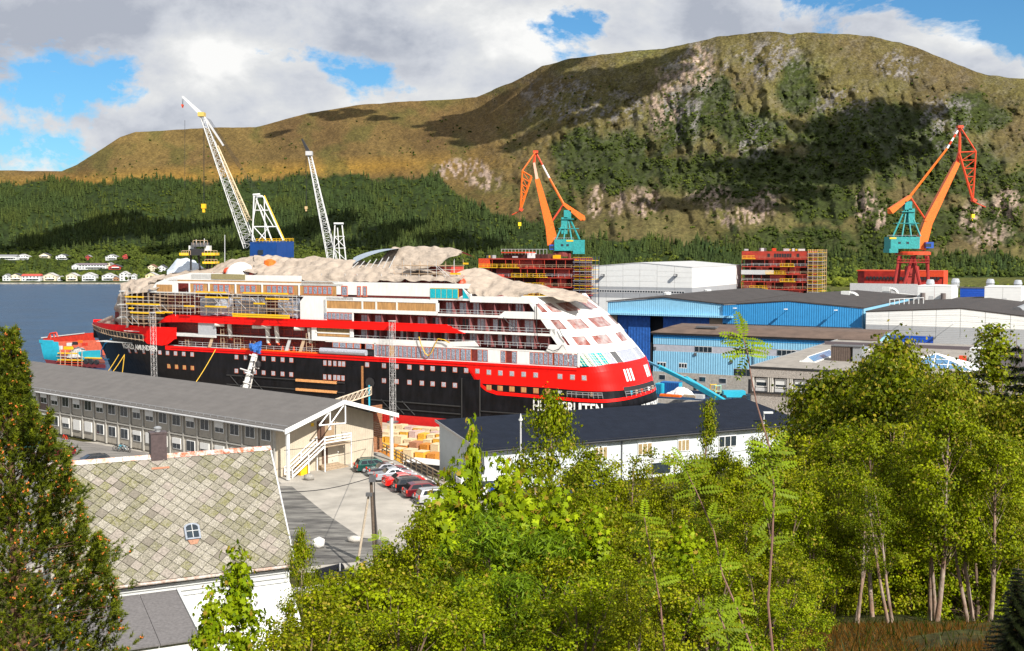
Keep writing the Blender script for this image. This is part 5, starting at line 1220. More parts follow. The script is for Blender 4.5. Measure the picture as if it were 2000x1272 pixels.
# -- rooftop plant of the big halls
def rooftops():
    SBv=Vector((*SB,0));SXv=Vector((*SX,0));zr=19.4
    def penthouse(label,px0,px1,pyt,pyb,Y,depth,rm_=None):
        W=Facade(px0,pyb,Y);a1=W.A(px1,pyb);z0=min(W.Z(px0,pyb),19.6)-.5;z1=W.Z(px0,pyt);rt=thing('roof_penthouse',label,'penthouse',W.at(a1/2,0,z0));n=max(1,int(round((a1)/5)))
        zm=z0+(z1-z0)*.33
        for i in range(n):
            for q0,q1,m_ in((z0,zm-.04,panelg),(zm,z1,panelw)):W.recta('wall_panel',a1*i/n+.04,a1*(i+1)/n-.04,q0,q1,m_,rt,-.2,.05)
        b=MB();b.prism([W.at(a1+.02,0,z0),W.at(a1+.02,-depth,z0),W.at(a1+.02,-depth,z1),W.at(a1+.02,0,z1)],SXv*-.2);b.prism([W.at(-.02,0,z0),W.at(-.02,-depth,z0),W.at(-.02,-depth,z1),W.at(-.02,0,z1)],SXv*.2);b.prism([W.at(0,.1,z1),W.at(a1,.1,z1),W.at(a1,-depth,z1),W.at(0,-depth,z1)],(0,0,.2));b.build('body',panelw,rt)
        return W,a1,z0,z1,rt
    W,a1,z0,z1,rt=penthouse('white plant house with two round ducts on the hall roof',1791,1858,559,600,352,14)
    for x in(1803,1843):b=MB();a=W.A(x,590);b.tube(W.at(a,1.0,z0+.5),W.at(a,1.0,z1-2),.75,10);b.tube(W.at(a,.9,z0+1.2),W.at(a-.8,3.2,z0+.8),.8,10);b.build('duct',mat('duct_brown',(.16,.13,.12),.5,.2,1),rt)
    W.rect('door',1814,1823,z0+.4,z0+4,lgrey,rt,0,.1,590)
    W_,a_,q0,q1,rt=penthouse('white plant house with small grey door on the hall roof, far right',1922,1994,561,601,340,14);W_.rect('door',1957,1966,q0+.3,q0+3.4,lgrey,rt,0,.1,590)
    p=P(1875,589,372);Wd=Facade(1875,585,372);rt=thing('blue_upper_wall','bright blue upper wall between the two white plant houses','wall',Wd.at(3,0,17));Wd.recta('cladding',0,Wd.A(1924,585),16,Wd.Z(1875,563),deepblue,rt,-.3,0);Wd.recta('cap',-12,Wd.A(1990,585),Wd.Z(1875,563),Wd.Z(1875,560),dgrey,rt,-.5,.1)
    for x,y,l in((1817,559,'leftmost silver roof fan cowl'),(1866,557,'second silver roof fan cowl'),(1934,558,'third silver roof fan cowl'),(1988,560,'rightmost silver roof fan cowl')):
        Y=358;c=P(x,y,Y);rt=thing('roof_cowl',l,'vent',c,'silver fan cowls');b=MB();b.lathe(tuple(c),[(1.25,-.3),(1.2,.8)],12);b.build('base_ring',steel,rt);b=MB();b.lathe(tuple(c),[(1.35,.8),(1.0,2.0),(.55,2.1)],12);b.build('cowl',mat('bright_steel',(.62,.64,.66),.25,.1,2,metal=.6),rt)
    for x,y,l,Y in((1652,590,'left ventilation unit with curved duct on the dark hall roof',345),(1731,580,'right ventilation unit with curved duct on the dark hall roof',362)):
        c=G(x,y,zr+.3);rt=thing('ventilation_unit',l,'ventilation unit',c,'roof ventilation units');s=c.y/345
        b=MB();b.box(c+Vector((0,0,.9)),(2.4,2.4,1.8),x=SXv,y=SBv);b.build('lower_box',steel,rt);b=MB();b.box(c+Vector((0,0,2.6)),(2.5,2.5,1.4),x=SXv,y=SBv);b.build('upper_box',offwhite,rt)
        b=MB();pts=[c+SXv*(1.6+1.9*math.sin(k))+Vector((0,0,1.2+1.5*math.cos(k*1.0)))for k in np.linspace(0,1.9,7)];pts+=[c+SXv*6+Vector((0,0,.7)),c+SXv*9+Vector((0,0,.4))-SBv*1];b.path(pts,.6,6);b.build('curved_duct',offwhite,rt)
        b=MB();b.box(c+SXv*4.5+Vector((0,0,.4)),(4.5,2.5,.8),x=SXv,y=SBv);b.build('duct_box',tan,rt)
    c=G(1497,582,zr+.3);rt=thing('roof_fan_box','small grey and orange box near the middle of the dark hall roof','roof box',c);b=MB();b.box(c+Vector((0,0,.7)),(2.2,2,1.4),x=SXv,y=SBv);b.build('housing',steel,rt);b=MB();b.box(c+SXv*1.7+Vector((0,0,.7)),(1.0,1.8,1.2),x=SXv,y=SBv);b.build('hood',orange,rt)
    for x,y,l in((1303,583,'left white mushroom vent at the faded hall roof'),(1382,577,'right white mushroom vent on the dark hall roof')):c=G(x,y,zr+.5);rt=thing('roof_vent',l,'vent',c,'white mushroom vents');b=MB();b.lathe(tuple(c),[(.7,-1),(.7,1.2)],10);b.build('pipe',offwhite,rt);b=MB();b.lathe(tuple(c),[(1.3,1.2),(1.3,1.9),(.9,2.1)],10);b.build('cap',offwhite,rt)
    c=G(1760,600,zr);rt=thing('duct_bridge','brown pipes with white ladder-like frame in front of the plant house','duct',c);b=MB();b.tube(c-SXv*8,c+SXv*5,.7,8);b.build('pipe',MATS['duct_brown'],rt)
    for k in range(8):b=MB();q=c+SXv*(-3+k*1.3)-SBv*.8;b.tube(q-Vector((0,0,.5)),q+Vector((0,0,2.1+k*.1)),.12,4);b.build('frame_post',white,rt)
    b=MB();b.tube(c-SXv*3-SBv*.8+Vector((0,0,2.1)),c+SXv*6.2-SBv*.8+Vector((0,0,2.8)),.12,4);b.build('top_rail',white,rt)
    c=G(1985,612,zr);rt=thing('large_duct','fat grey duct lying on the roof at the right picture edge','duct',c);b=MB();b.tube(c,c+SXv*3+SBv*26+Vector((0,0,1)),1.5,10);b.build('pipe',steel,rt);b=MB();b.tube(c-SBv*.4,c+SBv*.5,1.7,12);b.build('flange',dgrey,rt)
    b=MB();p=P(1610,556,440)
    W=Facade(1560,562,425);rt=thing('parapet_wall','pale ribbed parapet along the back of the dark hall roof','wall',W.at(20,0,17));W.recta('cladding',W.A(1660,562),W.A(1792,562),14,W.Z(1680,553.5),lgrey,rt,-.3,0)
rooftops()
# -- cranes
def boxbeam(b,p,q,w0,w1,d,up=None,m=0):
    p,q=Vector(p),Vector(q);ax=(q-p).normalized();s=Vector((0,1,0));u=ax.cross(s).normalized();v=u.cross(ax).normalized()
    b.hexa([p-u*w0/2-v*d/2,p+u*w0/2-v*d/2,p+u*w0/2+v*d/2,p-u*w0/2+v*d/2,q-u*w1/2-v*d/2,q+u*w1/2-v*d/2,q+u*w1/2+v*d/2,q-u*w1/2+v*d/2],m)
tealm=teal
def level_crane(name,label,Y,M,base):
    """double-jib level-luffing crane; M maps picture measurements to places"""
    s=Y/F;rt=thing('harbour_crane',label,'crane',base);T=lambda x,y,dy=0:P(x,y,Y+dy)
    w=lambda n:n*s
    b=MB();boxbeam(b,T(*M['foot']),T(*M['knee']),w(22),w(16),3.0);boxbeam(b,T(*M['knee']),T(*M['neck']),w(17),w(9),2.6);b.build('main_jib',orange,rt)
    b=MB();boxbeam(b,T(*M['neck']),T(*M['head']),w(6),w(4),1.2);b.build('jib_head',mat('faded_orange',(.72,.42,.30),.5)if M.get('white')else orangered,rt)
    b=MB();b.tube(T(*M['head']),T(*M['apex']),w(3),6,w(2));b.box(T(*M['apex']),(w(10),2,w(5)));b.build('apex_frame',orangered,rt)
    b=MB();b.tube(T(*M['tie0']),T(*M['tiem']),w(2.6),6,w(2.0));b.build('tie_bar',orange,rt)
    pts=[T(*M['tiem']).lerp(T(*M['apex']),k/M['bands'])for k in range(M['bands']+1)]
    for k in range(M['bands']):b=MB();b.tube(pts[k],pts[k+1],w(2.0),6,w(1.8));b.build('banded_tie',white if k%2==0 else orangered,rt)
    for dy in(-1.6,1.6):
        o,t_,h_,e=T(*M['out'],dy),T(*M['apex'],dy*.5),T(*M['head'],dy*.4),T(*M['tip'],dy*.3);b=MB()
        b.tube(t_,o,w(1.5),5);b.tube(o,e,w(1.6),5);b.tube(T(*M['jibroot'],dy),e,w(2.2),5);b.tube(T(*M['jibroot'],dy),o,w(1.3),4)
        for k in range(1,6):
            a_=T(*M['jibroot'],dy).lerp(e,k/6);c_=o.lerp(e,k/6);b.tube(a_,c_,w(.8),4);b.tube(a_,o.lerp(e,(k-1)/6),w(.7),4)
        b.build('fly_jib',orangered if not M.get('white')else orange,rt)
    b=MB();boxbeam(b,T(*M['tip']),T(M['tip'][0]+3,M['tip'][1]-5),w(7),w(9),2.4);b.tube(T(*M['tip']),T(*M['tail']),w(1.0),4);b.build('jib_tip',orangered,rt)
    b=MB();hk=M['hook'];b.tube(T(hk[0],M['tip'][1]),T(*hk),.06,4);b.build('hoist_rope',blk,rt)
    b=MB();c=T(hk[0],hk[1]+2);b.box(c,(w(6),1.2,w(7)));b.tube(c-Vector((0,0,w(3))),c-Vector((w(1),0,w(9))),w(1.2),5,w(.5));b.build('hook_block',mat('hook_yellow',(.85,.62,.01),.5),rt)
    b=MB();boxbeam(b,T(*M['tie0']),T(*M['cw']),w(6),w(12),3.0);b.lathe(tuple(T(*M['cw'])),[(w(3),-w(5)),(w(5),-w(3)),(w(5),w(2)),(w(3),w(4))],8);b.build('counterweight',orange,rt)
    b=MB();b.tube(T(*M['tie0']),T(*M['knee']),w(2),5);b.build('luffing_rod',orangered,rt)

    tx,ty=M['tower'];b0,b1,by=M['deck']
    for x0 in(b0,b0+(b1-b0)*.33,b0+(b1-b0)*.66,b1):
        for dy in(-2.2,2.2):b=MB();b.tube(T(x0,by,dy),T(tx+(x0-(b0+b1)/2)*.12,ty+8,dy*.3),w(1.8),5);b.build('tower_leg',tealm,rt)
    b=MB();b.box(T(tx,ty+4),(w(14),3,w(16)));b.box(T(tx+M['side']*6,ty+26),(w(12),3,w(32)));b.build('tower_head',tealm,rt)
    for k in(.4,.75):b=MB();yy=by+(ty-by)*k;b.box(T(tx+(1-k)*-M['side']*4,yy),(w((b1-b0)*(1-k)+12),4,.25));b.build('tower_stage',tealm,rt)
    x0,x1,y0,y1=M['house'];b=MB();a_,c_=T(x0,y1),T(x1,y0);b.box((a_+c_)/2,(c_.x-a_.x,8,c_.z-a_.z));b.build('machinery_house',tealm,rt)
    x0_,x1_,y0_,y1_=M['house2'];b=MB();a_,c_=T(x0_,y1_,-.3),T(x1_,y0_,-.3);b.box((a_+c_)/2,(c_.x-a_.x,7.5,c_.z-a_.z));b.build('machinery_house',tealm,rt)
    for k in(.42,.7):b=MB();b.box(T(x0+(x1-x0)*k,(y0+y1)/2,-4.02),(w(5),.1,w(4)));b.build('window',glass,rt)
    b=MB();b.box(T(M['plate'][0],y0+2.5,-4.05),(w(13),.1,w(3)));b.build('yellow_plate',yellow,rt)
    b=MB();b.path([T(x0,y0-3,-3.8),T(x1,y0-3,-3.8)],.08,4)
    for k in range(9):xx=x0+(x1-x0)*k/8;b.tube(T(xx,y0,-3.8),T(xx,y0-3,-3.8),.06,4)
    b.build('guard_rail',steel,rt)
    x0,x1,y0,y1=M['cab'];b=MB();a_,c_=T(x0,y1,-2),T(x1,y0,-2);b.box((a_+c_)/2,(c_.x-a_.x,3,c_.z-a_.z));b.build('cab',mat('cab_blue',(.02,.08,.38),.4),rt)
    b=MB();b.box(T((x0+x1)/2,(y0+y1)/2,-3.55),((c_.x-a_.x)*.7,.1,(c_.z-a_.z)*.5));b.build('cab_window',glass,rt)
    return rt,T,w
def right_crane():
    Y=450;M=dict(foot=(1795,487),knee=(1811,435),neck=(1869,318),head=(1874,295),apex=(1875,248),tiem=(1850,290),tie0=(1777,384),bands=6,out=(1906,296),tip=(1900,394),tail=(1925,405),jibroot=(1873,298),hook=(1900,420),cw=(1738,413),tower=(1772,398),deck=(1744,1798,462),side=1,house=(1733,1790,463,486),house2=(1731,1748,486,494),plate=(1744,0),cab=(1806,1821,473,485))
    base=G(1788,640,1.6);base=Vector((P(1786,600,Y).x,Y,1.6));rt,T,w=level_crane('c','right harbour crane, orange jib pointing up right on red portal legs',Y,M,base)
    b=MB();b.lathe(tuple(T(1783,496)),[(w(33),-w(2)),(w(33),w(3)),(w(30),w(4.5))],20);b.build('slewing_ring',orangered,rt)
    rl=mat('portal_red',(.30,.018,.014),.5,.2,.4)
    tops=[(1756,500,-5),(1812,500,-5),(1760,500,6),(1808,500,6)];feet=[(1733,-9),(1815,-9),(1742,9),(1828,9)]
    zf=1.8
    def ft(x,dy):q=P(x,600,Y+dy);return Vector((q.x,q.y,zf))
    for(tx,ty,td),(fx,fd)in zip(tops,feet):
        b=MB();b.tube(T(tx,ty,td),ft(fx,fd),w(2.6),7,w(3.4));b.build('portal_leg',rl,rt)
    for tx,fx,d in((1782,1738,-8),(1784,1822,-8),(1786,1760,9),(1786,1800,9)):b=MB();b.tube(T(tx,500,d*.5),ft(fx,d),w(3.2),7);b.build('portal_leg',rl,rt)
    b=MB();b.prism([T(1772,520,0),T(1795,520,0),ft(1808,0),ft(1772,0)],(0,3,0));b.build('stair_tower',rl,rt)
    b=MB();b.tube(T(1752,513,-6),T(1815,513,-6),w(1.3),4);b.tube(T(1752,508,-6),T(1815,508,-6),w(.7),4)
    for k in range(10):b.tube(T(1752+k*7,513,-6),T(1752+k*7,504,-6),w(.6),4)
    b.build('portal_gallery',rl,rt)
right_crane()
def left_crane():
    Y=440;M=dict(foot=(1080,478),knee=(1073,440),neck=(1049,350),head=(1043,318),apex=(1046,297),tiem=(1073,348),tie0=(1101,399),bands=2,white=1,out=(1020,334),tip=(1016,412),tail=(1000,420),jibroot=(1038,345),hook=(1015,436),cw=(1138,427),tower=(1108,415),deck=(1086,1132,468),side=-1,house=(1082,1120,468,490),house2=(1118,1141,469,496),plate=(1113,0),cab=(1073,1083,478,488))
    base=Vector((P(1098,600,Y).x,Y,1.6));rt,T,w=level_crane('c','left harbour crane, orange jib over the red ship section under scaffolding',Y,M,base)
    b=MB();b.lathe(tuple(T(1098,493)),[(w(18),-w(8)),(w(18),w(1)),(w(14),w(3))],16);b.build('slewing_ring',dkred,rt)
    for x,f in((1084,1076),(1112,1120)):
        for dy in(-5,5):b=MB();q=P(f,600,Y+dy);b.tube(T(x,495,dy*.5),Vector((q.x,q.y,1.8)),w(3),6);b.build('portal_leg',dkred,rt)
left_crane()
def crawler(label,Y,foot,knee,tip,house,frame,w0,w1,hooks,bays,lug=None,jibtip=None):
    s=Y/F;T=lambda x,y,d=0:P(x,y,Y+d);rt=thing('lattice_boom_crane',label,'crane',Vector((T(*foot).x,Y,1.6)))
    b=MB();lattice(b,T(*foot),T(*knee),w0*s,w1*s,int(bays*.75),.11,.05,(1,0,0));b.build('lattice_boom',mat('white_lattice',(.68,.68,.66),.5,.05,1),rt)
    b=MB();boxbeam(b,T(*knee),T(*tip),7*s,2.5*s,1.2);b.build('tip_jib',offwhite if jibtip is None else jibtip,rt)
    b=MB();b.box(T(*knee),(12*s,2,8*s));b.build('boom_head',lgrey if lug is None else lug,rt)
    for hx,hy0,hy1,m_,sz in hooks:
        b=MB();b.tube(T(hx-.8,hy0),T(hx,hy1),.05,3);b.tube(T(hx+1.2,hy0),T(hx+.6,hy1),.05,3);b.build('hoist_rope',blk,rt)
        b=MB();c=T(hx,hy1);b.box(c,(sz*s,1,sz*1.1*s));b.box(c-Vector((0,0,sz*s)),(sz*.5*s,.8,sz*s));b.build('hook_block',m_,rt)
    for k,(p,q,r)in enumerate(frame):b=MB();b.tube(T(*p[:2],p[2]if len(p)>2 else 0),T(*q[:2],q[2]if len(q)>2 else 0),r*s,5);b.build('gantry_member',MATS['white_lattice']if r!=1.31 else yellow,rt)
    return rt,T,s
def cranes2():
    fr=[]
    for d in(-2.5,2.5):
        fr+=[((493,470,d),(496,381,d),1.5),((494,381,d),(508,380,d),2.2),((531,470,d),(500,388,d),1.5),((553,470,d),(514,384,d),1.5),((495,411,d),(524,411,d),1),((494,443,d),(540,443,d),1.2),((502,386,d),(493,440,d),1),((495,443,d),(520,470,d),1.1),((525,443,d),(505,470,d),1),((516,388,d),(518,470,d),1.1),((540,443,d),(553,470,d),1.3),((508,400,d),(534,443,d),1)]
    fr+=[((516,382,0),(556,470,0),1.31),((496,384,-2.5),(512,384,2.5),2.5)]
    rt,T,s=crawler('tall white lattice-boom crane with blue machine house, left of the pair',300,(489,482),(394,224),(357,189),None,fr,22,7,((398,240,403,yellow,8),(356.5,194,206,orangered,3)),34,mat('yellow_head',(.6,.42,.1),.6))
    b=MB();lattice(b,T(487,432),T(424,285),7*s,3*s,16,.1,.06,(1,0,0));b.build('back_mast',mat('rusty_white',(.62,.5,.32),.6,.2,.4),rt)
    b=MB();boxbeam(b,T(437,285),T(404,235),3*s,4*s,.8);b.build('backstay_strut',lgrey,rt)
    b=MB()
    for k in range(4):b.tube(T(500+k*3,380),T(404+k*2,230+k),.035,3)
    b.build('pendant_rope',blk,rt)
    b=MB();b.hexa([T(488,504,-4),T(540,504,-6),T(574,503,4),T(522,500,7),T(488,473,-4),T(540,473,-6),T(574,472,4),T(522,471,7)]);b.build('machine_house',mat('machine_blue',(.003,.05,.22),.45,.12,.4,stripe=((1,0,0),.5,.12)),rt)
    b=MB();b.box(T(509,493,-4.9),(1.3,.2,1.2));b.build('window',glass,rt)
    b=MB();b.path([T(500,470,-5),T(540,470,-6),T(573,469,4)],.07,4);b.path([T(500,467,-5),T(540,467,-6),T(573,466,4)],.07,4)
    for k in range(12):x=500+k*6.6;d=-5-(x-500)/40 if x<540 else-6+10*(x-540)/33;b.tube(T(x,473,d),T(x,466,d),.05,4)
    b.build('guard_rail',yellow,rt)
    b=MB();b.box(Vector((T(530,500).x,302,7)),(10,8,10));b.build('undercarriage',dgrey,rt)
    fr=[]
    for d in(-1.5,1.5):fr+=[((651,510,d),(654,440,d),1.3),((676,512,d),(668,440,d),1.3),((664,510,d),(659,445,d),1.2),((652,437,d),(671,437,d),2),((652,462,d),(672,462,d),.8),((651,485,d),(675,485,d),.8),((653,462,d),(675,485,d),.7),((673,462,d),(651,485,d),.7),((651,485,d),(677,510,d),.7)]
    rt,T,s=crawler('smaller white lattice-boom crane behind the tarpaulins, right of the pair',310,(650,512),(604,300),(590,272),None,fr,17,6,((598,305,406,mat('hook_tan',(.6,.4,.2),.6),4.5),),30,None,blk)
    b=MB();b.box(Vector((T(660,520).x,312,12)),(8,7,20));b.build('machine_house',mat('machine_blue2',(.01,.06,.2),.5),rt)
    for x,y0,y1,Y,l in((439,459,520,330,'thin grey lamp mast right of the black mast platform'),(361,235,368,299,'long hoist rope with small hook hanging from the crane tip')):
        b=MB();b.tube(P(x,y1,Y),P(x,y0,Y),.14 if x>400 else .05,5,.1 if x>400 else .05);o=b.build('lamp_mast' if x>400 else 'hoist_rope',lgrey if x>400 else blk);tag(o,l,'mast' if x>400 else 'rope')
cranes2()
# -- ship sections under construction
def section(label,x0,x1,yt,yb,Y,levels,depth,xend,seed,topstuff=True):
    W=Facade(x0,yb,Y);a1=W.A(x1,yb);ae=W.A(xend,yb);zb,zt=1.7,W.Z(x0,yt);rt=thing('ship_section',label,'ship section',W.at(a1/2,-depth/2,1.6));r=random.Random(seed);n=levels;h=(zt-W.Z(x0,yb))/n;z=zt
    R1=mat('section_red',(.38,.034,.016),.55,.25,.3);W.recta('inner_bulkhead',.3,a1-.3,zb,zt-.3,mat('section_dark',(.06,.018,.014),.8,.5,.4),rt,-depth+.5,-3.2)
    for i in range(n+1):
        zz=zt-i*h;b=MB();W.recta('deck',0,a1,zz-.35,zz,R1,rt,-depth,0)
        if i<n:
            k=0;a=0
            while a<a1:
                b=MB();b.tube(W.at(a,-.2,zz-h),W.at(a,-.2,zz-.3),.14,4);b.build('pillar',R1,rt);a+=4.2*r.uniform(.6,1.3)
            for _ in range(3):a=r.uniform(0,a1-4);W.recta('bulkhead',a,a+r.uniform(2,6),zz-h,zz-.35,R1 if r.random()<.4 else midred,rt,-3,-1.2-r.random())
            b=MB()
            for q in(.6,1.1):b.tube(W.at(0,.05,zz-h+q),W.at(a1,.05,zz-h+q),.05,4)
            for q in np.arange(0,a1,2.4):b.tube(W.at(q,.05,zz-h),W.at(q,.05,zz-h+1.15),.05,4)
            b.build('deck_rail',lgrey if i%2 else tan,rt)
            for _ in range(1 if seed==1 else 2):
                a=r.uniform(0,a1*.7);l=r.uniform(5,a1*.35);f=W.recta('yellow_walkway',a,min(a1,a+l),zz-h-.1,zz-h+.12,yellow,rt,0,1.3)
                b=MB()
                for q in(.6,1.2):b.tube(W.at(a,1.25,zz-h+q),W.at(min(a1,a+l),1.25,zz-h+q),.07,4)
                for q in np.arange(a,min(a1,a+l),1.8):b.tube(W.at(q,1.25,zz-h),W.at(q,1.25,zz-h+1.25),.06,4)
                b.build('yellow_rail',yellow,rt)

    for i in range(2*n):
        zz=zt-i*h/2-.5
        W.recta('scaffold_deck',a1+.2,ae,zz-.08,zz+.05,yellow if i%2==0 else tan,rt,-6,.3)
        b=MB();b.tube(W.at(a1,.4,zz+1),W.at(ae+.4,.4,zz+1),.07,4);b.build('scaffold_rail',yellow if i%2==0 else lgrey,rt)
    for q in np.linspace(a1+.3,ae,4):
        for t in(.3,-3,-6):b=MB();b.tube(W.at(q,t,zb),W.at(q,t,zt+.8),.12,4);b.build('scaffold_pole',mat('navy_pole',(.03,.04,.09),.6)if seed==2 else tan,rt)
    if topstuff:
        for _ in range(10):a=r.uniform(0,a1);b=MB();b.box(W.at(a,-r.uniform(1,8),zt+.6),(r.uniform(.6,3),1.2,r.uniform(.5,1.5)),x=(*SX,0));b.build('deck_gear',r.choice([lgrey,yellow,offwhite,dgrey,orangered]),rt)
    return W,a1,zt,h,rt,R1
W,a1,zt,h,rt,R1=section('tall block-shaped rust-red ship section with scaffold tower, right of centre',1448,1576,491,578,470,6,16,1606,1)
W.recta('closed_side',0,a1,zt-h,zt+.05,R1,rt,-.5,.08)
for x in(1499,1556):W.rect('window',x,x+5,zt-h*.75,zt-h*.3,blk,rt,0,.14,498)
for k in range(7):W.rect('window',1512+k*5,1516+k*5,zt-h*.8,zt-h*.3,blk,rt,0,.14,498)
W.rect('grey_panel',1448,1511,zt-h*3.1,zt-h*2.5,lgrey,rt,.02,.3,530)
W,a1,zt,h,rt,R1=section('long red ship section with yellow walkways below the left harbour crane',935,1120,505,575,405,4,16,1155,2)
W.recta('closed_side',0,W.A(956,510),zt-h*1.3,zt,orangered,rt,-.5,.08)
W.recta('upper_deckhouse',W.A(978,495),W.A(1065,495),zt,zt+1.6,mat('section_dark',(.06,.018,.014),.8),rt,-9,-2);W.recta('upper_deck',W.A(976,495),W.A(1022,495),zt+1.9,zt+2.3,orangered,rt,-9,-1);W.recta('deck_gear',W.A(1026,495),W.A(1040,495),zt+.2,zt+1.9,white,rt,-3,-1.5)
b=MB()
for q in np.linspace(W.A(976,490),W.A(1065,490),14):b.tube(W.at(q,-1.2,zt+1.5),W.at(q,-1.2,zt+3.3),.07,4)
b.tube(W.at(W.A(976,490),-1.2,zt+3.2),W.at(W.A(1065,490),-1.2,zt+3.2),.07,4);b.build('guard_rail',lgrey,rt)
def hull_block():
    W=Facade(1673,555,500);a1=W.A(1843,550);zt=W.Z(1843,531);z0=W.Z(1673,532);rt=thing('hull_section','long low red hull section with a slot of windows behind the right crane','ship section',W.at(a1/2,-5,1.6));R1=mat('hull_red',(.42,.028,.018),.5,.3,.2)
    b=MB();b.grid([[W.at(a,t-(2.2 if a<3 else 0)*(1),z)for a in np.linspace(0,a1,12)]for z,t in((1.7,-1.5),(8,-.5),(zt-3,0),(zt,.5))]);b.build('side_plating',R1,rt)
    b=MB();b.prism([W.at(0,.4,zt),W.at(a1,.4,zt),W.at(a1,-12,zt),W.at(0,-12,zt)],(0,0,.4));b.prism([W.at(a1-.1,.3,1.7),W.at(a1-.1,-12,1.7),W.at(a1-.1,-12,zt),W.at(a1-.1,.3,zt)],Vector((*SX,0))*.1);b.build('top_plating',orangered,rt)
    for k in range(22):x=1692+k*6.6;W.rect('window',x,x+4.6,zt-3.6,zt-2.3,blk,rt,.3,.45,542)
    W.recta('side_plating',W.A(1780,540),a1,zt-2.2,zt-.1,orangered,rt,.4,.52)
hull_block()
# -- blue telescopic boom lift and workers
def person(label,p,suit,helmet,scale=1.0,lean=0.0,arms=.5,rot=0.0):
    rt=thing('person',label,'person',p);me=bpy.data.meshes.new('body');V=[(0,0,.95),(0,0,1.15),(0,0,1.42),(0,0,1.52),(0,0,1.66),(.1,0,.9),(.12,.02,.5),(.13,0,.06),(.13,-.14,.04),(-.1,0,.9),(-.12,-.06,.5),(-.14,.06,.06),(-.14,-.08,.04),(.2,0,1.4),(.27,-.03,1.12),(.25,-.03-arms*.4,.95+arms*.2),(-.2,0,1.4),(-.27,-.03,1.12),(-.25,-.03-arms*.4,.95+arms*.2)]
    E=[(0,1),(1,2),(2,3),(3,4),(0,5),(5,6),(6,7),(7,8),(0,9),(9,10),(10,11),(11,12),(2,13),(13,14),(14,15),(2,16),(16,17),(17,18)];R=[.16,.15,.17,.065,.1,.11,.08,.06,.05,.11,.08,.06,.05,.08,.06,.045,.08,.06,.045]
    me.from_pydata([(x,y-lean*(z-.9 if z>.9 else 0),z)for x,y,z in V],E,[]);o=bpy.data.objects.new('body_src',me);scene.collection.objects.link(o);sk=o.modifiers.new('s','SKIN');ss=o.modifiers.new('u','SUBSURF');ss.levels=1
    for i,d in enumerate(me.skin_vertices[0].data):d.radius=(R[i],R[i]);d.use_root=(i==0)
    bpy.context.view_layer.update();m2=bpy.data.meshes.new_from_object(o.evaluated_get(bpy.context.evaluated_depsgraph_get()));bpy.data.objects.remove(o)
    m2.materials.clear();m2.materials.append(suit);m2.materials.append(mat('skin',(.55,.33,.24),.6))
    for pl in m2.polygons:
        if pl.center.z>1.5:pl.material_index=1
        pl.use_smooth=True
    c,s=math.cos(rot),math.sin(rot);link('body',m2,rt)
    b=MB();q=Vector(p)+Vector((0,-lean*.8,0));b.lathe((q.x,q.y,q.z+1.68),[(.135,0),(.13,.06),(.09,.12),(.02,.15)],10);b.lathe((q.x,q.y-.03,q.z+1.675),[(.17,0),(.16,.02)],10);b.build('helmet',helmet,rt)
    for k in(-.035,.035):b=MB();b.box((q.x+k,q.y-.1,q.z+1.65),(.02,.02,.012));b.build('eye',blk,rt)
    rt.scale=(scale,)*3;rt.rotation_euler=(0,0,rot);return rt
def boom_lift():
    Y0,Y1=262,222;p0=P(1424,790,Y0);p1=P(1340,741,245);p2=P(1238,694,Y1);rt=thing('boom_lift','blue telescopic boom lift reaching to the bridge windows at the ship end','boom lift',Vector((p0.x,p0.y,1.6)))
    b=MB();b.tube(p0,p1,.75,4);b.build('boom_base',cyan,rt);b=MB();b.tube(p1+(p0-p1)*.3+Vector((0,0,.1)),p2.lerp(p1,.45),.5,4);b.build('boom_section',cyan,rt);b=MB();b.tube(p2.lerp(p1,.5),p2,.28,4);b.build('boom_tip',mat('steel_blue',(.1,.3,.45),.4),rt)
    b=MB();b.box(Vector((p0.x+1,p0.y,2.8)),(5,2.6,1.4));b.build('chassis',cyan,rt)
    for dx in(-1.4,3.2):
        for dy in(-1.3,1.3):b=MB();b.lathe((p0.x+dx,p0.y+dy-.2,2.15),[(.55,0),(.55,.4)],12,axis=(0,1));b.build('wheel',blk,rt)
    q=p2+Vector((-1.0,-.4,-.6));b=MB();b.box(q,(2.2,1.1,.12))
    for z in(.55,1.1):
        for x0,y0,x1_,y1_ in((-1.1,-.55,1.1,-.55),(-1.1,.55,1.1,.55),(-1.1,-.55,-1.1,.55),(1.1,-.55,1.1,.55)):b.tube(q+Vector((x0,y0,z)),q+Vector((x1_,y1_,z)),.04,4)
    for x,y in((-1.1,-.55),(1.1,-.55),(1.1,.55),(-1.1,.55),(0,-.55)):b.tube(q+Vector((x,y,0)),q+Vector((x,y,1.1)),.04,4)
    b.build('basket',dgrey,rt)
    bs=mat('blue_overalls',(.03,.12,.32),.8,.2,4);person('worker in blue overalls at left in the boom lift basket, leaning to the window',q+Vector((-.6,.1,.07)),bs,white,1.0,.15,1.3);person('worker in dark blue overalls and red helmet at right in the lift basket',q+Vector((.4,.15,.07)),mat('dark_overalls',(.03,.06,.14),.8),orangered,1.0,.1,.9)
boom_lift()
person('person in blue overalls walking on the quay beside the green trolleys',G(1430,779,1.6),mat('bright_overalls',(.03,.16,.5),.8,.2,4),cyan,1.0,0,.2,1.2)
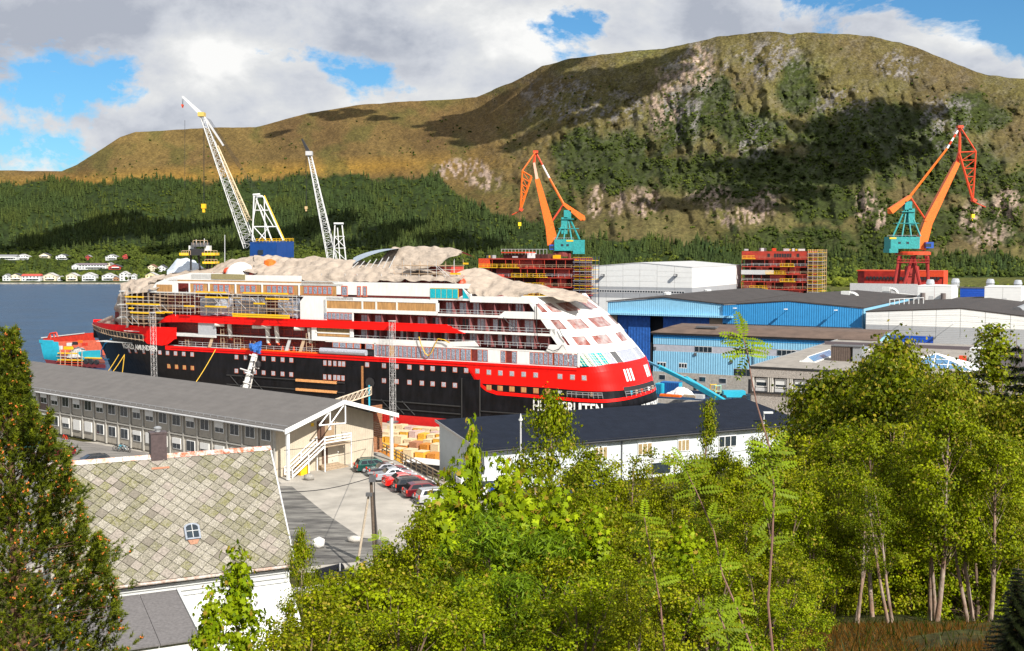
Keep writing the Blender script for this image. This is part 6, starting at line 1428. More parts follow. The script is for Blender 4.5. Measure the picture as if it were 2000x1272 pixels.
# -- quay clutter near the stern
def clutter():
    SBv=Vector((*SB,0));SXv=Vector((*SX,0));g=lambda x,y:G(x,y,1.6)
    def container(label,x,y,L_,h,m,w=2.4,ribs=True):
        c=g(x,y);rt=thing('shipping_container',label,'container',c,'blue containers on the quay');b=MB();b.box(c+Vector((0,0,h/2)),(L_,w,h),x=SXv,y=SBv);b.build('body',m,rt)
        for i in range(int(L_/.5)):b=MB();b.box(c+SXv*(-L_/2+.3+i*.5)-SBv*(w/2+.04)+Vector((0,0,h/2)),(.16,.1,h-.3),x=SXv,y=SBv);b.build('rib',mat('container_rib',(.01,.05,.2),.6),rt)
        b=MB();b.box(c+SXv*(L_/2+.03)+Vector((0,0,h/2)),(.06,w-.2,h-.2),x=SXv,y=SBv);b.build('door',cyan,rt)
    container('dark ribbed blue container with pale end door beside the ship stern',1311,768,4.6,2.7,mat('container_blue',(.015,.12,.36),.5,.15,1));container('small light blue container nearest to the ship stern',1290,768,1.8,2.4,cyan)
    c=g(1330,773);b=MB();rows=[]
    for j in range(10):rows.append([c+Vector((math.cos(k/14*6.283)*(3.0-2.6*(j/9)**1.5)*(1+.25*math.sin(k*2.1)),math.sin(k/14*6.283)*1.8*(1-.8*(j/9)**2),1.9*j/9+.25*math.sin(k*1.7+j)))for k in range(14)])
    b.grid(rows,close=True);b.face(rows[-1]);tag(b.build('covered_pile',mat('white_sheet',(.62,.62,.63),.6,.15,1.5,.6,3)),'pile covered with white sheeting below the blue boom','pile')
    for i,(x,y,L_,m,l)in enumerate(((1348,776,3.0,wood,'stack of dark timber right of the white covered pile'),(1310,775,5.0,orange,'orange beam lying below the ribbed blue container'),(1366,777,2.2,lgrey,'grey box under the blue boom'))):
        c=g(x,y);rt=thing('timber_stack' if i==0 else('beam_stack' if i==1 else 'crate'),l,'stack',c)
        for k in range(3):b=MB();b.box(c+SBv*(k-1)*.5+Vector((0,0,.25+.1*(k%2))),(L_,.42,.45 if i!=2 else .9),x=SXv,y=SBv);b.build('beam',m,rt)
    for x,y,m,l in((1393,772,yellow,'yellow basket trolley among the racks on the quay'),(1402,774,mat('pale_green',(.35,.6,.45),.6),'pale green rack trolley left of the person'),(1411,772,steel,'grey rack trolley nearest to the person'),(1464,760,yellow,'yellow framed rack at the corner of the workshop')):
        c=g(x,y);rt=thing('rack_trolley',l,'trolley',c,'rack trolleys on the quay')
        for dx in(-.7,.7):
            for dy in(-.5,.5):b=MB();b.tube(c+Vector((dx,dy,0)),c+Vector((dx,dy,2.6)),.06,4);b.build('upright',m,rt)
        for z in(.3,1.2,2.5):b=MB();b.box(c+Vector((0,0,z)),(1.5,1.1,.08));b.build('shelf',m,rt)
    W=Facade(1262,790,245);W=None
    b=MB();p,q=G(1262,786,1.6),G(1500,800,1.6);b.prism([p,q,q+Vector((0,0,1.0)),p+Vector((0,0,1.0))],(0,.6,0));tag(b.build('quay_wall',concrete),'low concrete wall along the quay behind the dark roof','wall')
clutter()
# -- supply vessel at far left
def vessel():
    Wv=Wall(P(88,712,352),(SX[0]*.98,SX[1]*.6));f=lambda px,py,t=0:(lambda a:Wv.at(a[0],t,a[1]))(Wv.hit(px,py,t));rt=thing('supply_vessel','light blue and red offshore vessel under repair at the left behind the ship','ship',f(140,718));n=Vector((*Wv.n,0))
    cy2=mat('vessel_cyan',(.02,.36,.48),.45,.1,.5);vr=mat('vessel_red',(.55,.035,.015),.5,.15,.5);vo=mat('vessel_orange',(.62,.13,.07),.6,.2,.4)
    def poly(name,pts,m,t=0,th=.3):b=MB();b.prism([f(x,y,t)for x,y in pts],n*-th);return b.build(name,m,rt)
    b=MB();rows=[]
    for k in range(9):
        u=k/8;rows.append([f(78+u*36,666+2*u,0),f(83+34*u,690+u*2,0.4),f(87+u*35,703+2*u,0),f(100+u*24,716+3*u,-1.5)])
    b.grid(rows);b.build('hull',cy2,rt,smooth=True)
    poly('hull_bottom',[(87,702),(120,706),(205,712),(205,726),(105,722),(92,713)],mat('hull_maroon',(.14,.02,.025),.6),.1)
    dk=[f(100,703,0),f(205,708,0),f(205,694,-13),f(100,690,-13)];b=MB();b.prism(dk,(0,0,-.4));b.build('deck',mat('deck_maroon',(.16,.035,.02),.8,.3,1),rt)
    poly('inner_bulwark',[(100,668),(200,664),(205,694),(104,690)],vo,-11.5);poly('far_bulwark',[(84,660),(98,657),(164,651),(184,650),(184,665),(100,668),(84,668)],vr,-12.5);poly('bulwark_top',[(80,659),(164,650),(164,651.5),(80,661)],offwhite,-12.3)
    poly('stern_bulwark',[(76,664),(103,665),(104,690),(86,690),(84,672),(77,670)],cy2,.2)
    poly('side_panel',[(150,688),(170,685),(195,684),(195,700),(163,704),(160,700)],cy2,.6)
    b=MB();b.path([f(94,660,-9),f(98,652,-9),f(110,650,-9),f(113,659,-9)],.3,5);b.path([f(98,652,-9),f(99,662,-9)],.25,5);b.path([f(105,651,-9),f(106,660,-9)],.25,5);b.build('stern_frame',vr,rt)
    b=MB();rows=[]
    for j in range(8):rows.append([f(130+46*(k/12),700-22*math.sin(j/7*1.5)*math.sin(k/12*3.14159)**.5-1.5*math.sin(k*2.3+j),-1-4*(j/7))for k in range(13)])
    b.grid(rows);b.build('deck_sheeting',mat('grey_sheet',(.42,.42,.42),.7,.2,1,.6,2),rt)
    for x0,x1,y in((112,150,689),(112,160,702),(165,195,698)):poly('yellow_beam',[(x0,y),(x1,y+1),(x1,y+3),(x0,y+2)],yellow,1.2,1)
    for x in(118,127,140,152,160):b=MB();b.tube(f(x,684,1.5),f(x,716,1.5),.12,4);b.build('scaffold_pole',tan,rt)
    for y in(696,707,712):b=MB();b.tube(f(110,y,1.5),f(164,y+2,1.5),.1,4);b.build('scaffold_ledger',orangered if y>700 else lgrey,rt)
    for x,y in((169.5,706.5),(180,707),(190,707.5)):b=MB();c=f(x,y,2.0);b.lathe(tuple(c),[(.35,0),(.75,0),(.8,.35),(.7,.7),(.35,.7)],14,axis=(Wv.n[0],Wv.n[1]));b.build('tyre_fender',blk,rt)
    for x0,x1,y0,y1,m in((141,149,668,674,blk),(130,138,670,676,offwhite),(152,158,665,670,orange),(124,140,677,683,yellow),(113,119,676,683,offwhite),(160,168,670,676,vr)):poly('deck_equipment',[(x0,y1),(x1,y1),(x1,y0),(x0,y0)],m,-2.4,.8)
vessel()
# ================================================================ NEAR BUILDINGS AND THE LOT
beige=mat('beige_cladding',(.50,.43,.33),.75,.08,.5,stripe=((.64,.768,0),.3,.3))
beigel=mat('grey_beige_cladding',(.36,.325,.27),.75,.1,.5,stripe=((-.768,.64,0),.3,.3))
UZ=Vector((0,0,1))
def barracks():
    c0=G(540,933,10.62);W=Wall(c0,(-.768,.64));Gd=Wall(c0,(.64,.768));d=Vector((*W.d,0));n=Vector((*W.n,0));g=Vector((*Gd.d,0));e=-d;LEN=68;WD=14.7;z0,z1=10.6,16.25
    rt=thing('barracks_building','long two-storey beige site barracks with grey felt roof and outside stair','building',c0+d*30+g*7)
    def qd(mb,o,u,du,w,dw,v,dv):u=u*du;w=w*dw;v=v*dv;mb.hexa([o,o+u,o+u+w,o+w,o+v,o+u+v,o+u+w+v,o+w+v])
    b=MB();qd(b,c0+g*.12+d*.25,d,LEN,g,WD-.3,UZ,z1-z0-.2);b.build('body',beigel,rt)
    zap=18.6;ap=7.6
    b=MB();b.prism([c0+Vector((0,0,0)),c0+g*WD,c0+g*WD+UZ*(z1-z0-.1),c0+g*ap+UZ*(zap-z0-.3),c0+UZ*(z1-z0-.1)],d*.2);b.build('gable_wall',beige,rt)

    p=2.86;nm=int(LEN/p);rr=random.Random(4)
    post=mat('module_post',(.40,.38,.34),.6,.1,1);wfr=white;shade=mat('roller_blind',(.70,.69,.66),.6,.05,2)
    for fl in range(2):
        zb=z0+.15+fl*2.85
        for i in range(nm):
            o=c0+d*(i*p+.1);m_=beigel if not(fl==1 and i in(17,21))else mat('brown_panel',(.15,.10,.085),.7)
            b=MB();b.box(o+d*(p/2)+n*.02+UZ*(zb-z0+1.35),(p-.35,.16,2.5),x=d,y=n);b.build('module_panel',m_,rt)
            b=MB();b.box(o+n*.12+UZ*(zb-z0+1.35),(.2,.26,2.75),x=d,y=n);b.build('module_post',post,rt)
            wc=o+d*(p*.5)+n*.13+UZ*(zb-z0+1.65);w_,h_=1.65,1.35
            b=MB();b.box(wc,(w_,.1,h_),x=d,y=n);f=b.build('window',wfr,rt)
            k=rr.choice([0,.4,.55,.95,1,.5,0])if i>2 else 0
            for s in(-1,1):b=MB();b.box(wc+d*s*.4+n*.035,(.70,.08,h_-.18),x=d,y=n);b.build('pane',glass,f)
            if k:b=MB();b.box(wc+n*.07+UZ*(h_/2-h_*k/2),(w_+.06,.12,h_*k),x=d,y=n);b.build('blind',shade,f)
        b=MB();qd(b,c0+n*.25+UZ*(zb-z0+2.72),d,LEN,-n,.4,UZ,.16);b.build('module_beam',post,rt)

    ov=2.7;eo=.9;drop=.05
    def roofpt(s,t,z):return c0+d*s+g*t+UZ*(z-z0)
    fel=mat('grey_felt',(.125,.115,.108),.85,.1,.25,.25,3,stripe=((*Gd.d,0),1.0,.12));th_=.12
    b=MB();b.prism([roofpt(-ov,-eo,z1),roofpt(LEN,-eo,z1),roofpt(LEN,ap,zap),roofpt(-ov,ap,zap)],UZ*th_);b.prism([roofpt(-ov,ap,zap),roofpt(LEN,ap,zap),roofpt(LEN,WD+1.4,z1-.15),roofpt(-ov,WD+1.4,z1-.15)],UZ*th_);b.build('roof',fel,rt)
    b=MB();b.prism([roofpt(-ov-.06,-eo-.1,z1-.4),roofpt(-ov-.06,ap,zap-.35),roofpt(-ov-.06,ap,zap+.14),roofpt(-ov-.06,-eo-.1,z1+.14)],e*.1);b.prism([roofpt(-ov-.06,ap,zap-.35),roofpt(-ov-.06,WD+1.5,z1-.5),roofpt(-ov-.06,WD+1.5,z1),roofpt(-ov-.06,ap,zap+.14)],e*.1);b.build('bargeboard',white,rt)
    b=MB();b.prism([roofpt(-ov,-eo,z1-.12),roofpt(LEN,-eo,z1-.12),roofpt(LEN,ap,zap-.15),roofpt(-ov,ap,zap-.15)],UZ*.1);b.build('soffit',mat('soffit',(.35,.33,.3),.8),rt)
    b=MB();a_=roofpt(-ov,-eo-.12,z1-.05);q_=roofpt(LEN,-eo-.12,z1-.05);b.tube(a_,q_,.12,6);b.build('gutter',lgrey,rt)
    b=MB();b.tube(roofpt(-ov,-eo+.35,z1+.42),roofpt(LEN,-eo+.35,z1+.42),.03,4)
    for s in np.arange(0,LEN,1.4):b.tube(roofpt(s,-eo+.3,z1+.1),roofpt(s,-eo+.35,z1+.42),.03,4)
    b.build('snow_guard',steel,rt)
    for t,nm_ in((-.3,'post'),(WD+.7,'post')):b=MB();b.box(roofpt(-ov+.3,t,z0+2.8),(.3,.3,5.4),x=d,y=n);b.build(nm_,white,rt)
    b=MB()
    A1,A2,A3,A4=roofpt(-ov+.1,5.2,z1+1.2),roofpt(-ov+.1,7.9,zap-.3),roofpt(-ov+.1,7.9,16.0),roofpt(-ov+.1,4.0,16.2)
    A5=roofpt(-ov+.1,5.6,16.1);A6=roofpt(-ov+.1,5.6,17.6)
    for a,q in((A2,A3),(A3,A4),(A5,A6),(A5,A2),(A4,A6)):b.tube(a,q,.09,4)
    b.build('gable_truss',white,rt)

    def gb(name,t0,t1,za,zb_,m,o0=0,o1=.12):b=MB();q=c0+g*t0+e*o0+UZ*(za-z0);b.hexa([q,q+g*(t1-t0),q+g*(t1-t0)+e*(o1-o0),q+e*(o1-o0)]+[v+UZ*(zb_-za)for v in(q,q+g*(t1-t0),q+g*(t1-t0)+e*(o1-o0),q+e*(o1-o0))]);return b.build(name,m,rt)
    gb('door',5.9,7.0,13.6,16.2,mat('brown_door',(.13,.07,.045),.6));gb('door',7.0,8.4,13.6,16.2,mat('tan_door',(.36,.25,.15),.6));gb('door',6.6,7.4,11.2,13.2,MATS['brown_door']);gb('door',7.4,9.0,11.1,13.2,mat('cream_door',(.58,.52,.42),.6));gb('notice',7.5,7.9,15.0,15.7,white,.12,.16);gb('wall_sign',5.0,5.4,15.7,16.1,yellow,0,.06)
    zl=13.5;L0,L1=5.6,9.6
    gb('landing',L0,L1,zl-.12,zl,wood,.1,1.7)
    for o_ in(1.65,):
        for k in range(3):b=MB();b.box(c0+g*(L0+L1)/2+e*o_+UZ*(zl-z0+.4+k*.33),(L1-L0,.06,.14),x=g,y=e);b.build('rail_board',white,rt)
    for k in range(3):b=MB();b.box(c0+g*L1+e*.9+UZ*(zl-z0+.4+k*.33),(.06,1.6,.14),x=g,y=e);b.build('rail_board',white,rt)
    for t in(L0,(L0+L1)/2,L1):b=MB();b.box(c0+g*t+e*1.65+UZ*((zl-z0+1.15)/2),(.12,.12,zl-z0+1.15)if t!=(L0+L1)/2 else(.1,.1,.1),x=g,y=e);b.build('landing_post',white,rt)
    S0,S1=L0,.9;ns=14
    for i in range(ns):t=S0+(S1-S0)*(i+1)/ns;b=MB();b.box(c0+g*t+e*.95+UZ*((zl-z0)*(1-(i+1)/(ns+1))),(.32,1.3,.06),x=g,y=e);b.build('stair_tread',wood,rt)
    for o_ in(.3,1.62):
        b=MB();b.tube(c0+g*S0+e*o_+UZ*(zl-z0),c0+g*S1+e*o_+UZ*.1,.13,4)
        b.build('stringer',white,rt)
        for hh in(.45,.95):b=MB();b.tube(c0+g*S0+e*o_+UZ*(zl-z0+hh),c0+g*S1+e*o_+UZ*(hh+.1),.08,4);b.build('hand_rail',white,rt)
        for k in range(3):t=S0+(S1-S0)*k/2;zz=(zl-z0)*(1-k/2);b=MB();b.tube(c0+g*t+e*o_+UZ*0,c0+g*t+e*o_+UZ*(zz+1),.07,4);b.build('stair_post',white,rt)
    for k in range(3):gb('door_step',6.0,9.4-k*.3,z0+k*.16,z0+.16+k*.16,wood,0,1.4-k*.4)
    yb=thing('grit_bin','small yellow bin below the white stair of the barracks','bin',c0+g*2.9+e*.9);b=MB();b.box(c0+g*2.9+e*.9+UZ*.55,(1.1,.8,1.1),x=g,y=e);b.build('tub',yellow,yb);b=MB();b.box(c0+g*2.9+e*.9+UZ*1.15,(1.2,.9,.12),x=g,y=e);b.build('lid',mat('dark_yellow',(.5,.3,.02),.6),yb)

    q=c0+g*WD-e*.5;b=MB()
    for k in range(24):b=MB();b.box(q+g*(1.3)-e*0.5+UZ*(.9+k*.23),(2.2,.1,.2),x=g,y=e);b.build('timber_board',mat('brown_board',(.30,.13,.06),.75,.25,2),rt)

    def bike(label,s,t,rot):
        p0=c0+d*s+n*t;rtb=thing('bicycle',label,'bicycle',p0,'bicycles along the barracks');u=(d*math.cos(rot)+n*math.sin(rot))
        w_=n*math.cos(rot)-d*math.sin(rot)
        for k in(-.52,.52):
            b=MB();c_=p0+u*k+UZ*.34;ring=[c_+(u*math.cos(a)+UZ*math.sin(a))*.33 for a in np.linspace(0,2*math.pi,15)];b.path(ring,.035,4);b.tube(c_-w_*.05,c_+w_*.05,.05,5)
            for a in(0,1.05,2.1):v=(u*math.cos(a)+UZ*math.sin(a))*.32;b.tube(c_-v,c_+v,.012,3)
            b.build('wheel',blk,rtb)
        S_,B_,H_=p0-u*.2+UZ*.85,p0-u*.08+UZ*.32,p0+u*.42+UZ*.85;b=MB()
        for a,q2 in((S_,B_),(B_,H_),(S_-UZ*.1,H_),(B_,p0-u*.52+UZ*.34),(S_-UZ*.1,p0-u*.52+UZ*.34),(H_,p0+u*.52+UZ*.34)):b.tube(a,q2,.025,4)
        b.build('frame',rr.choice([red,lgrey,blk,cyan]),rtb);b=MB();b.box(S_+UZ*.05,(.26,.14,.06),x=u,y=w_);b.build('saddle',blk,rtb);b=MB();b.tube(H_+UZ*.12-w_*.28,H_+UZ*.12+w_*.28,.02,4);b.tube(H_,H_+UZ*.13,.02,4);b.build('handlebar',steel,rtb)
    for lab,px,py,rot in(('bicycle at left end of the pair by the second barracks doorway',106,854,.3),('bicycle standing alone left of the cars before the barracks wall',128,862,.2),('left bicycle of the group before the barracks middle',234,880,1.1),('middle bicycle of the group before the barracks, with red frame line',240,882,.7),('right bicycle of the group before the barracks middle',246,883,.2)):
        pt=G(px,py,10.65);s=(pt-c0).dot(d);t=(pt-c0).dot(n);bike(lab,s,max(t,.6),rot)
    return c0,d,n,g,e
bc0,bd,bn,bg,be=barracks()

def dark_building():
    W=Wall(G(942,878,15),(.898,.44));d=Vector((*W.d,0));n=Vector((*W.n,0));g=-n;LEN=42.6;WD=11.7;z0,z1,z2=9.8,14.85,16.4;at=lambda a,t,z:W.at(a,t,z)
    rt=thing('dark_roofed_building','long pale two-storey building with a dark blue-grey mono-pitch roof','building',at(20,-5,z0));wcl=mat('pale_cladding',(.58,.62,.64),.6,.06,.5,stripe=((*W.d,0),.3,.3));gcl=mat('pale_cladding_shaded',(.50,.55,.56),.6,.06,.5,stripe=((*W.n,0),.3,.3));rf=mat('navy_felt',(.013,.017,.028),.85,.15,.3,.2,3,spec=.1)  # gable cladding is a darker copy, its shade put into the colour
    for k in range(2):
        b=MB();b.prism([at(0,0,z0+k*2.5),at(LEN,0,z0+k*2.5),at(LEN,0,z0+(k+1)*2.5),at(0,0,z0+(k+1)*2.5)],g*.25);b.build('wall_storey',wcl,rt);b=MB();b.box(at(LEN/2,.04,z0+(k+1)*2.5),(LEN,.1,.07),x=d,y=n);b.build('joint_strip',lgrey,rt)
    zs=[z0,12.3,14.7]
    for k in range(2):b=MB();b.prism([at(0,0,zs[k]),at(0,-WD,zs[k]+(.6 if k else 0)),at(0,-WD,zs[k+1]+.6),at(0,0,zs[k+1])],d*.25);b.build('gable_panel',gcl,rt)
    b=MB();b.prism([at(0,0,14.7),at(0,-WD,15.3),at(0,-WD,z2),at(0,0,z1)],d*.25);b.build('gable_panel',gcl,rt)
    b=MB();b.prism([at(.25,-.25,z0),at(LEN,-.25,z0),at(LEN,-WD,z0),at(.25,-WD,z0)],UZ*(z1-z0));b.build('body',wcl,rt)
    b=MB();b.prism([at(-.35,.6,z1),at(LEN+.4,.6,z1),at(LEN+.4,-WD-.3,z2),at(-.35,-WD-.3,z2)],UZ*.14);b.build('roof',rf,rt)
    b=MB();b.tube(at(-.4,.68,z1),at(LEN+.4,.68,z1),.1,6);b.build('gutter',blk,rt);b=MB();b.tube(at(0,.75,z1+.3),at(LEN,.75,z1+.3),.02,3)
    for a in np.arange(0,LEN,1.6):b.tube(at(a,.65,z1),at(a,.75,z1+.3),.02,3)
    b.build('snow_guard',blk,rt)
    b=MB();b.prism([at(-.38,.6,z1-.1),at(-.38,-WD-.3,z2-.1),at(-.38,-WD-.3,z2+.2),at(-.38,.6,z1+.2)],d*-.06);b.build('verge_trim',steel,rt)
    b=MB();b.tube(at(.1,.12,z0),at(.1,.12,z1),.07,5);b.tube(at(17.0,.12,z0),at(17.0,.12,z1),.07,5);b.build('downpipe',dgrey,rt)
    for px0,px1,py in((1245,1272,877),(1323,1345,870),(1403,1437,863),(1160,1185,884)):
        a0,a1=W.hit(px0,py)[0],W.hit(px1,py)[0];z=13.55;b=MB();b.box(at((a0+a1)/2,.06,z),(a1-a0,.14,1.35),x=d,y=n);f=b.build('window',white,rt);w=(a1-a0)/3
        for i in range(3):b=MB();b.box(at(a0+w*(i+.5),.12,z),(w-.12,.1,1.15),x=d,y=n);b.build('pane',glass if px0>1350 else mat('drawn_curtain',(.33,.24,.12),.5,.3,3),f)
    for px,py in((1120,950),(1290,960),(1400,955)):a=W.hit(px,py)[0];b=MB();b.box(at(a,.08,11.2),(2.4,.14,1.2),x=d,y=n);b.build('window',glass,rt)
    for px,py,y1,l,Y in((1017,975,822,'white lamp post before the left part of the dark-roofed building',112),(1492,830,806,'white street lamp with flat head over the dark roof at right',136)):
        b0=P(px,py,Y);t=P(px,y1,Y);r2=thing('lamp_post',l,'lamp post',b0);b=MB();b.tube(b0-UZ*2,t,.11,7,.08);b.build('pole',lgrey,r2);b=MB()
        if px<1200:b.lathe(tuple(t),[(.2,0),(.22,.12),(.1,.3),(.03,.7)],8)
        else:b.box(t+Vector((.5,0,0)),(1.1,.45,.2))
        b.build('lamp_head',offwhite,r2)

    for x,y,s,l in((1140,950,3.5,'bright blue tarpaulin cover seen through the birches'),(985,968,2.6,'small blue cover left behind the maple top')):
        c=G(x,y+12,10.6);r2=thing('covered_load',l,'cover',c);b=MB();b.lathe(tuple(c),[(s*.6,0),(s*.62,1.0),(s*.5,1.8),(s*.2,2.1)],9);b.build('blue_cover',mat('bright_blue_cover',(.005,.06,.5),.5,.3,1.5,.8,2),r2)
    c=G(915,975,10.62);van=thing('white_van','white van half hidden by the maple beside the pale gable','van',c);b=MB();b.box(c+UZ*1.3+Vector((1.5,0,0)),(5.2,2,2.0),x=(.95,.3,0),y=(-.3,.95,0));b.build('body',white,van);b=MB();b.box(c+UZ*1.75+Vector((1.5,-.6,0))+Vector((0,-.45,0)),(4.4,.1,.6),x=(.95,.3,0),y=(-.3,.95,0));b.build('window',glass,van)
    for k in(-1.6,1.6):b=MB();q=c+Vector((1.5+k,-1.0+k*.3,.38));b.lathe(tuple(q),[(.37,0),(.37,.25)],12,axis=(-.3,.95));b.build('wheel',blk,van)
    c=G(895,1005,10.62);sg=thing('road_sign','round white no-entry style road sign with red rim among the maple leaves','sign',c);b=MB();b.tube(c,c+UZ*2.6,.05,6);b.build('post',steel,sg);t=P(894,967,c.y-.1);b=MB();b.lathe(tuple(t),[(.46,0),(.46,.04)],18,axis=(0,-1));b.build('sign_rim',red,sg);b=MB();b.lathe((t.x,t.y-.045,t.z),[(.34,0),(.34,.02)],18,axis=(0,-1));b.build('sign_face',white,sg)
dark_building()

def slate_house():
    E_=P(577,1101,52);HE=Wall(E_,(-.44,.898));HA=Wall(E_,(.898,.44));u=-Vector((*HA.d,0));v=Vector((*HE.d,0))
    if HA.hit(217,1142)[0]>0:u=-u
    run,zr=HE.hit(528,874);LEN=10.4;ze=E_.z;k=(zr-ze);slope=math.hypot(run,k)
    rt=thing('slate_roofed_house','old house with diamond slate roof, brown chimney and small iron skylight','house',Vector((E_.x,E_.y,13))+u*4+v*3)
    prof=lambda s:(run*(s/slope),k*(s/slope))
    def rp(a,s,o=0.0):r_,z_=prof(s);nn=(UZ*run-v*k).normalized();return E_+u*a+v*r_+UZ*z_+nn*o
    nn=(UZ*run-v*k).normalized()
    b=MB();b.prism([rp(0,0,-.1),rp(LEN,0,-.1),rp(LEN,slope,-.1),rp(0,slope,-.1)],-nn*.15);b.build('roof_boarding',mat('joint_dark',(.05,.04,.035),.9),rt)
    b=MB();R0=rp(0,slope);q=v*run;b.prism([rp(0,slope,-.05),rp(LEN,slope,-.05),rp(LEN,slope,-.05)+v*run-UZ*k,rp(0,slope,-.05)+v*run-UZ*k],UZ*.12);b.build('rear_roof',dgrey,rt)
    D=.30;rng=random.Random(11)
    tones=[mat('slate_tile_a',(.245,.222,.178),.85,.5,7,.6,14,col2=(.19,.175,.13)),mat('slate_tile_b',(.20,.185,.135),.85,.5,7,.6,14,col2=(.16,.15,.085)),mat('slate_tile_c',(.30,.275,.23),.85,.5,7,.6,14,col2=(.24,.22,.17)),mat('slate_tile_d',(.17,.16,.075),.9,.45,7,.6,12,col2=(.25,.23,.17)),mat('slate_tile_e',(.17,.15,.12),.85,.25,5,.4,14),mat('slate_tile_f',(.27,.235,.20),.85,.3,4,.5,14)]
    tiles=[];hx=D;hs=D*.92
    nr_=int(slope/hs)+2
    def clip(poly):
        for ax,lim,sg in((0,0,1),(0,LEN,-1),(1,0,1),(1,slope,-1)):
            out=[]
            for i in range(len(poly)):
                p,q=poly[i],poly[(i+1)%len(poly)];ip,iq=sg*(p[ax]-lim)>=0,sg*(q[ax]-lim)>=0
                if ip:out.append(p)
                if ip!=iq:t=(lim-p[ax])/(q[ax]-p[ax]);out.append((p[0]+(q[0]-p[0])*t,p[1]+(q[1]-p[1])*t))
            poly=out
            if len(poly)<3:return None
        return poly
    for j in range(-1,nr_+1):
        for i in range(-1,int(LEN/(2*hx))+2):
            ca=i*2*hx+(hx if j%2 else 0);cs=j*hs;g_=.965
            poly=clip([(ca-hx*g_,cs),(ca,cs-hs*g_),(ca+hx*g_,cs),(ca,cs+hs*g_)])
            if poly is None:continue
            if-1<cs<slope:tiles.append((cs,ca,poly))
    def tile_face(mb,poly,m):
        o=rng.uniform(0,.018);P3=[rp(a,s,.012+o+.03*(1-0)*max(0,(cs0-s)/hs))for a,s in poly];mb.prism(P3,-nn*.03,m)
    tiles.sort(key=lambda t:abs(t[1]-LEN*.5)+.35*t[0])
    rest=MB()
    for idx,(cs0,ca0,poly)in enumerate(tiles):
        green=fbm(np.array(ca0*.5),np.array(cs0*.5),3,3);r_=rng.random();clean=(abs(ca0-4.9)<.9 and cs0>slope*.45)or(abs(ca0-4.3)<.5)
        if clean:m=2 if r_<.65 else(0 if r_<.9 else 5)
        else:m=0 if r_<.30 else 2 if r_<.52 else 1 if r_<.68+.1*(green-.5)else 3 if r_<.86 else 4 if r_<.92 else 5
        if idx<298:mb=MB();tile_face(mb,poly,0);mb.build('slate_tile',tones[m],rt)
        else:tile_face(rest,poly,m)
    rest.build('slate_tiles',tones,rt,kind='stuff')

    rust=mat('rusted_zinc',(.50,.10,.03),.8,.3,3,col2=(.62,.58,.54));zinc=mat('zinc_ridge',(.62,.60,.58),.6,.15,3,col2=(.55,.25,.14));n_=9
    for i in range(n_):a0,a1=LEN*i/n_,LEN*(i+1)/n_-.02;p0,p1=rp(a0,slope),rp(a1,slope);b=MB();b.prism([p0-v*.16-UZ*.10,p0+UZ*.09,p0+v*.16-UZ*.1],p1-p0);b.build('ridge_cap',rust if i in(0,1,2,3)else zinc,rt)

    cc=rp(5.3,slope)+v*.1;b=MB();b.box(cc+UZ*.12,(.72,.62,1.9),x=u,y=v);ch=b.build('chimney',mat('brown_sheet',(.085,.06,.06),.5,.2,3),rt)
    b=MB();b.box(cc+UZ*1.1,(.78,.68,.07),x=u,y=v);b.build('cap_plate',MATS['brown_sheet'],ch);b=MB();b.lathe(tuple(cc+UZ*1.14),[(.13,0),(.13,.10),(.18,.12),(.18,.20),(.08,.25)],12);b.build('cowl',steel,ch)
    b=MB();b.box(rp(5.3,slope-.70)+nn*.02,(.80,.08,.10),x=u,y=nn,z=nn.cross(u));b.build('flashing',mat('brick_flash',(.38,.16,.09),.8),ch)
    sk=(4.35,slope*.335);w2,h2=.29,.34
    arch=[(-w2,-h2),(w2,-h2),(w2,h2*.7)]+[(w2*math.cos(t),h2*.7+.16*math.sin(t))for t in np.linspace(0.3,2.84,6)]+[(-w2,h2*.7)]
    b=MB();b.prism([rp(sk[0]+x*1.18,sk[1]+y*1.1,.05)for x,y in arch],nn*.1);sf=b.build('skylight',mat('zinc_blue',(.25,.28,.33),.6,.2,3),rt)
    b=MB();b.prism([rp(sk[0]+x*.9,sk[1]+y*.9,.12)for x,y in arch],nn*.04);b.build('pane',glass,sf)
    b=MB();b.tube(rp(sk[0],sk[1]-h2*.9,.18),rp(sk[0],sk[1]+h2*1.0,.18),.018,4);b.tube(rp(sk[0]-w2*.9,sk[1]+.02,.18),rp(sk[0]+w2*.9,sk[1]+.02,.18),.018,4);b.build('glazing_bar',offwhite,sf)
    b=MB();b.prism([rp(sk[0]-w2*.9,sk[1]-h2*1.15,.08),rp(sk[0]+w2*.9,sk[1]-h2*1.15,.08),rp(sk[0]+w2*.5,sk[1]-h2*1.75,.03),rp(sk[0]-w2*.5,sk[1]-h2*1.75,.03)],nn*.02);b.build('rust_apron',mat('brick_flash2',(.36,.18,.11),.8,.3,6),sf)
    b=MB();b.tube(rp(-.1,-.05,-.05)-v*.05,rp(LEN+.1,-.05,-.05)-v*.05,.07,8);b.build('gutter',mat('old_gutter',(.50,.46,.42),.6,.3,3,col2=(.35,.2,.13)),rt)
    b=MB();b.prism([rp(-.02,0,.02),rp(-.02,slope,.02),rp(.05,slope,.02),rp(.05,0,.02)][::-1],nn*.03);b.build('verge_board',lgrey,rt)
    zg=13.0
    b=MB();o=E_+v*.35-UZ*.12;b.prism([o+u*.2,o+u*(LEN-.2),o+u*(LEN-.2)+v*(run*2-.7),o+u*.2+v*(run*2-.7)],-UZ*(E_.z-zg));b.build('wall',white,rt);b=MB();b.prism([rp(.25,.1,-.2),rp(.25,slope,-.2),rp(.25,slope,-.2)+v*run-UZ*k],u*.1);b.build('gable_wall',white,rt)
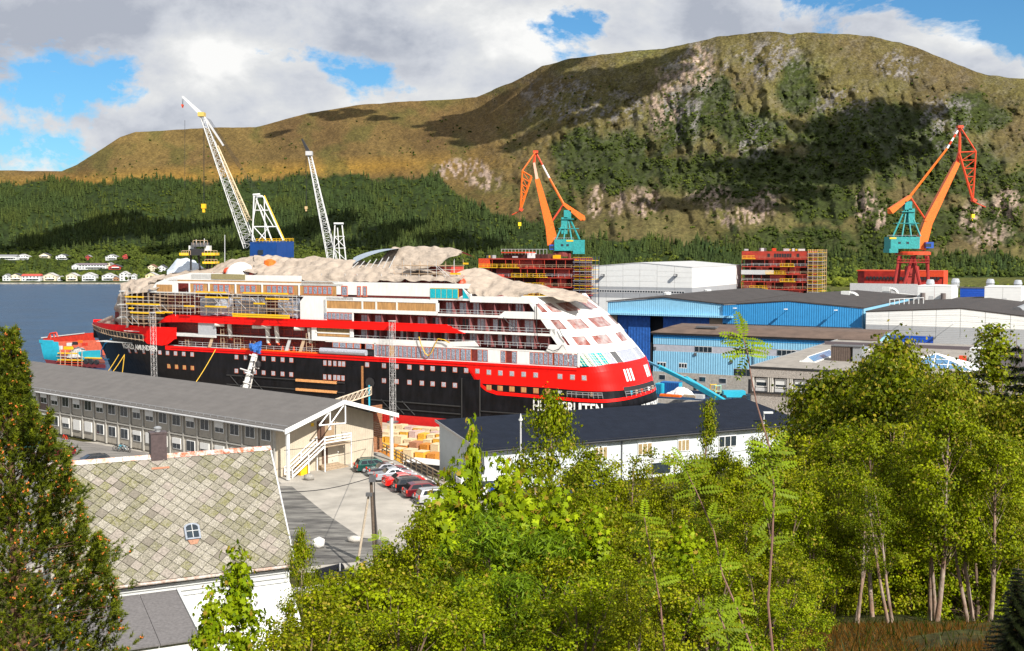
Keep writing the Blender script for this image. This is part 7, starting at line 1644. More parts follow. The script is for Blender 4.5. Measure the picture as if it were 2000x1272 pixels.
    for kk in range(3):b=MB();b.box(o+u*LEN/2-v*.06-UZ*(.25+kk*.22),(LEN-.6,.05,.16),x=u,y=v);b.build('fascia_board',offwhite,rt)

    ze2=E_.z-.55;an=thing('flat_annexe','flat grey felt-roofed annexe below the slate roof at the bottom left','annexe',E_+u*7-v*2-UZ*6);gf=mat('speckled_felt',(.15,.14,.14),.95,.2,3,.5,30)
    p0=E_+u*5.35-v*.05;p0.z=ze2
    for i in range(3):b=MB();b.prism([p0+u*(i*1.55+.01),p0+u*(i*1.55+1.54),p0+u*(i*1.55+1.54)-v*5.4-UZ*.52,p0+u*(i*1.55+.01)-v*5.4-UZ*.52],UZ*.06);b.build('roof_sheet',gf,an)
    b=MB();b.prism([p0-u*.12+UZ*.0,p0-UZ*.0,p0-v*5.5-UZ*.52,p0-u*.12-v*5.5-UZ*.52],UZ*.14);b.build('edge_trim',offwhite,an);b=MB();b.prism([p0-UZ*.02,p0+u*4.6-UZ*.02,p0+u*4.6-v*5.2-UZ*.55,p0-v*5.2-UZ*.55],-UZ*5);b.build('wall',white,an)
    lt=thing('lean_to','lean-to with bright white weatherboards below the slate roof','lean-to',E_+u*2.5-v*2-UZ*6);q0=E_-v*.1-UZ*.85
    for i in range(17):s=i*.2;b=MB();b.prism([q0+u*.3-v*s*.8-UZ*s*.55,q0+u*5.15-v*s*.8-UZ*s*.55,q0+u*5.15-v*(s+.21)*.8-UZ*(s+.19)*.55,q0+u*.3-v*(s+.21)*.8-UZ*(s+.19)*.55],UZ*.03);b.build('roof_board',white,lt)
    b=MB();b.prism([q0+u*.4-v*.1-UZ*.15,q0+u*5.1-v*.1-UZ*.15,q0+u*5.1-v*2.6-UZ*1.9,q0+u*.4-v*2.6-UZ*1.9],-UZ*5);b.build('wall',white,lt)
slate_house()

# ---- cars
def car_proto(label,kind,paint,p,rot,group,L_=4.5,hh=1.45):
    rt=thing('parked_car',label,'car',p,group);W_=.88;x0,x1=-L_/2,L_/2;zb=.28;belt=.92

    if kind=='sedan':roof=[(x0+.95,belt+.02),(x0+1.45,hh-.05),(x0+2.0,hh),(x1-2.05,hh-.03),(x1-1.25,belt)];low=[(x0,.5),(x0+.05,.88),(x0+.9,.96),(x1-1.2,.94),(x1-.35,.80),(x1,.62),(x1+.02,.35)]
    elif kind=='hatch':roof=[(x0+.12,belt+.02),(x0+.5,hh-.1),(x0+1.0,hh),(x1-2.0,hh-.03),(x1-1.1,belt)];low=[(x0,.45),(x0+.03,.92),(x0+.1,.95),(x1-1.1,.94),(x1-.3,.80),(x1,.62),(x1+.02,.35)]
    else:roof=[(x0+.10,belt+.02),(x0+.38,hh-.06),(x0+.8,hh),(x1-2.1,hh-.02),(x1-1.2,belt)];low=[(x0,.45),(x0+.02,.92),(x0+.1,.95),(x1-1.2,.94),(x1-.3,.80),(x1,.64),(x1+.02,.35)]
    base=Vector(p)
    def V(x,y,z):return base+Vector((x,y,z))
    b=MB();rows=[]
    for y,ins in((-W_,.10),(-W_+.05,0),(W_-.05,0),(W_,.10)):
        row=[V(x0+ins,y*(1 if ins==0 else 1),zb)]+[V(x+(ins*.6 if x<0 else-ins*.6),y,z-ins*.55)for x,z in low]+[V(x1-ins,y,zb)];rows.append(row)
    rows=[rows[0],rows[1],rows[2],rows[3]];b.grid(rows);b.face(rows[0][::-1]);b.face(rows[3])
    b.build('body',paint,rt,smooth=False)
    rt_in=.17;b=MB();A=[V(x,-W_+.06+(z-belt)/(hh-belt)*rt_in,z)for x,z in roof];B_=[V(x,W_-.06-(z-belt)/(hh-belt)*rt_in,z)for x,z in roof];b.grid([A,B_]);b.face(A[::-1]);b.face(B_);b.build('cabin',paint,rt)

    def inset(poly,k=.10):c=sum((Vector(q)for q in poly),Vector())/len(poly);return[Vector(q).lerp(c,k)for q in poly]
    gl=mat('car_glass',(.012,.016,.02),.05,.1,1,spec=1)
    for side,pts in((-1,A),(1,B_)):
        n_=3 if kind=='wagon' else 2
        xa,xb=roof[0][0]+.25,roof[-1][0]-.2;ta,tb=roof[1][0]+.2,roof[3][0]-.05
        for i in range(n_):
            def pt(f,top):x=(ta+(tb-ta)*f)if top else(xa+(xb-xa)*f);z=hh-.12 if top else belt+.07;return V(x,side*(W_-.045-(z-belt)/(hh-belt)*rt_in),z)
            q=MB();P4=[pt(i/n_+.02,0),pt((i+1)/n_-.02,0),pt((i+1)/n_-.02,1),pt(i/n_+.02,1)];q.prism(P4,Vector((0,side*.012,0)));q.build('side_window',gl,rt)
    for i0,i1,nm in((0,1,'rear_window'),(3,4,'windscreen')):
        P4=inset([A[i0],B_[i0],B_[i1],A[i1]],.10);o=Vector((-.03 if i0==0 else .03,0,.02));q=MB();q.face([w_+o for w_ in P4]);q.build(nm,gl,rt)
    for s in(-1,1):
        q=MB();hl=.32 if kind!='wagon' else .5;q.box(V(x0+.02,s*(W_-.13),.72+hl*.15),(.14,.22,.22+hl*.25));q.build('tail_light',mat('tail_red',(.7,.03,.01),.3),rt)
        q=MB();q.box(V(x1-.12,s*(W_-.18),.66),(.2,.3,.15));q.build('headlight',mat('lamp_glass',(.7,.72,.75),.15),rt)
        q=MB();q.box(V(x1-1.35,s*(W_+.07),.98),(.16,.16,.12));q.build('wing_mirror',paint,rt)
        for xx in(x0+.8,x1-.85):w=MB();w.lathe((base.x+xx,base.y+s*(W_-.2),base.z+.32),[(.3,0),(.32,.02),(.32,.2),(.2,.21)],14,axis=(0,s));wo=w.build('wheel',blk,rt);w=MB();w.lathe((base.x+xx,base.y+s*(W_+.012),base.z+.32),[(.2,0),(.08,.015)],10,axis=(0,s));w.build('rim',steel,wo)
    q=MB();q.box(V(x0-.03,0,.64),(.03,.5,.12));q.build('number_plate',white,rt);q=MB();q.box(V(x0-.02,0,.42),(.16,W_*1.9,.2));q.build('bumper',paint if kind!='wagon' else dgrey,rt);q=MB();q.box(V(x1,0,.42),(.14,W_*1.85,.22));q.build('bumper',paint,rt)
    if kind=='wagon':
        for s in(-1,1):q=MB();q.tube(V(x0+.7,s*.62,hh+.03),V(x1-2.3,s*.62,hh+.03),.025,4);q.build('roof_rail',blk,rt)
    rt.rotation_euler=(0,0,rot);return rt
def cars():
    fa,fb=G(753,890,ZL),G(823,928,ZL);fd=(fb-fa).normalized();hd=Vector((-fd.y,fd.x,0));hd=hd if hd.x>0 and hd.y>-1 else hd
    if hd.x<0:hd=-hd
    rot=math.atan2(hd.y,hd.x)-.05;g='cars parked in a row against the fence'
    def cp(n,c,r=.28,m=.3):return mat(n,c,r,0,1,metal=m,coat=.5)
    L=[('dark green estate car, first in the row by the barracks','wagon',cp('green_paint',(.01,.075,.06)),698,922),('dark grey saloon second in the row, between green and silver cars','sedan',cp('slate_paint',(.06,.06,.075)),722,930),('silver saloon third in the row beside the red one','sedan',cp('silver_paint',(.42,.46,.50)),736,940),('bright red saloon with rear spoiler','sedan',cp('bright_red_paint',(.62,.012,.01),m=0),754,951),('black estate car between the two red ones','wagon',cp('black_paint',(.012,.012,.015)),773,961),('dark wine-red hatchback next to the silver estate','hatch',cp('wine_paint',(.13,.008,.015)),794,972),('silver estate car, nearest of the row under the maple branch','wagon',cp('silver_paint2',(.46,.47,.48)),818,984)]
    for lab,kind,paint,px,py in L:
        q=G(px,py,ZL);c=q+Vector((math.cos(rot),math.sin(rot),0))*2.05;hh=1.5 if kind!='sedan' else 1.38
        o=car_proto(lab,kind,paint,c,rot,g,4.5,hh)
        if 'spoiler' in lab:
            q=MB();q.box(c+Vector((-2.1,0,1.1)),(.3,1.5,.05));q.box(c+Vector((-2.1,.6,1.0)),(.1,.06,.2));q.box(c+Vector((-2.1,-.6,1.0)),(.1,.06,.2));q.build('spoiler',paint,o)
    for lab,kind,paint,px,py,r_ in(('black hatchback with only its roof showing above the slate ridge','hatch',cp('black_paint',(.012,.012,.015)),178,912,.25),('dark red car behind the pine at the left','sedan',cp('wine_paint',(.13,.008,.015)),108,892,.2),('teal car almost hidden by the pine, leftmost of the yard','hatch',cp('teal_car_paint',(.02,.12,.14)),48,878,.2)):
        car_proto(lab,kind,paint,G(px,py,ZL),math.pi+r_+.35,'cars in the barracks yard',4.4,1.45)

    f0,f1=G(738,878,ZL),G(868,948,ZL);rt=thing('timber_fence','grey timber post and rail fence behind the parked cars','fence',f0);n=13
    for i in range(n+1):p=f0.lerp(f1,i/n);b=MB();b.box(p+UZ*.6,(.14,.14,1.25));b.build('post',wood,rt)
    for z in(.35,.75,1.15):
        for i in range(0,n,2):a,c=f0.lerp(f1,i/n),f0.lerp(f1,min(1,(i+2)/n));b=MB();b.tube(a+UZ*z,c+UZ*z,.075,4);b.build('rail',wood,rt)
cars()

# ---- palletised blocks in the lower yard: each stack a thing
def pallets():
    sh=[mat('yellow_blocks',(.70,.38,.04),.6,.2,1.5),mat('orange_blocks',(.52,.20,.03),.65,.25,2),mat('pale_blocks',(.66,.52,.32),.6,.15,2),mat('brick_blocks',(.38,.17,.09),.8,.25,2),mat('wrap_pink',(.58,.42,.38),.4,.3,2.5)]
    x_,y_=Vector((*SX,0)),Vector((*SB,0));r=random.Random(5)
    cols=['yellow','orange-brown','cream','brick-brown','pinkish wrapped'];k=0
    rows=[(905,700,860,2.3,7,0),(893,700,865,2.6,8,1),(878,700,868,2.3,9,2),(866,700,872,2.2,10,3),(856,715,875,1.6,10,4),(848,760,880,1.5,7,5)]
    names=['nearest','second','third','fourth','fifth','farthest']
    for py,x0,x1,h,n,ri in rows:
        a,c=G(x0,py-2,1.9),G(x1,py+8,1.9)
        for i in range(n):
            p=a.lerp(c,(i+.5)/n);hh=h*r.uniform(.8,1.1);w=(c-a).length/n*.86;m=r.choice([0,1,0,2,3]if ri<3 else[4,2,0,4,2])
            rt=thing('pallet_stack','%s block stack in the %s stockyard row, %s from the left'%(cols[m],names[ri],('first second third fourth fifth sixth seventh eighth ninth tenth'.split())[i]),'pallet stack',p,'stacks of blocks in the stockyard')
            b=MB();b.box(p+UZ*.07,(w,2.0,.14),x=x_,y=y_);b.build('pallet',wood,rt)
            for j in range(max(1,int(w/1.25))):
                nn=max(1,int(w/1.25));ww=w/nn;b=MB();b.box(p+x_*(-w/2+ww*(j+.5))+UZ*(.14+hh/2),(ww*.92,1.9,hh),x=x_,y=y_);b.build('block_load',sh[m],rt)
            if r.random()<.75:b=MB();b.box(p+UZ*(.17+hh),(w*.98,1.95,.06),x=x_,y=y_);b.build('wrapping',sh[2]if m!=4 else sh[4],rt)
    c=G(812,921,1.9);p=P(808,912,150);
    p.x+=1.5;b=MB();b.box(Vector((p.x,160,3.8)),(7,3,4.4),x=x_,y=y_);o=b.build('black_skip',blk);tag(o,'black tarred box behind the timber fence near the pale gable','box')
    b=MB();b.box(Vector((p.x,160,6.1)),(7.2,3.2,.12),x=x_,y=y_);tag(b.build('white_cover',white),'white sheet lying over the black box behind the fence','sheet')
pallets()

# ---- power pole with strut, cable, block stones, culvert pipes
def lot_things():
    b0=G(733,1108,10.7);rt=thing('utility_pole','wooden twin utility pole with raking strut at the edge of the car park','utility pole',b0);t=P(724,924,b0.y);pm=mat('pole_wood',(.13,.095,.07),.85,.25,3)
    b=MB();b.tube(b0,t,.15,8,.12);b.build('pole',pm,rt);b=MB();b.tube(b0+Vector((.3,.1,0)),P(729,962,b0.y+.1),.12,7,.1);b.build('pole',mat('pole_wood2',(.09,.08,.075),.85),rt);s0=G(696,1116,10.7);b=MB();b.tube(s0,P(720,968,b0.y),.11,7,.09);b.build('strut',mat('pole_pale',(.40,.33,.25),.85,.2,3),rt)
    b=MB();b.box(P(727,935,b0.y-.2),(.5,.4,.5));b.box(P(721,966,b0.y-.2),(.5,.4,.25));b.build('bracket',dgrey,rt);b=MB();b.tube(P(731,940,b0.y-.2),P(736,1100,b0.y-.2),.035,4);b.build('cable_riser',blk,rt);b=MB();b.box(t,(.45,.4,.12));b.build('cap',steel,rt)
    far=P(430,1002,48);top=P(722,934,b0.y)
    for i,(a,c,sag)in enumerate(((top,P(545,962,80),.3),(top,P(729,856,135),.2),(P(729,856,135),P(555,880,123),.1))):
        b=MB();pts=[a.lerp(c,k/8)-UZ*sag*math.sin(k/8*math.pi)for k in range(9)];b.path(pts,.03,4);tag(b.build('overhead_cable',blk),['overhead cable from the pole head leftwards over the lot','cable from the pole head to the barracks gable','cable along the barracks gable wall'][i],'cable')
    for x,y,s,l,m,k in((622,1070,1.15,'rough white cube-like rock at the lot edge','white_stone',1),(692,1059,.75,'low pale boulder near the pole strut','pale_stone',1.8),(603,938,.9,'grey boulder at the barracks corner','grey_stone',1.3)):
        c=G(x,y,ZL);iv,fa=ICO;V=iv*(1+RNG.uniform(-.18,.18,(12,1)));V=np.sign(V)*np.abs(V)**.6;V=V*s*.5*np.array([k,1,.85])+np.array(c)+np.array([0,0,s*.35]);o=npmesh('boulder',V,fa,mat(m,{'white_stone':(.72,.70,.66),'pale_stone':(.5,.47,.42),'grey_stone':(.3,.28,.25)}[m],.9,.2,3,.6,6));tag(o,l,'boulder')
    for i,(x0,y0,x1,y1)in enumerate(((620,1122,668,1110),(624,1132,688,1122))):
        p,q=G(x0,y0,11.3),G(x1,y1,11.3);rt=thing('drain_pipe',['rear black ribbed drain pipe in the grass','front black ribbed drain pipe in the grass'][i],'pipe',p,'ribbed pipes');d=(q-p);n=34
        b=MB();b.tube(p,q,.34,14,cap=False);b.build('pipe_wall',mat('pipe_plastic',(.012,.013,.018),.35),rt);b=MB()
        for k in range(n):a=p+d*k/n;b.tube(a,a+d*.5/n,.40,14);
        b.build('pipe_ribs',MATS['pipe_plastic'],rt,kind='stuff')
    for x,y,y1,l in((664,1128,1100,'thin grey stake standing before the black pipes'),(741,1112,1086,'short pale stake right of the utility pole')):
        c=G(x,y,10.9);b=MB();b.tube(c,P(x,y1,c.y),.05,6);tag(b.build('stake',lgrey),l,'stake')
lot_things()
# ================================================================ NEAR VEGETATION
leafm=mat('leaf',(.1,.13,.02),.5,attr='tint',trans=.28,spec=.12)
needlem=mat('needle',(.05,.07,.02),.6,attr='tint',trans=.15,spec=.25)
bark_b=mat('birch_bark',(.22,.13,.085),.85,.35,3,.5,14,aniso=(1,1,.5),col2=(.36,.29,.24));bark_d=mat('brown_bark',(.13,.085,.055),.9,.3,3,.6,14)
rg=np.random.default_rng(21)
OUT=None
def rand_frames(n,up=.25):
    nrm=rg.normal(0,.55,(n,3));nrm[:,2]+=up
    if OUT is not None:nrm=nrm+OUT
    nrm/=np.linalg.norm(nrm,axis=1)[:,None]+1e-9
    t=rg.normal(0,1,(n,3));t[:,2]-=.5;t-=nrm*(t*nrm).sum(1)[:,None];t/=np.linalg.norm(t,axis=1)[:,None]
    return nrm,t,np.cross(nrm,t)
def leaves(pts,size,tint,kind='oval'):
    n=len(pts);nr,t,w=rand_frames(n);s=size*rg.uniform(.65,1.3,n)[:,None]
    if kind=='star':
        A=np.array([-1.4,-.75,0,.75,1.4]);vs_=[pts];order=[]
        ring=[]
        for i,a in enumerate(A):
            L_=(.62,.9,1.0,.9,.62)[i];ring.append(pts+(t*math.cos(a)+w*math.sin(a))*s*L_-nr*s*.12)
            if i<4:m=(a+A[i+1])/2;ring.append(pts+(t*math.cos(m)+w*math.sin(m))*s*.45)
        V=np.stack([pts-t*s*.25]+ring,1);k=V.shape[1];F_=np.array([(0,i,i+1)for i in range(1,k-1)])
    elif kind=='oval':V=np.stack([pts-t*s*.5,pts+w*s*.36+nr*s*.1,pts+t*s*.55,pts-w*s*.36+nr*s*.1],1);F_=np.array([(0,1,2),(0,2,3)])
    else:V=np.stack([pts-t*s*.8,pts+w*s*.17+nr*s*.06,pts+t*s*.9,pts-w*s*.17+nr*s*.06],1);F_=np.array([(0,1,2),(0,2,3)])
    k=V.shape[1];faces=(F_[None]+(np.arange(n)*k)[:,None,None]).reshape(-1,3);tf=np.repeat(tint,len(F_),0);return V.reshape(-1,3),faces,tf
def tints(n,a,b,pk=0.0,c=(.3,.2,.02),clump=None):
    k=rg.uniform(0,1,(n,1))*.6+(clump[:,None]if clump is not None else rg.uniform(0,1,(n,1)))*.4;t=np.array([a])*(1-k)+np.array([b])*k;t*=rg.uniform(.75,1.25,(n,1))
    if pk:m=rg.uniform(0,1,n)<pk;t[m]=np.array(c)*rg.uniform(.7,1.2,(m.sum(),1))
    return t
HIDE=[]
def tree_proto(kind,h,rad,nclump,nleaf,lsize,ca,cb,base=.15,bark=None,shape='oval',leafk='oval',crad=.34,yellow_=.03,lean=.05,stems=1,ycol=(.32,.26,.03)):
    """a tree of height h standing at the origin: bark mesh and crown mesh"""
    tb=MB();cl=[];r=rg
    for st in range(stems):
        a0=r.uniform(0,6.28);lx,ly=(math.cos(a0)*lean*h,math.sin(a0)*lean*h);off=(r.normal(0,.12)*(stems>1),r.normal(0,.12)*(stems>1))
        def tp(k):return Vector((off[0]+lx*k**1.3*(1+stems*.3)+.05*h*.3*math.sin(k*5+a0),off[1]+ly*k**1.3*(1+stems*.3)+.04*h*.3*math.cos(k*4+a0),h*k))
        tr=.011*h+.02;N_=12
        for i in range(N_):tb.tube(tp(i/N_),tp((i+1)/N_),tr*(1-i/N_)**.8+.006,6,tr*(1-(i+1)/N_)**.8+.006,cap=False)
        for _ in range(nclump//stems):
            k=base+(1-base)*r.uniform(0,1)**.85;kk=(k-base)/(1-base)
            if shape=='oval':env=math.sin(min(1,kk*.93+.09)*math.pi)**.65
            elif shape=='cone':env=(1-kk)**.8+.04
            elif shape=='spire':env=(1-kk)*.75+.2*math.sin(kk*math.pi)+.03
            else:env=math.sin(min(1,kk*.8+.2)*math.pi)**.5
            rr=rad*env*r.uniform(.25,1)**.5*r.uniform(.8,1.2);a=r.uniform(0,6.28);c=tp(k)+Vector((math.cos(a)*rr,math.sin(a)*rr,r.normal(0,.03*h)))
            cl.append(tuple(c));k0=max(.05,k-.12-rr/h*.5);b0=tp(k0);mid=b0.lerp(c,.5)+Vector((0,0,.04*h*(1 if kind!='willow' else-1)))
            (r.uniform()<.4)and(tb.tube(b0,mid,.002*h+.004,3,.008,cap=False),tb.tube(mid,c,.008,3,.003,cap=False))
    cl=np.array(cl);per=nleaf//len(cl);pts=np.repeat(cl,per,0);cr=crad*(h/7)*(.6+.4*rg.uniform(.6,1.4,len(cl)))
    d=rg.normal(0,1,pts.shape)*np.repeat(cr,per)[:,None]*np.array([.75,.75,.5]);pts=pts+d;pts[:,2]=np.maximum(pts[:,2],.1)
    global OUT
    o1=d/(np.linalg.norm(d,axis=1)[:,None]+1e-9);o2=pts*np.array([1,1,0]);o2/=np.linalg.norm(o2,axis=1)[:,None]+1e-9;OUT=o1*.9+o2*.45
    cm=np.repeat(rg.uniform(0,1,len(cl)),per);V,Fc,tf=leaves(pts,lsize,tints(len(pts),ca,cb,yellow_,ycol,cm),leafk);OUT=None
    rt=link(kind,None,loc=Vector((0,0,-500)));tb2=MB();tb2.v=[(x,y,z-500)for x,y,z in tb.v];tb2.f=tb.f;tb2.m=tb.m;tb2.build('trunk',bark or bark_b,rt,smooth=True);o=npmesh('crown',V,Fc,leafm,tf,parent=rt);HIDE.append(rt);rt['h']=h;return rt
PR={}
PR['birch']=[tree_proto('birch_tree',8,1.75,95,15000,.105,(.035,.065,.001),(.34,.38,.004),.12,yellow_=.08,crad=.25),tree_proto('birch_tree',8,1.35,80,12000,.105,(.04,.07,.001),(.40,.42,.006),.08,yellow_=.10,stems=2,crad=.25),tree_proto('birch_tree',8,1.6,80,11500,.105,(.035,.065,.001),(.33,.38,.004),.38,yellow_=.08,crad=.27)]
PR['thin_birch']=[tree_proto('birch_tree',8,1.05,60,6000,.10,(.05,.08,.002),(.29,.33,.006),.1,shape='cone',yellow_=.08,crad=.22)]
PR['alder']=[tree_proto('broadleaved_tree',9,2.9,170,27000,.15,(.018,.04,.001),(.20,.235,.003),.08,bark=bark_d,shape='full',yellow_=.12,crad=.36,ycol=(.30,.25,.02)),tree_proto('broadleaved_tree',9,2.5,150,24000,.15,(.022,.048,.001),(.25,.275,.004),.08,bark=bark_d,shape='full',yellow_=.16,crad=.36,stems=2)]
PR['maple']=[tree_proto('maple_tree',6,1.5,80,3400,.15,(.07,.14,.002),(.36,.44,.006),.1,bark=bark_d,shape='cone',leafk='star',crad=.30,yellow_=.04,ycol=(.36,.25,.03))]
PR['willow']=[tree_proto('willow_bush',5,1.7,90,10000,.11,(.03,.075,.002),(.21,.31,.010),.05,bark=bark_d,shape='full',leafk='lance',crad=.42,yellow_=.02)]
PR['shrub']=[tree_proto('shrub',4,1.6,70,12000,.080,(.028,.06,.001),(.34,.41,.004),.03,bark=bark_d,shape='full',crad=.36,yellow_=.07,stems=3,lean=.12),tree_proto('shrub',4,1.5,70,11500,.080,(.04,.07,.001),(.40,.42,.006),.03,bark=bark_d,shape='full',crad=.36,yellow_=.12,stems=3,lean=.12)]
PR['pole_birch']=[tree_proto('birch_tree',8,1.2,46,5200,.10,(.03,.06,.001),(.22,.27,.004),.45,yellow_=.06,stems=2,crad=.27,lean=.12)]
def spruce_proto():
    h=8;tb=MB();tb.tube((0,0,-500),(0,0,h-500),.1,6,.01);segs=[];r=rg
    for i in range(26):
        k=i/26;z=h*(.08+.9*k);L_=(1-k)*2.1+.12;m=7
        for j in range(m):
            a=6.28*j/m+i*.7;e=Vector((math.cos(a)*L_,math.sin(a)*L_,z-.16*L_+r.normal(0,.05)));b0=Vector((0,0,z));tb.tube(b0-Vector((0,0,500)),e-Vector((0,0,500)),.02,3,.005,cap=False)
            for q in np.linspace(.15,1,int(8+L_*12)):segs.append((*b0.lerp(e,q),a,L_*(1-q)*.5+.10))
    S=np.array(segs);n=len(S)*5;R_=np.repeat(S,5,0);sd=np.tile([-1,1,-1,1,0],len(S));ang=R_[:,3]+sd*rg.uniform(.5,1.2,n);ln=R_[:,4]*.5+.12;base=R_[:,:3];tip=base+np.stack([np.cos(ang)*ln,np.sin(ang)*ln,rg.normal(-.05,.05,n)],1);px_=np.stack([-np.sin(ang),np.cos(ang),np.zeros(n)],1)*.035
    V=np.stack([base-px_,base+px_,tip],1);faces=np.arange(n*3).reshape(-1,3);rt=link('spruce_tree',None,loc=Vector((0,0,-500)));tb.build('trunk',bark_d,rt);npmesh('crown',V.reshape(-1,3),faces,needlem,tints(n,(.006,.011,.002),(.020,.028,.004)),parent=rt);HIDE.append(rt);rt['h']=h;return rt  # needles tinted near black, shade of the wood put into the colour
PR['spruce']=[spruce_proto()]
NAMES={'birch':'birch','thin_birch':'slender birch','pole_birch':'thin-stemmed birch','alder':'dense broadleaved tree','maple':'lime-green maple','willow':'narrow-leaved willow bush','shrub':'leafy shrub','spruce':'spruce'}
USED=set()
def plant(kind,px,Y,top,label,var=None,wide=1.0,grp=None):
    i=(int(px)+int(Y))%len(PR[kind])if var is None else var;pr=PR[kind][i];x=P(px,1000,Y).x;zg=float(hz(x,Y))-.1;zt=P(px,top,Y).z;s=(zt-zg)/pr['h'];p=Vector((x,Y,zg))
    key=pr.name
    if key not in USED:USED.add(key);r=pr;r.location=p;r['label']=label
    else:r=copytree(pr,p,0,label)
    r['category']='shrub' if kind in('willow','shrub')else 'tree';r.rotation_euler=(0,0,(px*1.7)%6.28);r.scale=(s*wide,s*wide,s)
    if grp:r['group']=grp
    return r
# -- right-hand wood
for k,px,Y,top,lab,w,*vv in[
 ('alder',1598,52,800,'yellow-green broadleaved tree at the left edge of the right-hand wood, beside the dark roof',.9),('alder',1648,56,740,'tall broadleaved tree right behind the left edge of the wood, before the concrete office',.9),('alder',1700,55,685,'tallest yellowish broadleaved tree below the brown roof box',.9),('alder',1762,50,716,'broadleaved tree before the long skylight',.9),
 ('alder',1822,47,748,'broadleaved tree directly below the glass pyramid',.85),('alder',1872,45,765,'broadleaved tree right of the glass pyramid posts',.85),('alder',1925,44,800,'broadleaved tree below the white roof plant box',.85),('alder',1985,42,800,'broadleaved tree at the right picture edge under the spruces',.85),
 ('birch',1660,40,850,'birch crown filling the left middle of the right-hand wood',1.2),('birch',1745,38,830,'birch crown in the centre of the right-hand wood',1.2),('birch',1900,36,850,'birch crown at right of the right-hand wood',1.2),('birch',1975,34,870,'birch crown by the right picture edge, middle height',1.2),
 ('birch',1832,27,800,'birch with thick pinkish straight trunk standing at lower right',1.0,2),('birch',1712,28,850,'birch with pale bent trunk left of the thick-trunked one',1.0,2),('birch',1935,27,860,'slanting birch right of the thick-trunked one',1.0,2),('birch',1625,30,915,'birch at lower left of the right-hand wood',1.1),('birch',1570,29,930,'birch between the rowan sapling and the right-hand wood',1.1),('birch',1785,33,880,'birch half hidden behind the thick-trunked one',1.1,2),
 ('thin_birch',1930,68,640,'thin dark-crowned birch rising against the white hall at far right',1.2),('spruce',1976,64,650,'slender spruce top standing against the white hall',.55),('spruce',1905,62,705,'small dark spruce left of the slender spruce top',.8),('spruce',1998,58,690,'spruce at the right picture edge beside the hall',.9),('spruce',1950,60,745,'low dark spruce between the two taller ones at right',1.0),('spruce',1992,14,1100,'spruce tinted black-green for shade, filling the bottom right corner',1.2),('spruce',1650,48,960,'bluish spruce inside the wood behind the birches',1.0)]:plant(k,px,Y,top,lab,vv[0]if vv else None,w)
# -- middle birches in front of the pale wall
for k,px,Y,top,lab,w,*vv in[
 ('birch',1072,44,792,'tall airy birch rising over the dark roof before the ship lettering',.72,2),('thin_birch',1366,42,788,'slender light-green young birch rising over the dark roof',.6),('birch',1165,40,895,'birch before the pale wall left of the curtained window',.9),('birch',1222,42,900,'yellowish birch before the leftmost curtained window',.9),('birch',1290,40,885,'yellowish birch before the pale wall in the middle',.9),('birch',1345,38,900,'birch before the second curtained window',.9),('birch',1400,42,890,'birch left of the dark three-part window',.8),('birch',1500,40,835,'birch before the right end of the dark roof, by the street lamp',.8),('birch',1545,46,850,'birch at the right end of the pale building',1.0),('birch',1455,36,905,'birch below the dark three-part window',1.0),
 ('thin_birch',1118,36,905,'thin young birch left of the blue cover',1.0),('birch',1030,36,925,'low birch at the left foot of the tall airy birch',.9)]:plant(k,px,Y,top,lab,vv[0]if vv else None,w)
# -- maples and shrubs left of centre
for k,px,Y,top,lab,w in[
 ('maple',912,33,885,'lime-green maple with narrow top spire before the pale gable',.42),('maple',900,31,955,'lime-green maple with branch tip over the silver estate car',1.0),('maple',968,32,945,'lime-green maple right of the narrow spire',.8),('maple',838,29,1015,'lime-green maple at the car-park edge below the cars',1.1),('maple',1015,30,972,'broad maple between the spire and the blue cover',1.1),('maple',1110,25,1000,'yellowing maple in the middle of the thicket',1.1),('maple',1180,24,1030,'bright maple right of the narrow-leaved willow',1.0),
 ('willow',960,24,1020,'glossy narrow-leaved willow in the middle of the thicket',1.1),('willow',1050,23,1060,'second glossy willow, lower right of the first',1.1),('willow',1010,19,1140,'dark green willow at the bottom middle',1.2),
 ('birch',822,24,1030,'birch with red-brown trunk below the car park',.8),('birch',760,25,1075,'low birch with yellowing leaves right of the utility pole',.9),('birch',590,27,1050,'airy birch in front of the lean-to boards at lower left',.45),('maple',455,22,1115,'bright green maple bush before the white lean-to',.85),('maple',395,20,1185,'small bright maple bush at the bottom left before the annexe',.8),('thin_birch',620,23,1130,'thin birch at the right end of the lean-to',.8)]:plant(k,px,Y,top,lab,wide=w)
# -- rows of the thicket
orn=['first','second','third','fourth','fifth','sixth','seventh','eighth','ninth','tenth','eleventh','twelfth','thirteenth','fourteenth','fifteenth','sixteenth','seventeenth']
def row(rname,kinds,x0,x1,n,Y,top,jit,w):
    for i in range(n):
        k=kinds[i%len(kinds)];px=x0+(x1-x0)*i/(n-1)+rg.uniform(-10,10);tp=(top[0]+(top[1]-top[0])*i/(n-1))+rg.uniform(-jit,jit)
        plant(k,px,Y+rg.uniform(-1.5,1.5),tp,'%s, %s from the left in the %s of the thicket'%(NAMES[k],orn[i],rname),wide=w)
row('back row',['birch','birch','birch','thin_birch'],800,1570,14,34,(1020,965),25,.95)
row('middle row',['birch','shrub','birch','maple','birch'],790,1600,13,27,(1075,1005),30,1.1)
row('front row',['shrub','shrub','birch','shrub','maple'],690,1560,13,20.5,(1160,1070),30,1.15)
row('lowest row',['shrub','shrub','shrub','birch'],600,1500,11,16.5,(1215,1130),25,1.2)
row('edge by the grass strip',['shrub','maple','shrub'],650,760,3,27,(1165,1120),10,.9)
row('bank below the wood',['shrub','alder','shrub'],1590,1970,8,33,(1000,960),30,1.0)
row('stem clump right',['pole_birch'],1600,1900,5,27,(960,900),40,1.0)

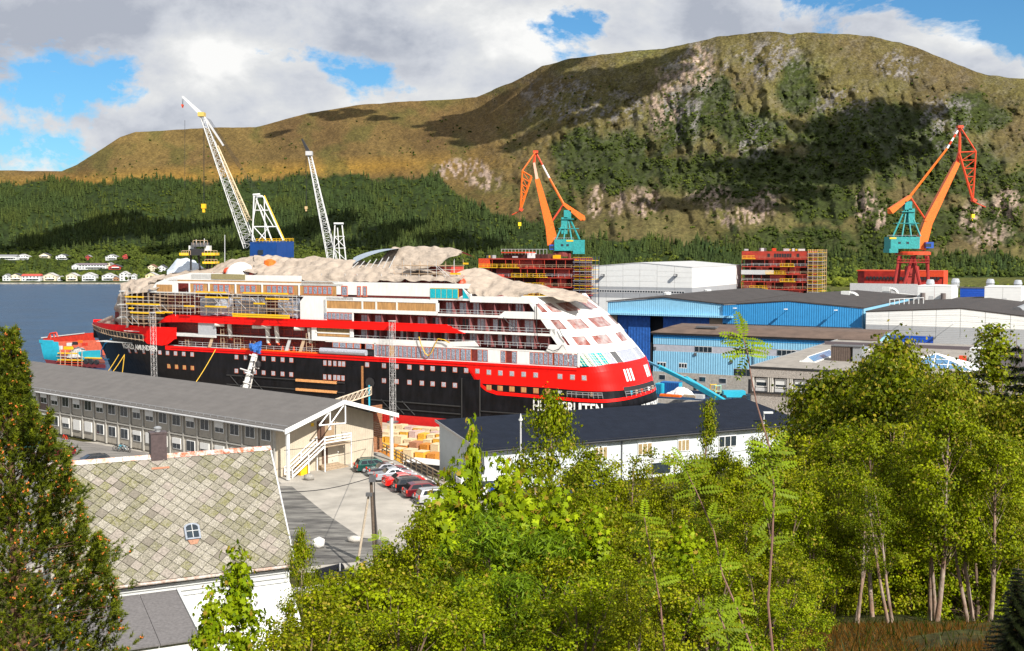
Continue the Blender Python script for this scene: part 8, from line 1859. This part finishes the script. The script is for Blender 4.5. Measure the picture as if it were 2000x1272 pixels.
# -- foreground rowan saplings with feathered leaves
def rowan(label,stem,Y,fronds,size=.22,base_py=1300):
    x0=P(stem[0][0],stem[0][1],Y);rt=thing('rowan_sapling',label,'tree',x0,'rowan saplings in front');pts=[P(a,c,Y)for a,c in stem];b=MB();n=len(pts)
    for i in range(n-1):b.tube(pts[i],pts[i+1],.011*(1-i/n)+.004,6,.011*(1-(i+1)/n)+.004,cap=False)
    b.build('stem',mat('rowan_bark',(.24,.13,.10),.6,.2,6),rt)
    V=[];Fs=[];T_=[]
    for fx,fy,dx,dy in fronds:
        o=P(fx,fy,Y+rg.uniform(-.15,.15));d=Vector((dx,rg.uniform(-.4,.4),dy)).normalized();side=d.cross(Vector((0,-.75,.65))).normalized();L_=size*rg.uniform(.8,1.15);m=8;tn=np.array([.15,.21,.006])*rg.uniform(.8,1.5)
        for k in range(m):
            f=(k+.8)/m;c=o+d*L_*f-Vector((0,0,.12*L_*f*f));ll=L_*.27*(1-.35*abs(f-.5)*2)
            for sg in(-1,1,0):
                if sg==0 and k<m-1:continue
                q=(side*sg+d*.45-Vector((0,0,.12))).normalized()if sg else d;w=q.cross(Vector((0,-.6,.8))).normalized()*ll*.27;i0=len(V);up_=Vector((0,-.03,.05))*ll
                V+=[tuple(c),tuple(c+q*ll*.5+w+up_),tuple(c+q*ll),tuple(c+q*ll*.5-w+up_)];Fs+=[(i0,i0+1,i0+2),(i0,i0+2,i0+3)];T_+=[tn*rg.uniform(.85,1.2)]*2
    npmesh('leaves',np.array(V)-np.array(x0),np.array(Fs),leafm,np.array(T_),parent=rt,kind='stuff')
def frs(pts,n=5):
    out=[]
    for x,y in pts:
        for k in range(n):a=6.28*k/n+rg.uniform(-.4,.4);out.append((x,y,math.cos(a),math.sin(a)*.6+.1))
    return out
rowan('tall rowan sapling whose feathered top rises over the blue workshop',[(1512,1300),(1500,1180),(1508,1060),(1512,960),(1505,880),(1478,790),(1466,730),(1460,690),(1450,655)],13,frs([(1452,665)],4)+frs([(1460,692)],4)+[(1455,672,-1,.15),(1456,676,1,.1),(1458,680,1,-.1),(1452,662,-.9,.3),(1450,655,-.3,1)]+frs([(1505,880),(1510,915),(1512,960),(1500,900)],5)+frs([(1500,1060),(1506,1000)],3),.26)
rowan('rowan sapling left of the tall one, leaning, in the lower thicket',[(1480,1300),(1440,1190),(1410,1120),(1395,1040),(1360,960),(1330,900)],14,frs([(1335,905),(1345,930),(1362,960),(1385,1020)],4)+frs([(1405,1110),(1440,1190)],4),.27)
rowan('low rowan sapling at the bottom right of centre',[(1430,1310),(1420,1240),(1400,1190)],11,frs([(1402,1195),(1415,1225),(1425,1260)],5),.22)
rowan('young rowan right of the utility pole foot',[(748,1130),(745,1085),(742,1050)],70,frs([(742,1050),(744,1070),(745,1090)],5),.6)
rowan('rowan sapling in the thicket right of the tall airy birch',[(1300,1300),(1290,1180),(1270,1080),(1258,1010)],15,frs([(1258,1015),(1265,1045),(1272,1080),(1285,1140)],4),.26)

# -- the pine at the left with orange cones
def pine():
    Y=20;bx_=P(30,900,Y).x;zg=float(hz(bx_,Y));rt=thing('pine_tree','big pine with orange male cones filling the left edge of the picture','tree',Vector((bx_,Y,zg)));prof=[(640,0,8),(690,0,26),(740,0,34),(790,0,34),(830,-90,66),(880,-120,96),(930,-140,112),(1000,-160,130),(1050,-170,158),(1100,-185,192),(1150,-190,205),(1200,-200,212),(1290,-210,222)]
    n=5600
    b=MB();top=P(12,650,Y);base=Vector((bx_,Y,zg-.2));b.tube(base,top,.16,8,.02)
    hh=np.array(prof,float);py=645+(1300-645)*rg.uniform(0,1,n)**.72;rx=np.interp(py,hh[:,0],hh[:,2])/F*Y
    a=rg.uniform(0,6.28,n);rx=rx*np.where(py>800,.5+.85*vnoise(py*.028,a*1.6+3,8),1);rr=rx*rg.uniform(.15,1,n)**.45;x=top.x+rr*np.cos(a)+.05;y=Y+rr*np.sin(a)*.95;z=np.array([P(0,p,Y).z for p in py])

    for sx_,sy_,w_,k_ in((62,790,16,120),(95,805,14,90),(190,1045,18,130),(222,1155,12,70),(205,1110,22,90),(128,890,16,100),(155,985,14,90)):
        q=rg.uniform(0,1,k_);xx=sx_+rg.normal(0,1,k_)*w_*(.25+q)*.6;yy=sy_+q*80;pts=np.array([P(u,v,Y-.6+rg.normal(0,.25))for u,v in zip(xx,yy)]);x=np.append(x,pts[:,0]);y=np.append(y,pts[:,1]);z=np.append(z,pts[:,2])
    c=np.stack([x,y,z],1);n=len(c);out=c-np.stack([np.full(n,top.x),np.full(n,Y),c[:,2]],1);out/=np.linalg.norm(out,axis=1)[:,None]+1e-6;ax=out*.75+np.array([0,0,1.0])*.8+rg.normal(0,.25,(n,3));ax/=np.linalg.norm(ax,axis=1)[:,None]
    m=34;C=np.repeat(c,m,0);AX_=np.repeat(ax,m,0);s=rg.uniform(-.5,1,n*m)[:,None]*.10;dirs=rg.normal(0,1,(n*m,3));dirs-=AX_*(dirs*AX_).sum(1)[:,None];dirs/=np.linalg.norm(dirs,axis=1)[:,None];nd=dirs*.75+AX_*.65;base_=C+AX_*s;ln=rg.uniform(.055,.085,(n*m,1));w=np.cross(nd,rg.normal(0,1,(n*m,3)));w/=np.linalg.norm(w,axis=1)[:,None]
    V=np.stack([base_-w*.0075,base_+w*.0075,base_+nd*ln],1);tt=np.repeat(tints(n,(.018,.038,.002),(.19,.22,.006)),m,0)*rg.uniform(.7,1.3,(n*m,1));o=np.array(rt.location);npmesh('needles',V.reshape(-1,3)-o,np.arange(n*m*3).reshape(-1,3),needlem,tt,parent=rt,kind='stuff')
    for i in range(0,n,26):p=Vector(c[i]);z0=p.z-rg.uniform(.2,.6);b.tube((top.x,Y,z0-.1),p,.012,3,.004,cap=False)
    b.build('trunk',mat('pine_bark',(.17,.09,.05),.85,.3,4),rt)
    iv,fa=ICO;sel=rg.uniform(0,1,n)<.15;q=c[sel]+ax[sel]*.07;k=len(q);K=3;Q_=np.repeat(q,K,0)+rg.normal(0,.012,(k*K,3));VV=(iv[None]*(rg.uniform(.010,.018,(k*K,1,1)))*np.array([1,1,1.3])+Q_[:,None]).reshape(-1,3)-o;ff=(fa[None]+(np.arange(k*K)*12)[:,None,None]).reshape(-1,3);npmesh('cones',VV,ff,mat('male_cone',(.55,.15,.02),.7,.3,20),parent=rt,kind='stuff')
pine()
# -- grass
def grass(name,label,poly_xy,n,h,ca,cb,sink=0.0,fz=None):
    xs=[p[0]for p in poly_xy];ys=[p[1]for p in poly_xy];x=rg.uniform(min(xs),max(xs),n*2);y=rg.uniform(min(ys),max(ys),n*2);ins=np.zeros(len(x),bool)
    for i in range(len(poly_xy)):
        (x1,y1),(x2,y2)=poly_xy[i],poly_xy[i-1];cnd=((y1>y)!=(y2>y))&(x<(x2-x1)*(y-y1)/((y2-y1)or 1e-9)+x1);ins^=cnd
    x,y=x[ins][:n],y[ins][:n];k=len(x);z=(hz(x,y)if fz is None else fz(x,y))-sink;hh=h*rg.uniform(.5,1.3,k);a=rg.uniform(0,6.28,k);bx_=np.stack([np.cos(a),np.sin(a),np.zeros(k)],1)*(h*.06);b_=np.stack([x,y,z],1);tip=b_+np.stack([rg.normal(0,.4,k)*hh,rg.normal(0,.4,k)*hh,hh],1);V=np.stack([b_-bx_,b_+bx_,tip],1);o=npmesh(name,V.reshape(-1,3),np.arange(k*3).reshape(-1,3),leafm,tints(k,ca,cb),kind='stuff');tag(o,label,'grass')
g_=lambda px,py,z=11.0:tuple(G(px,py,z)[:2])
grass('grass','yellow-green grass round the utility pole foot and pipes',[g_(605,1150),g_(640,1108),g_(700,1108),g_(790,1090),g_(800,1130),g_(700,1150)],9000,.45,(.10,.15,.015),(.30,.27,.05))
grass('grass','rough grass below the white lean-to and path',[(-16,60),(-6,60),(-5,80),(-12,82),(-18,76)],14000,.5,(.09,.14,.015),(.24,.24,.04))
grass('grass','orange-brown dry grass on the shaded bank at the bottom right',[(4,16),(11,16),(11,25),(4,25)],22000,.10,(.05,.022,.004),(.22,.10,.012))
grass('undergrowth','green undergrowth between the trees of the slope',[(-6,12),(26,12),(40,60),(-4,60)],24000,.25,(.012,.022,.002),(.05,.065,.004))
for r in HIDE:
    if 'category' not in r:
        for c in list(r.children):bpy.data.objects.remove(c)
        bpy.data.objects.remove(r)
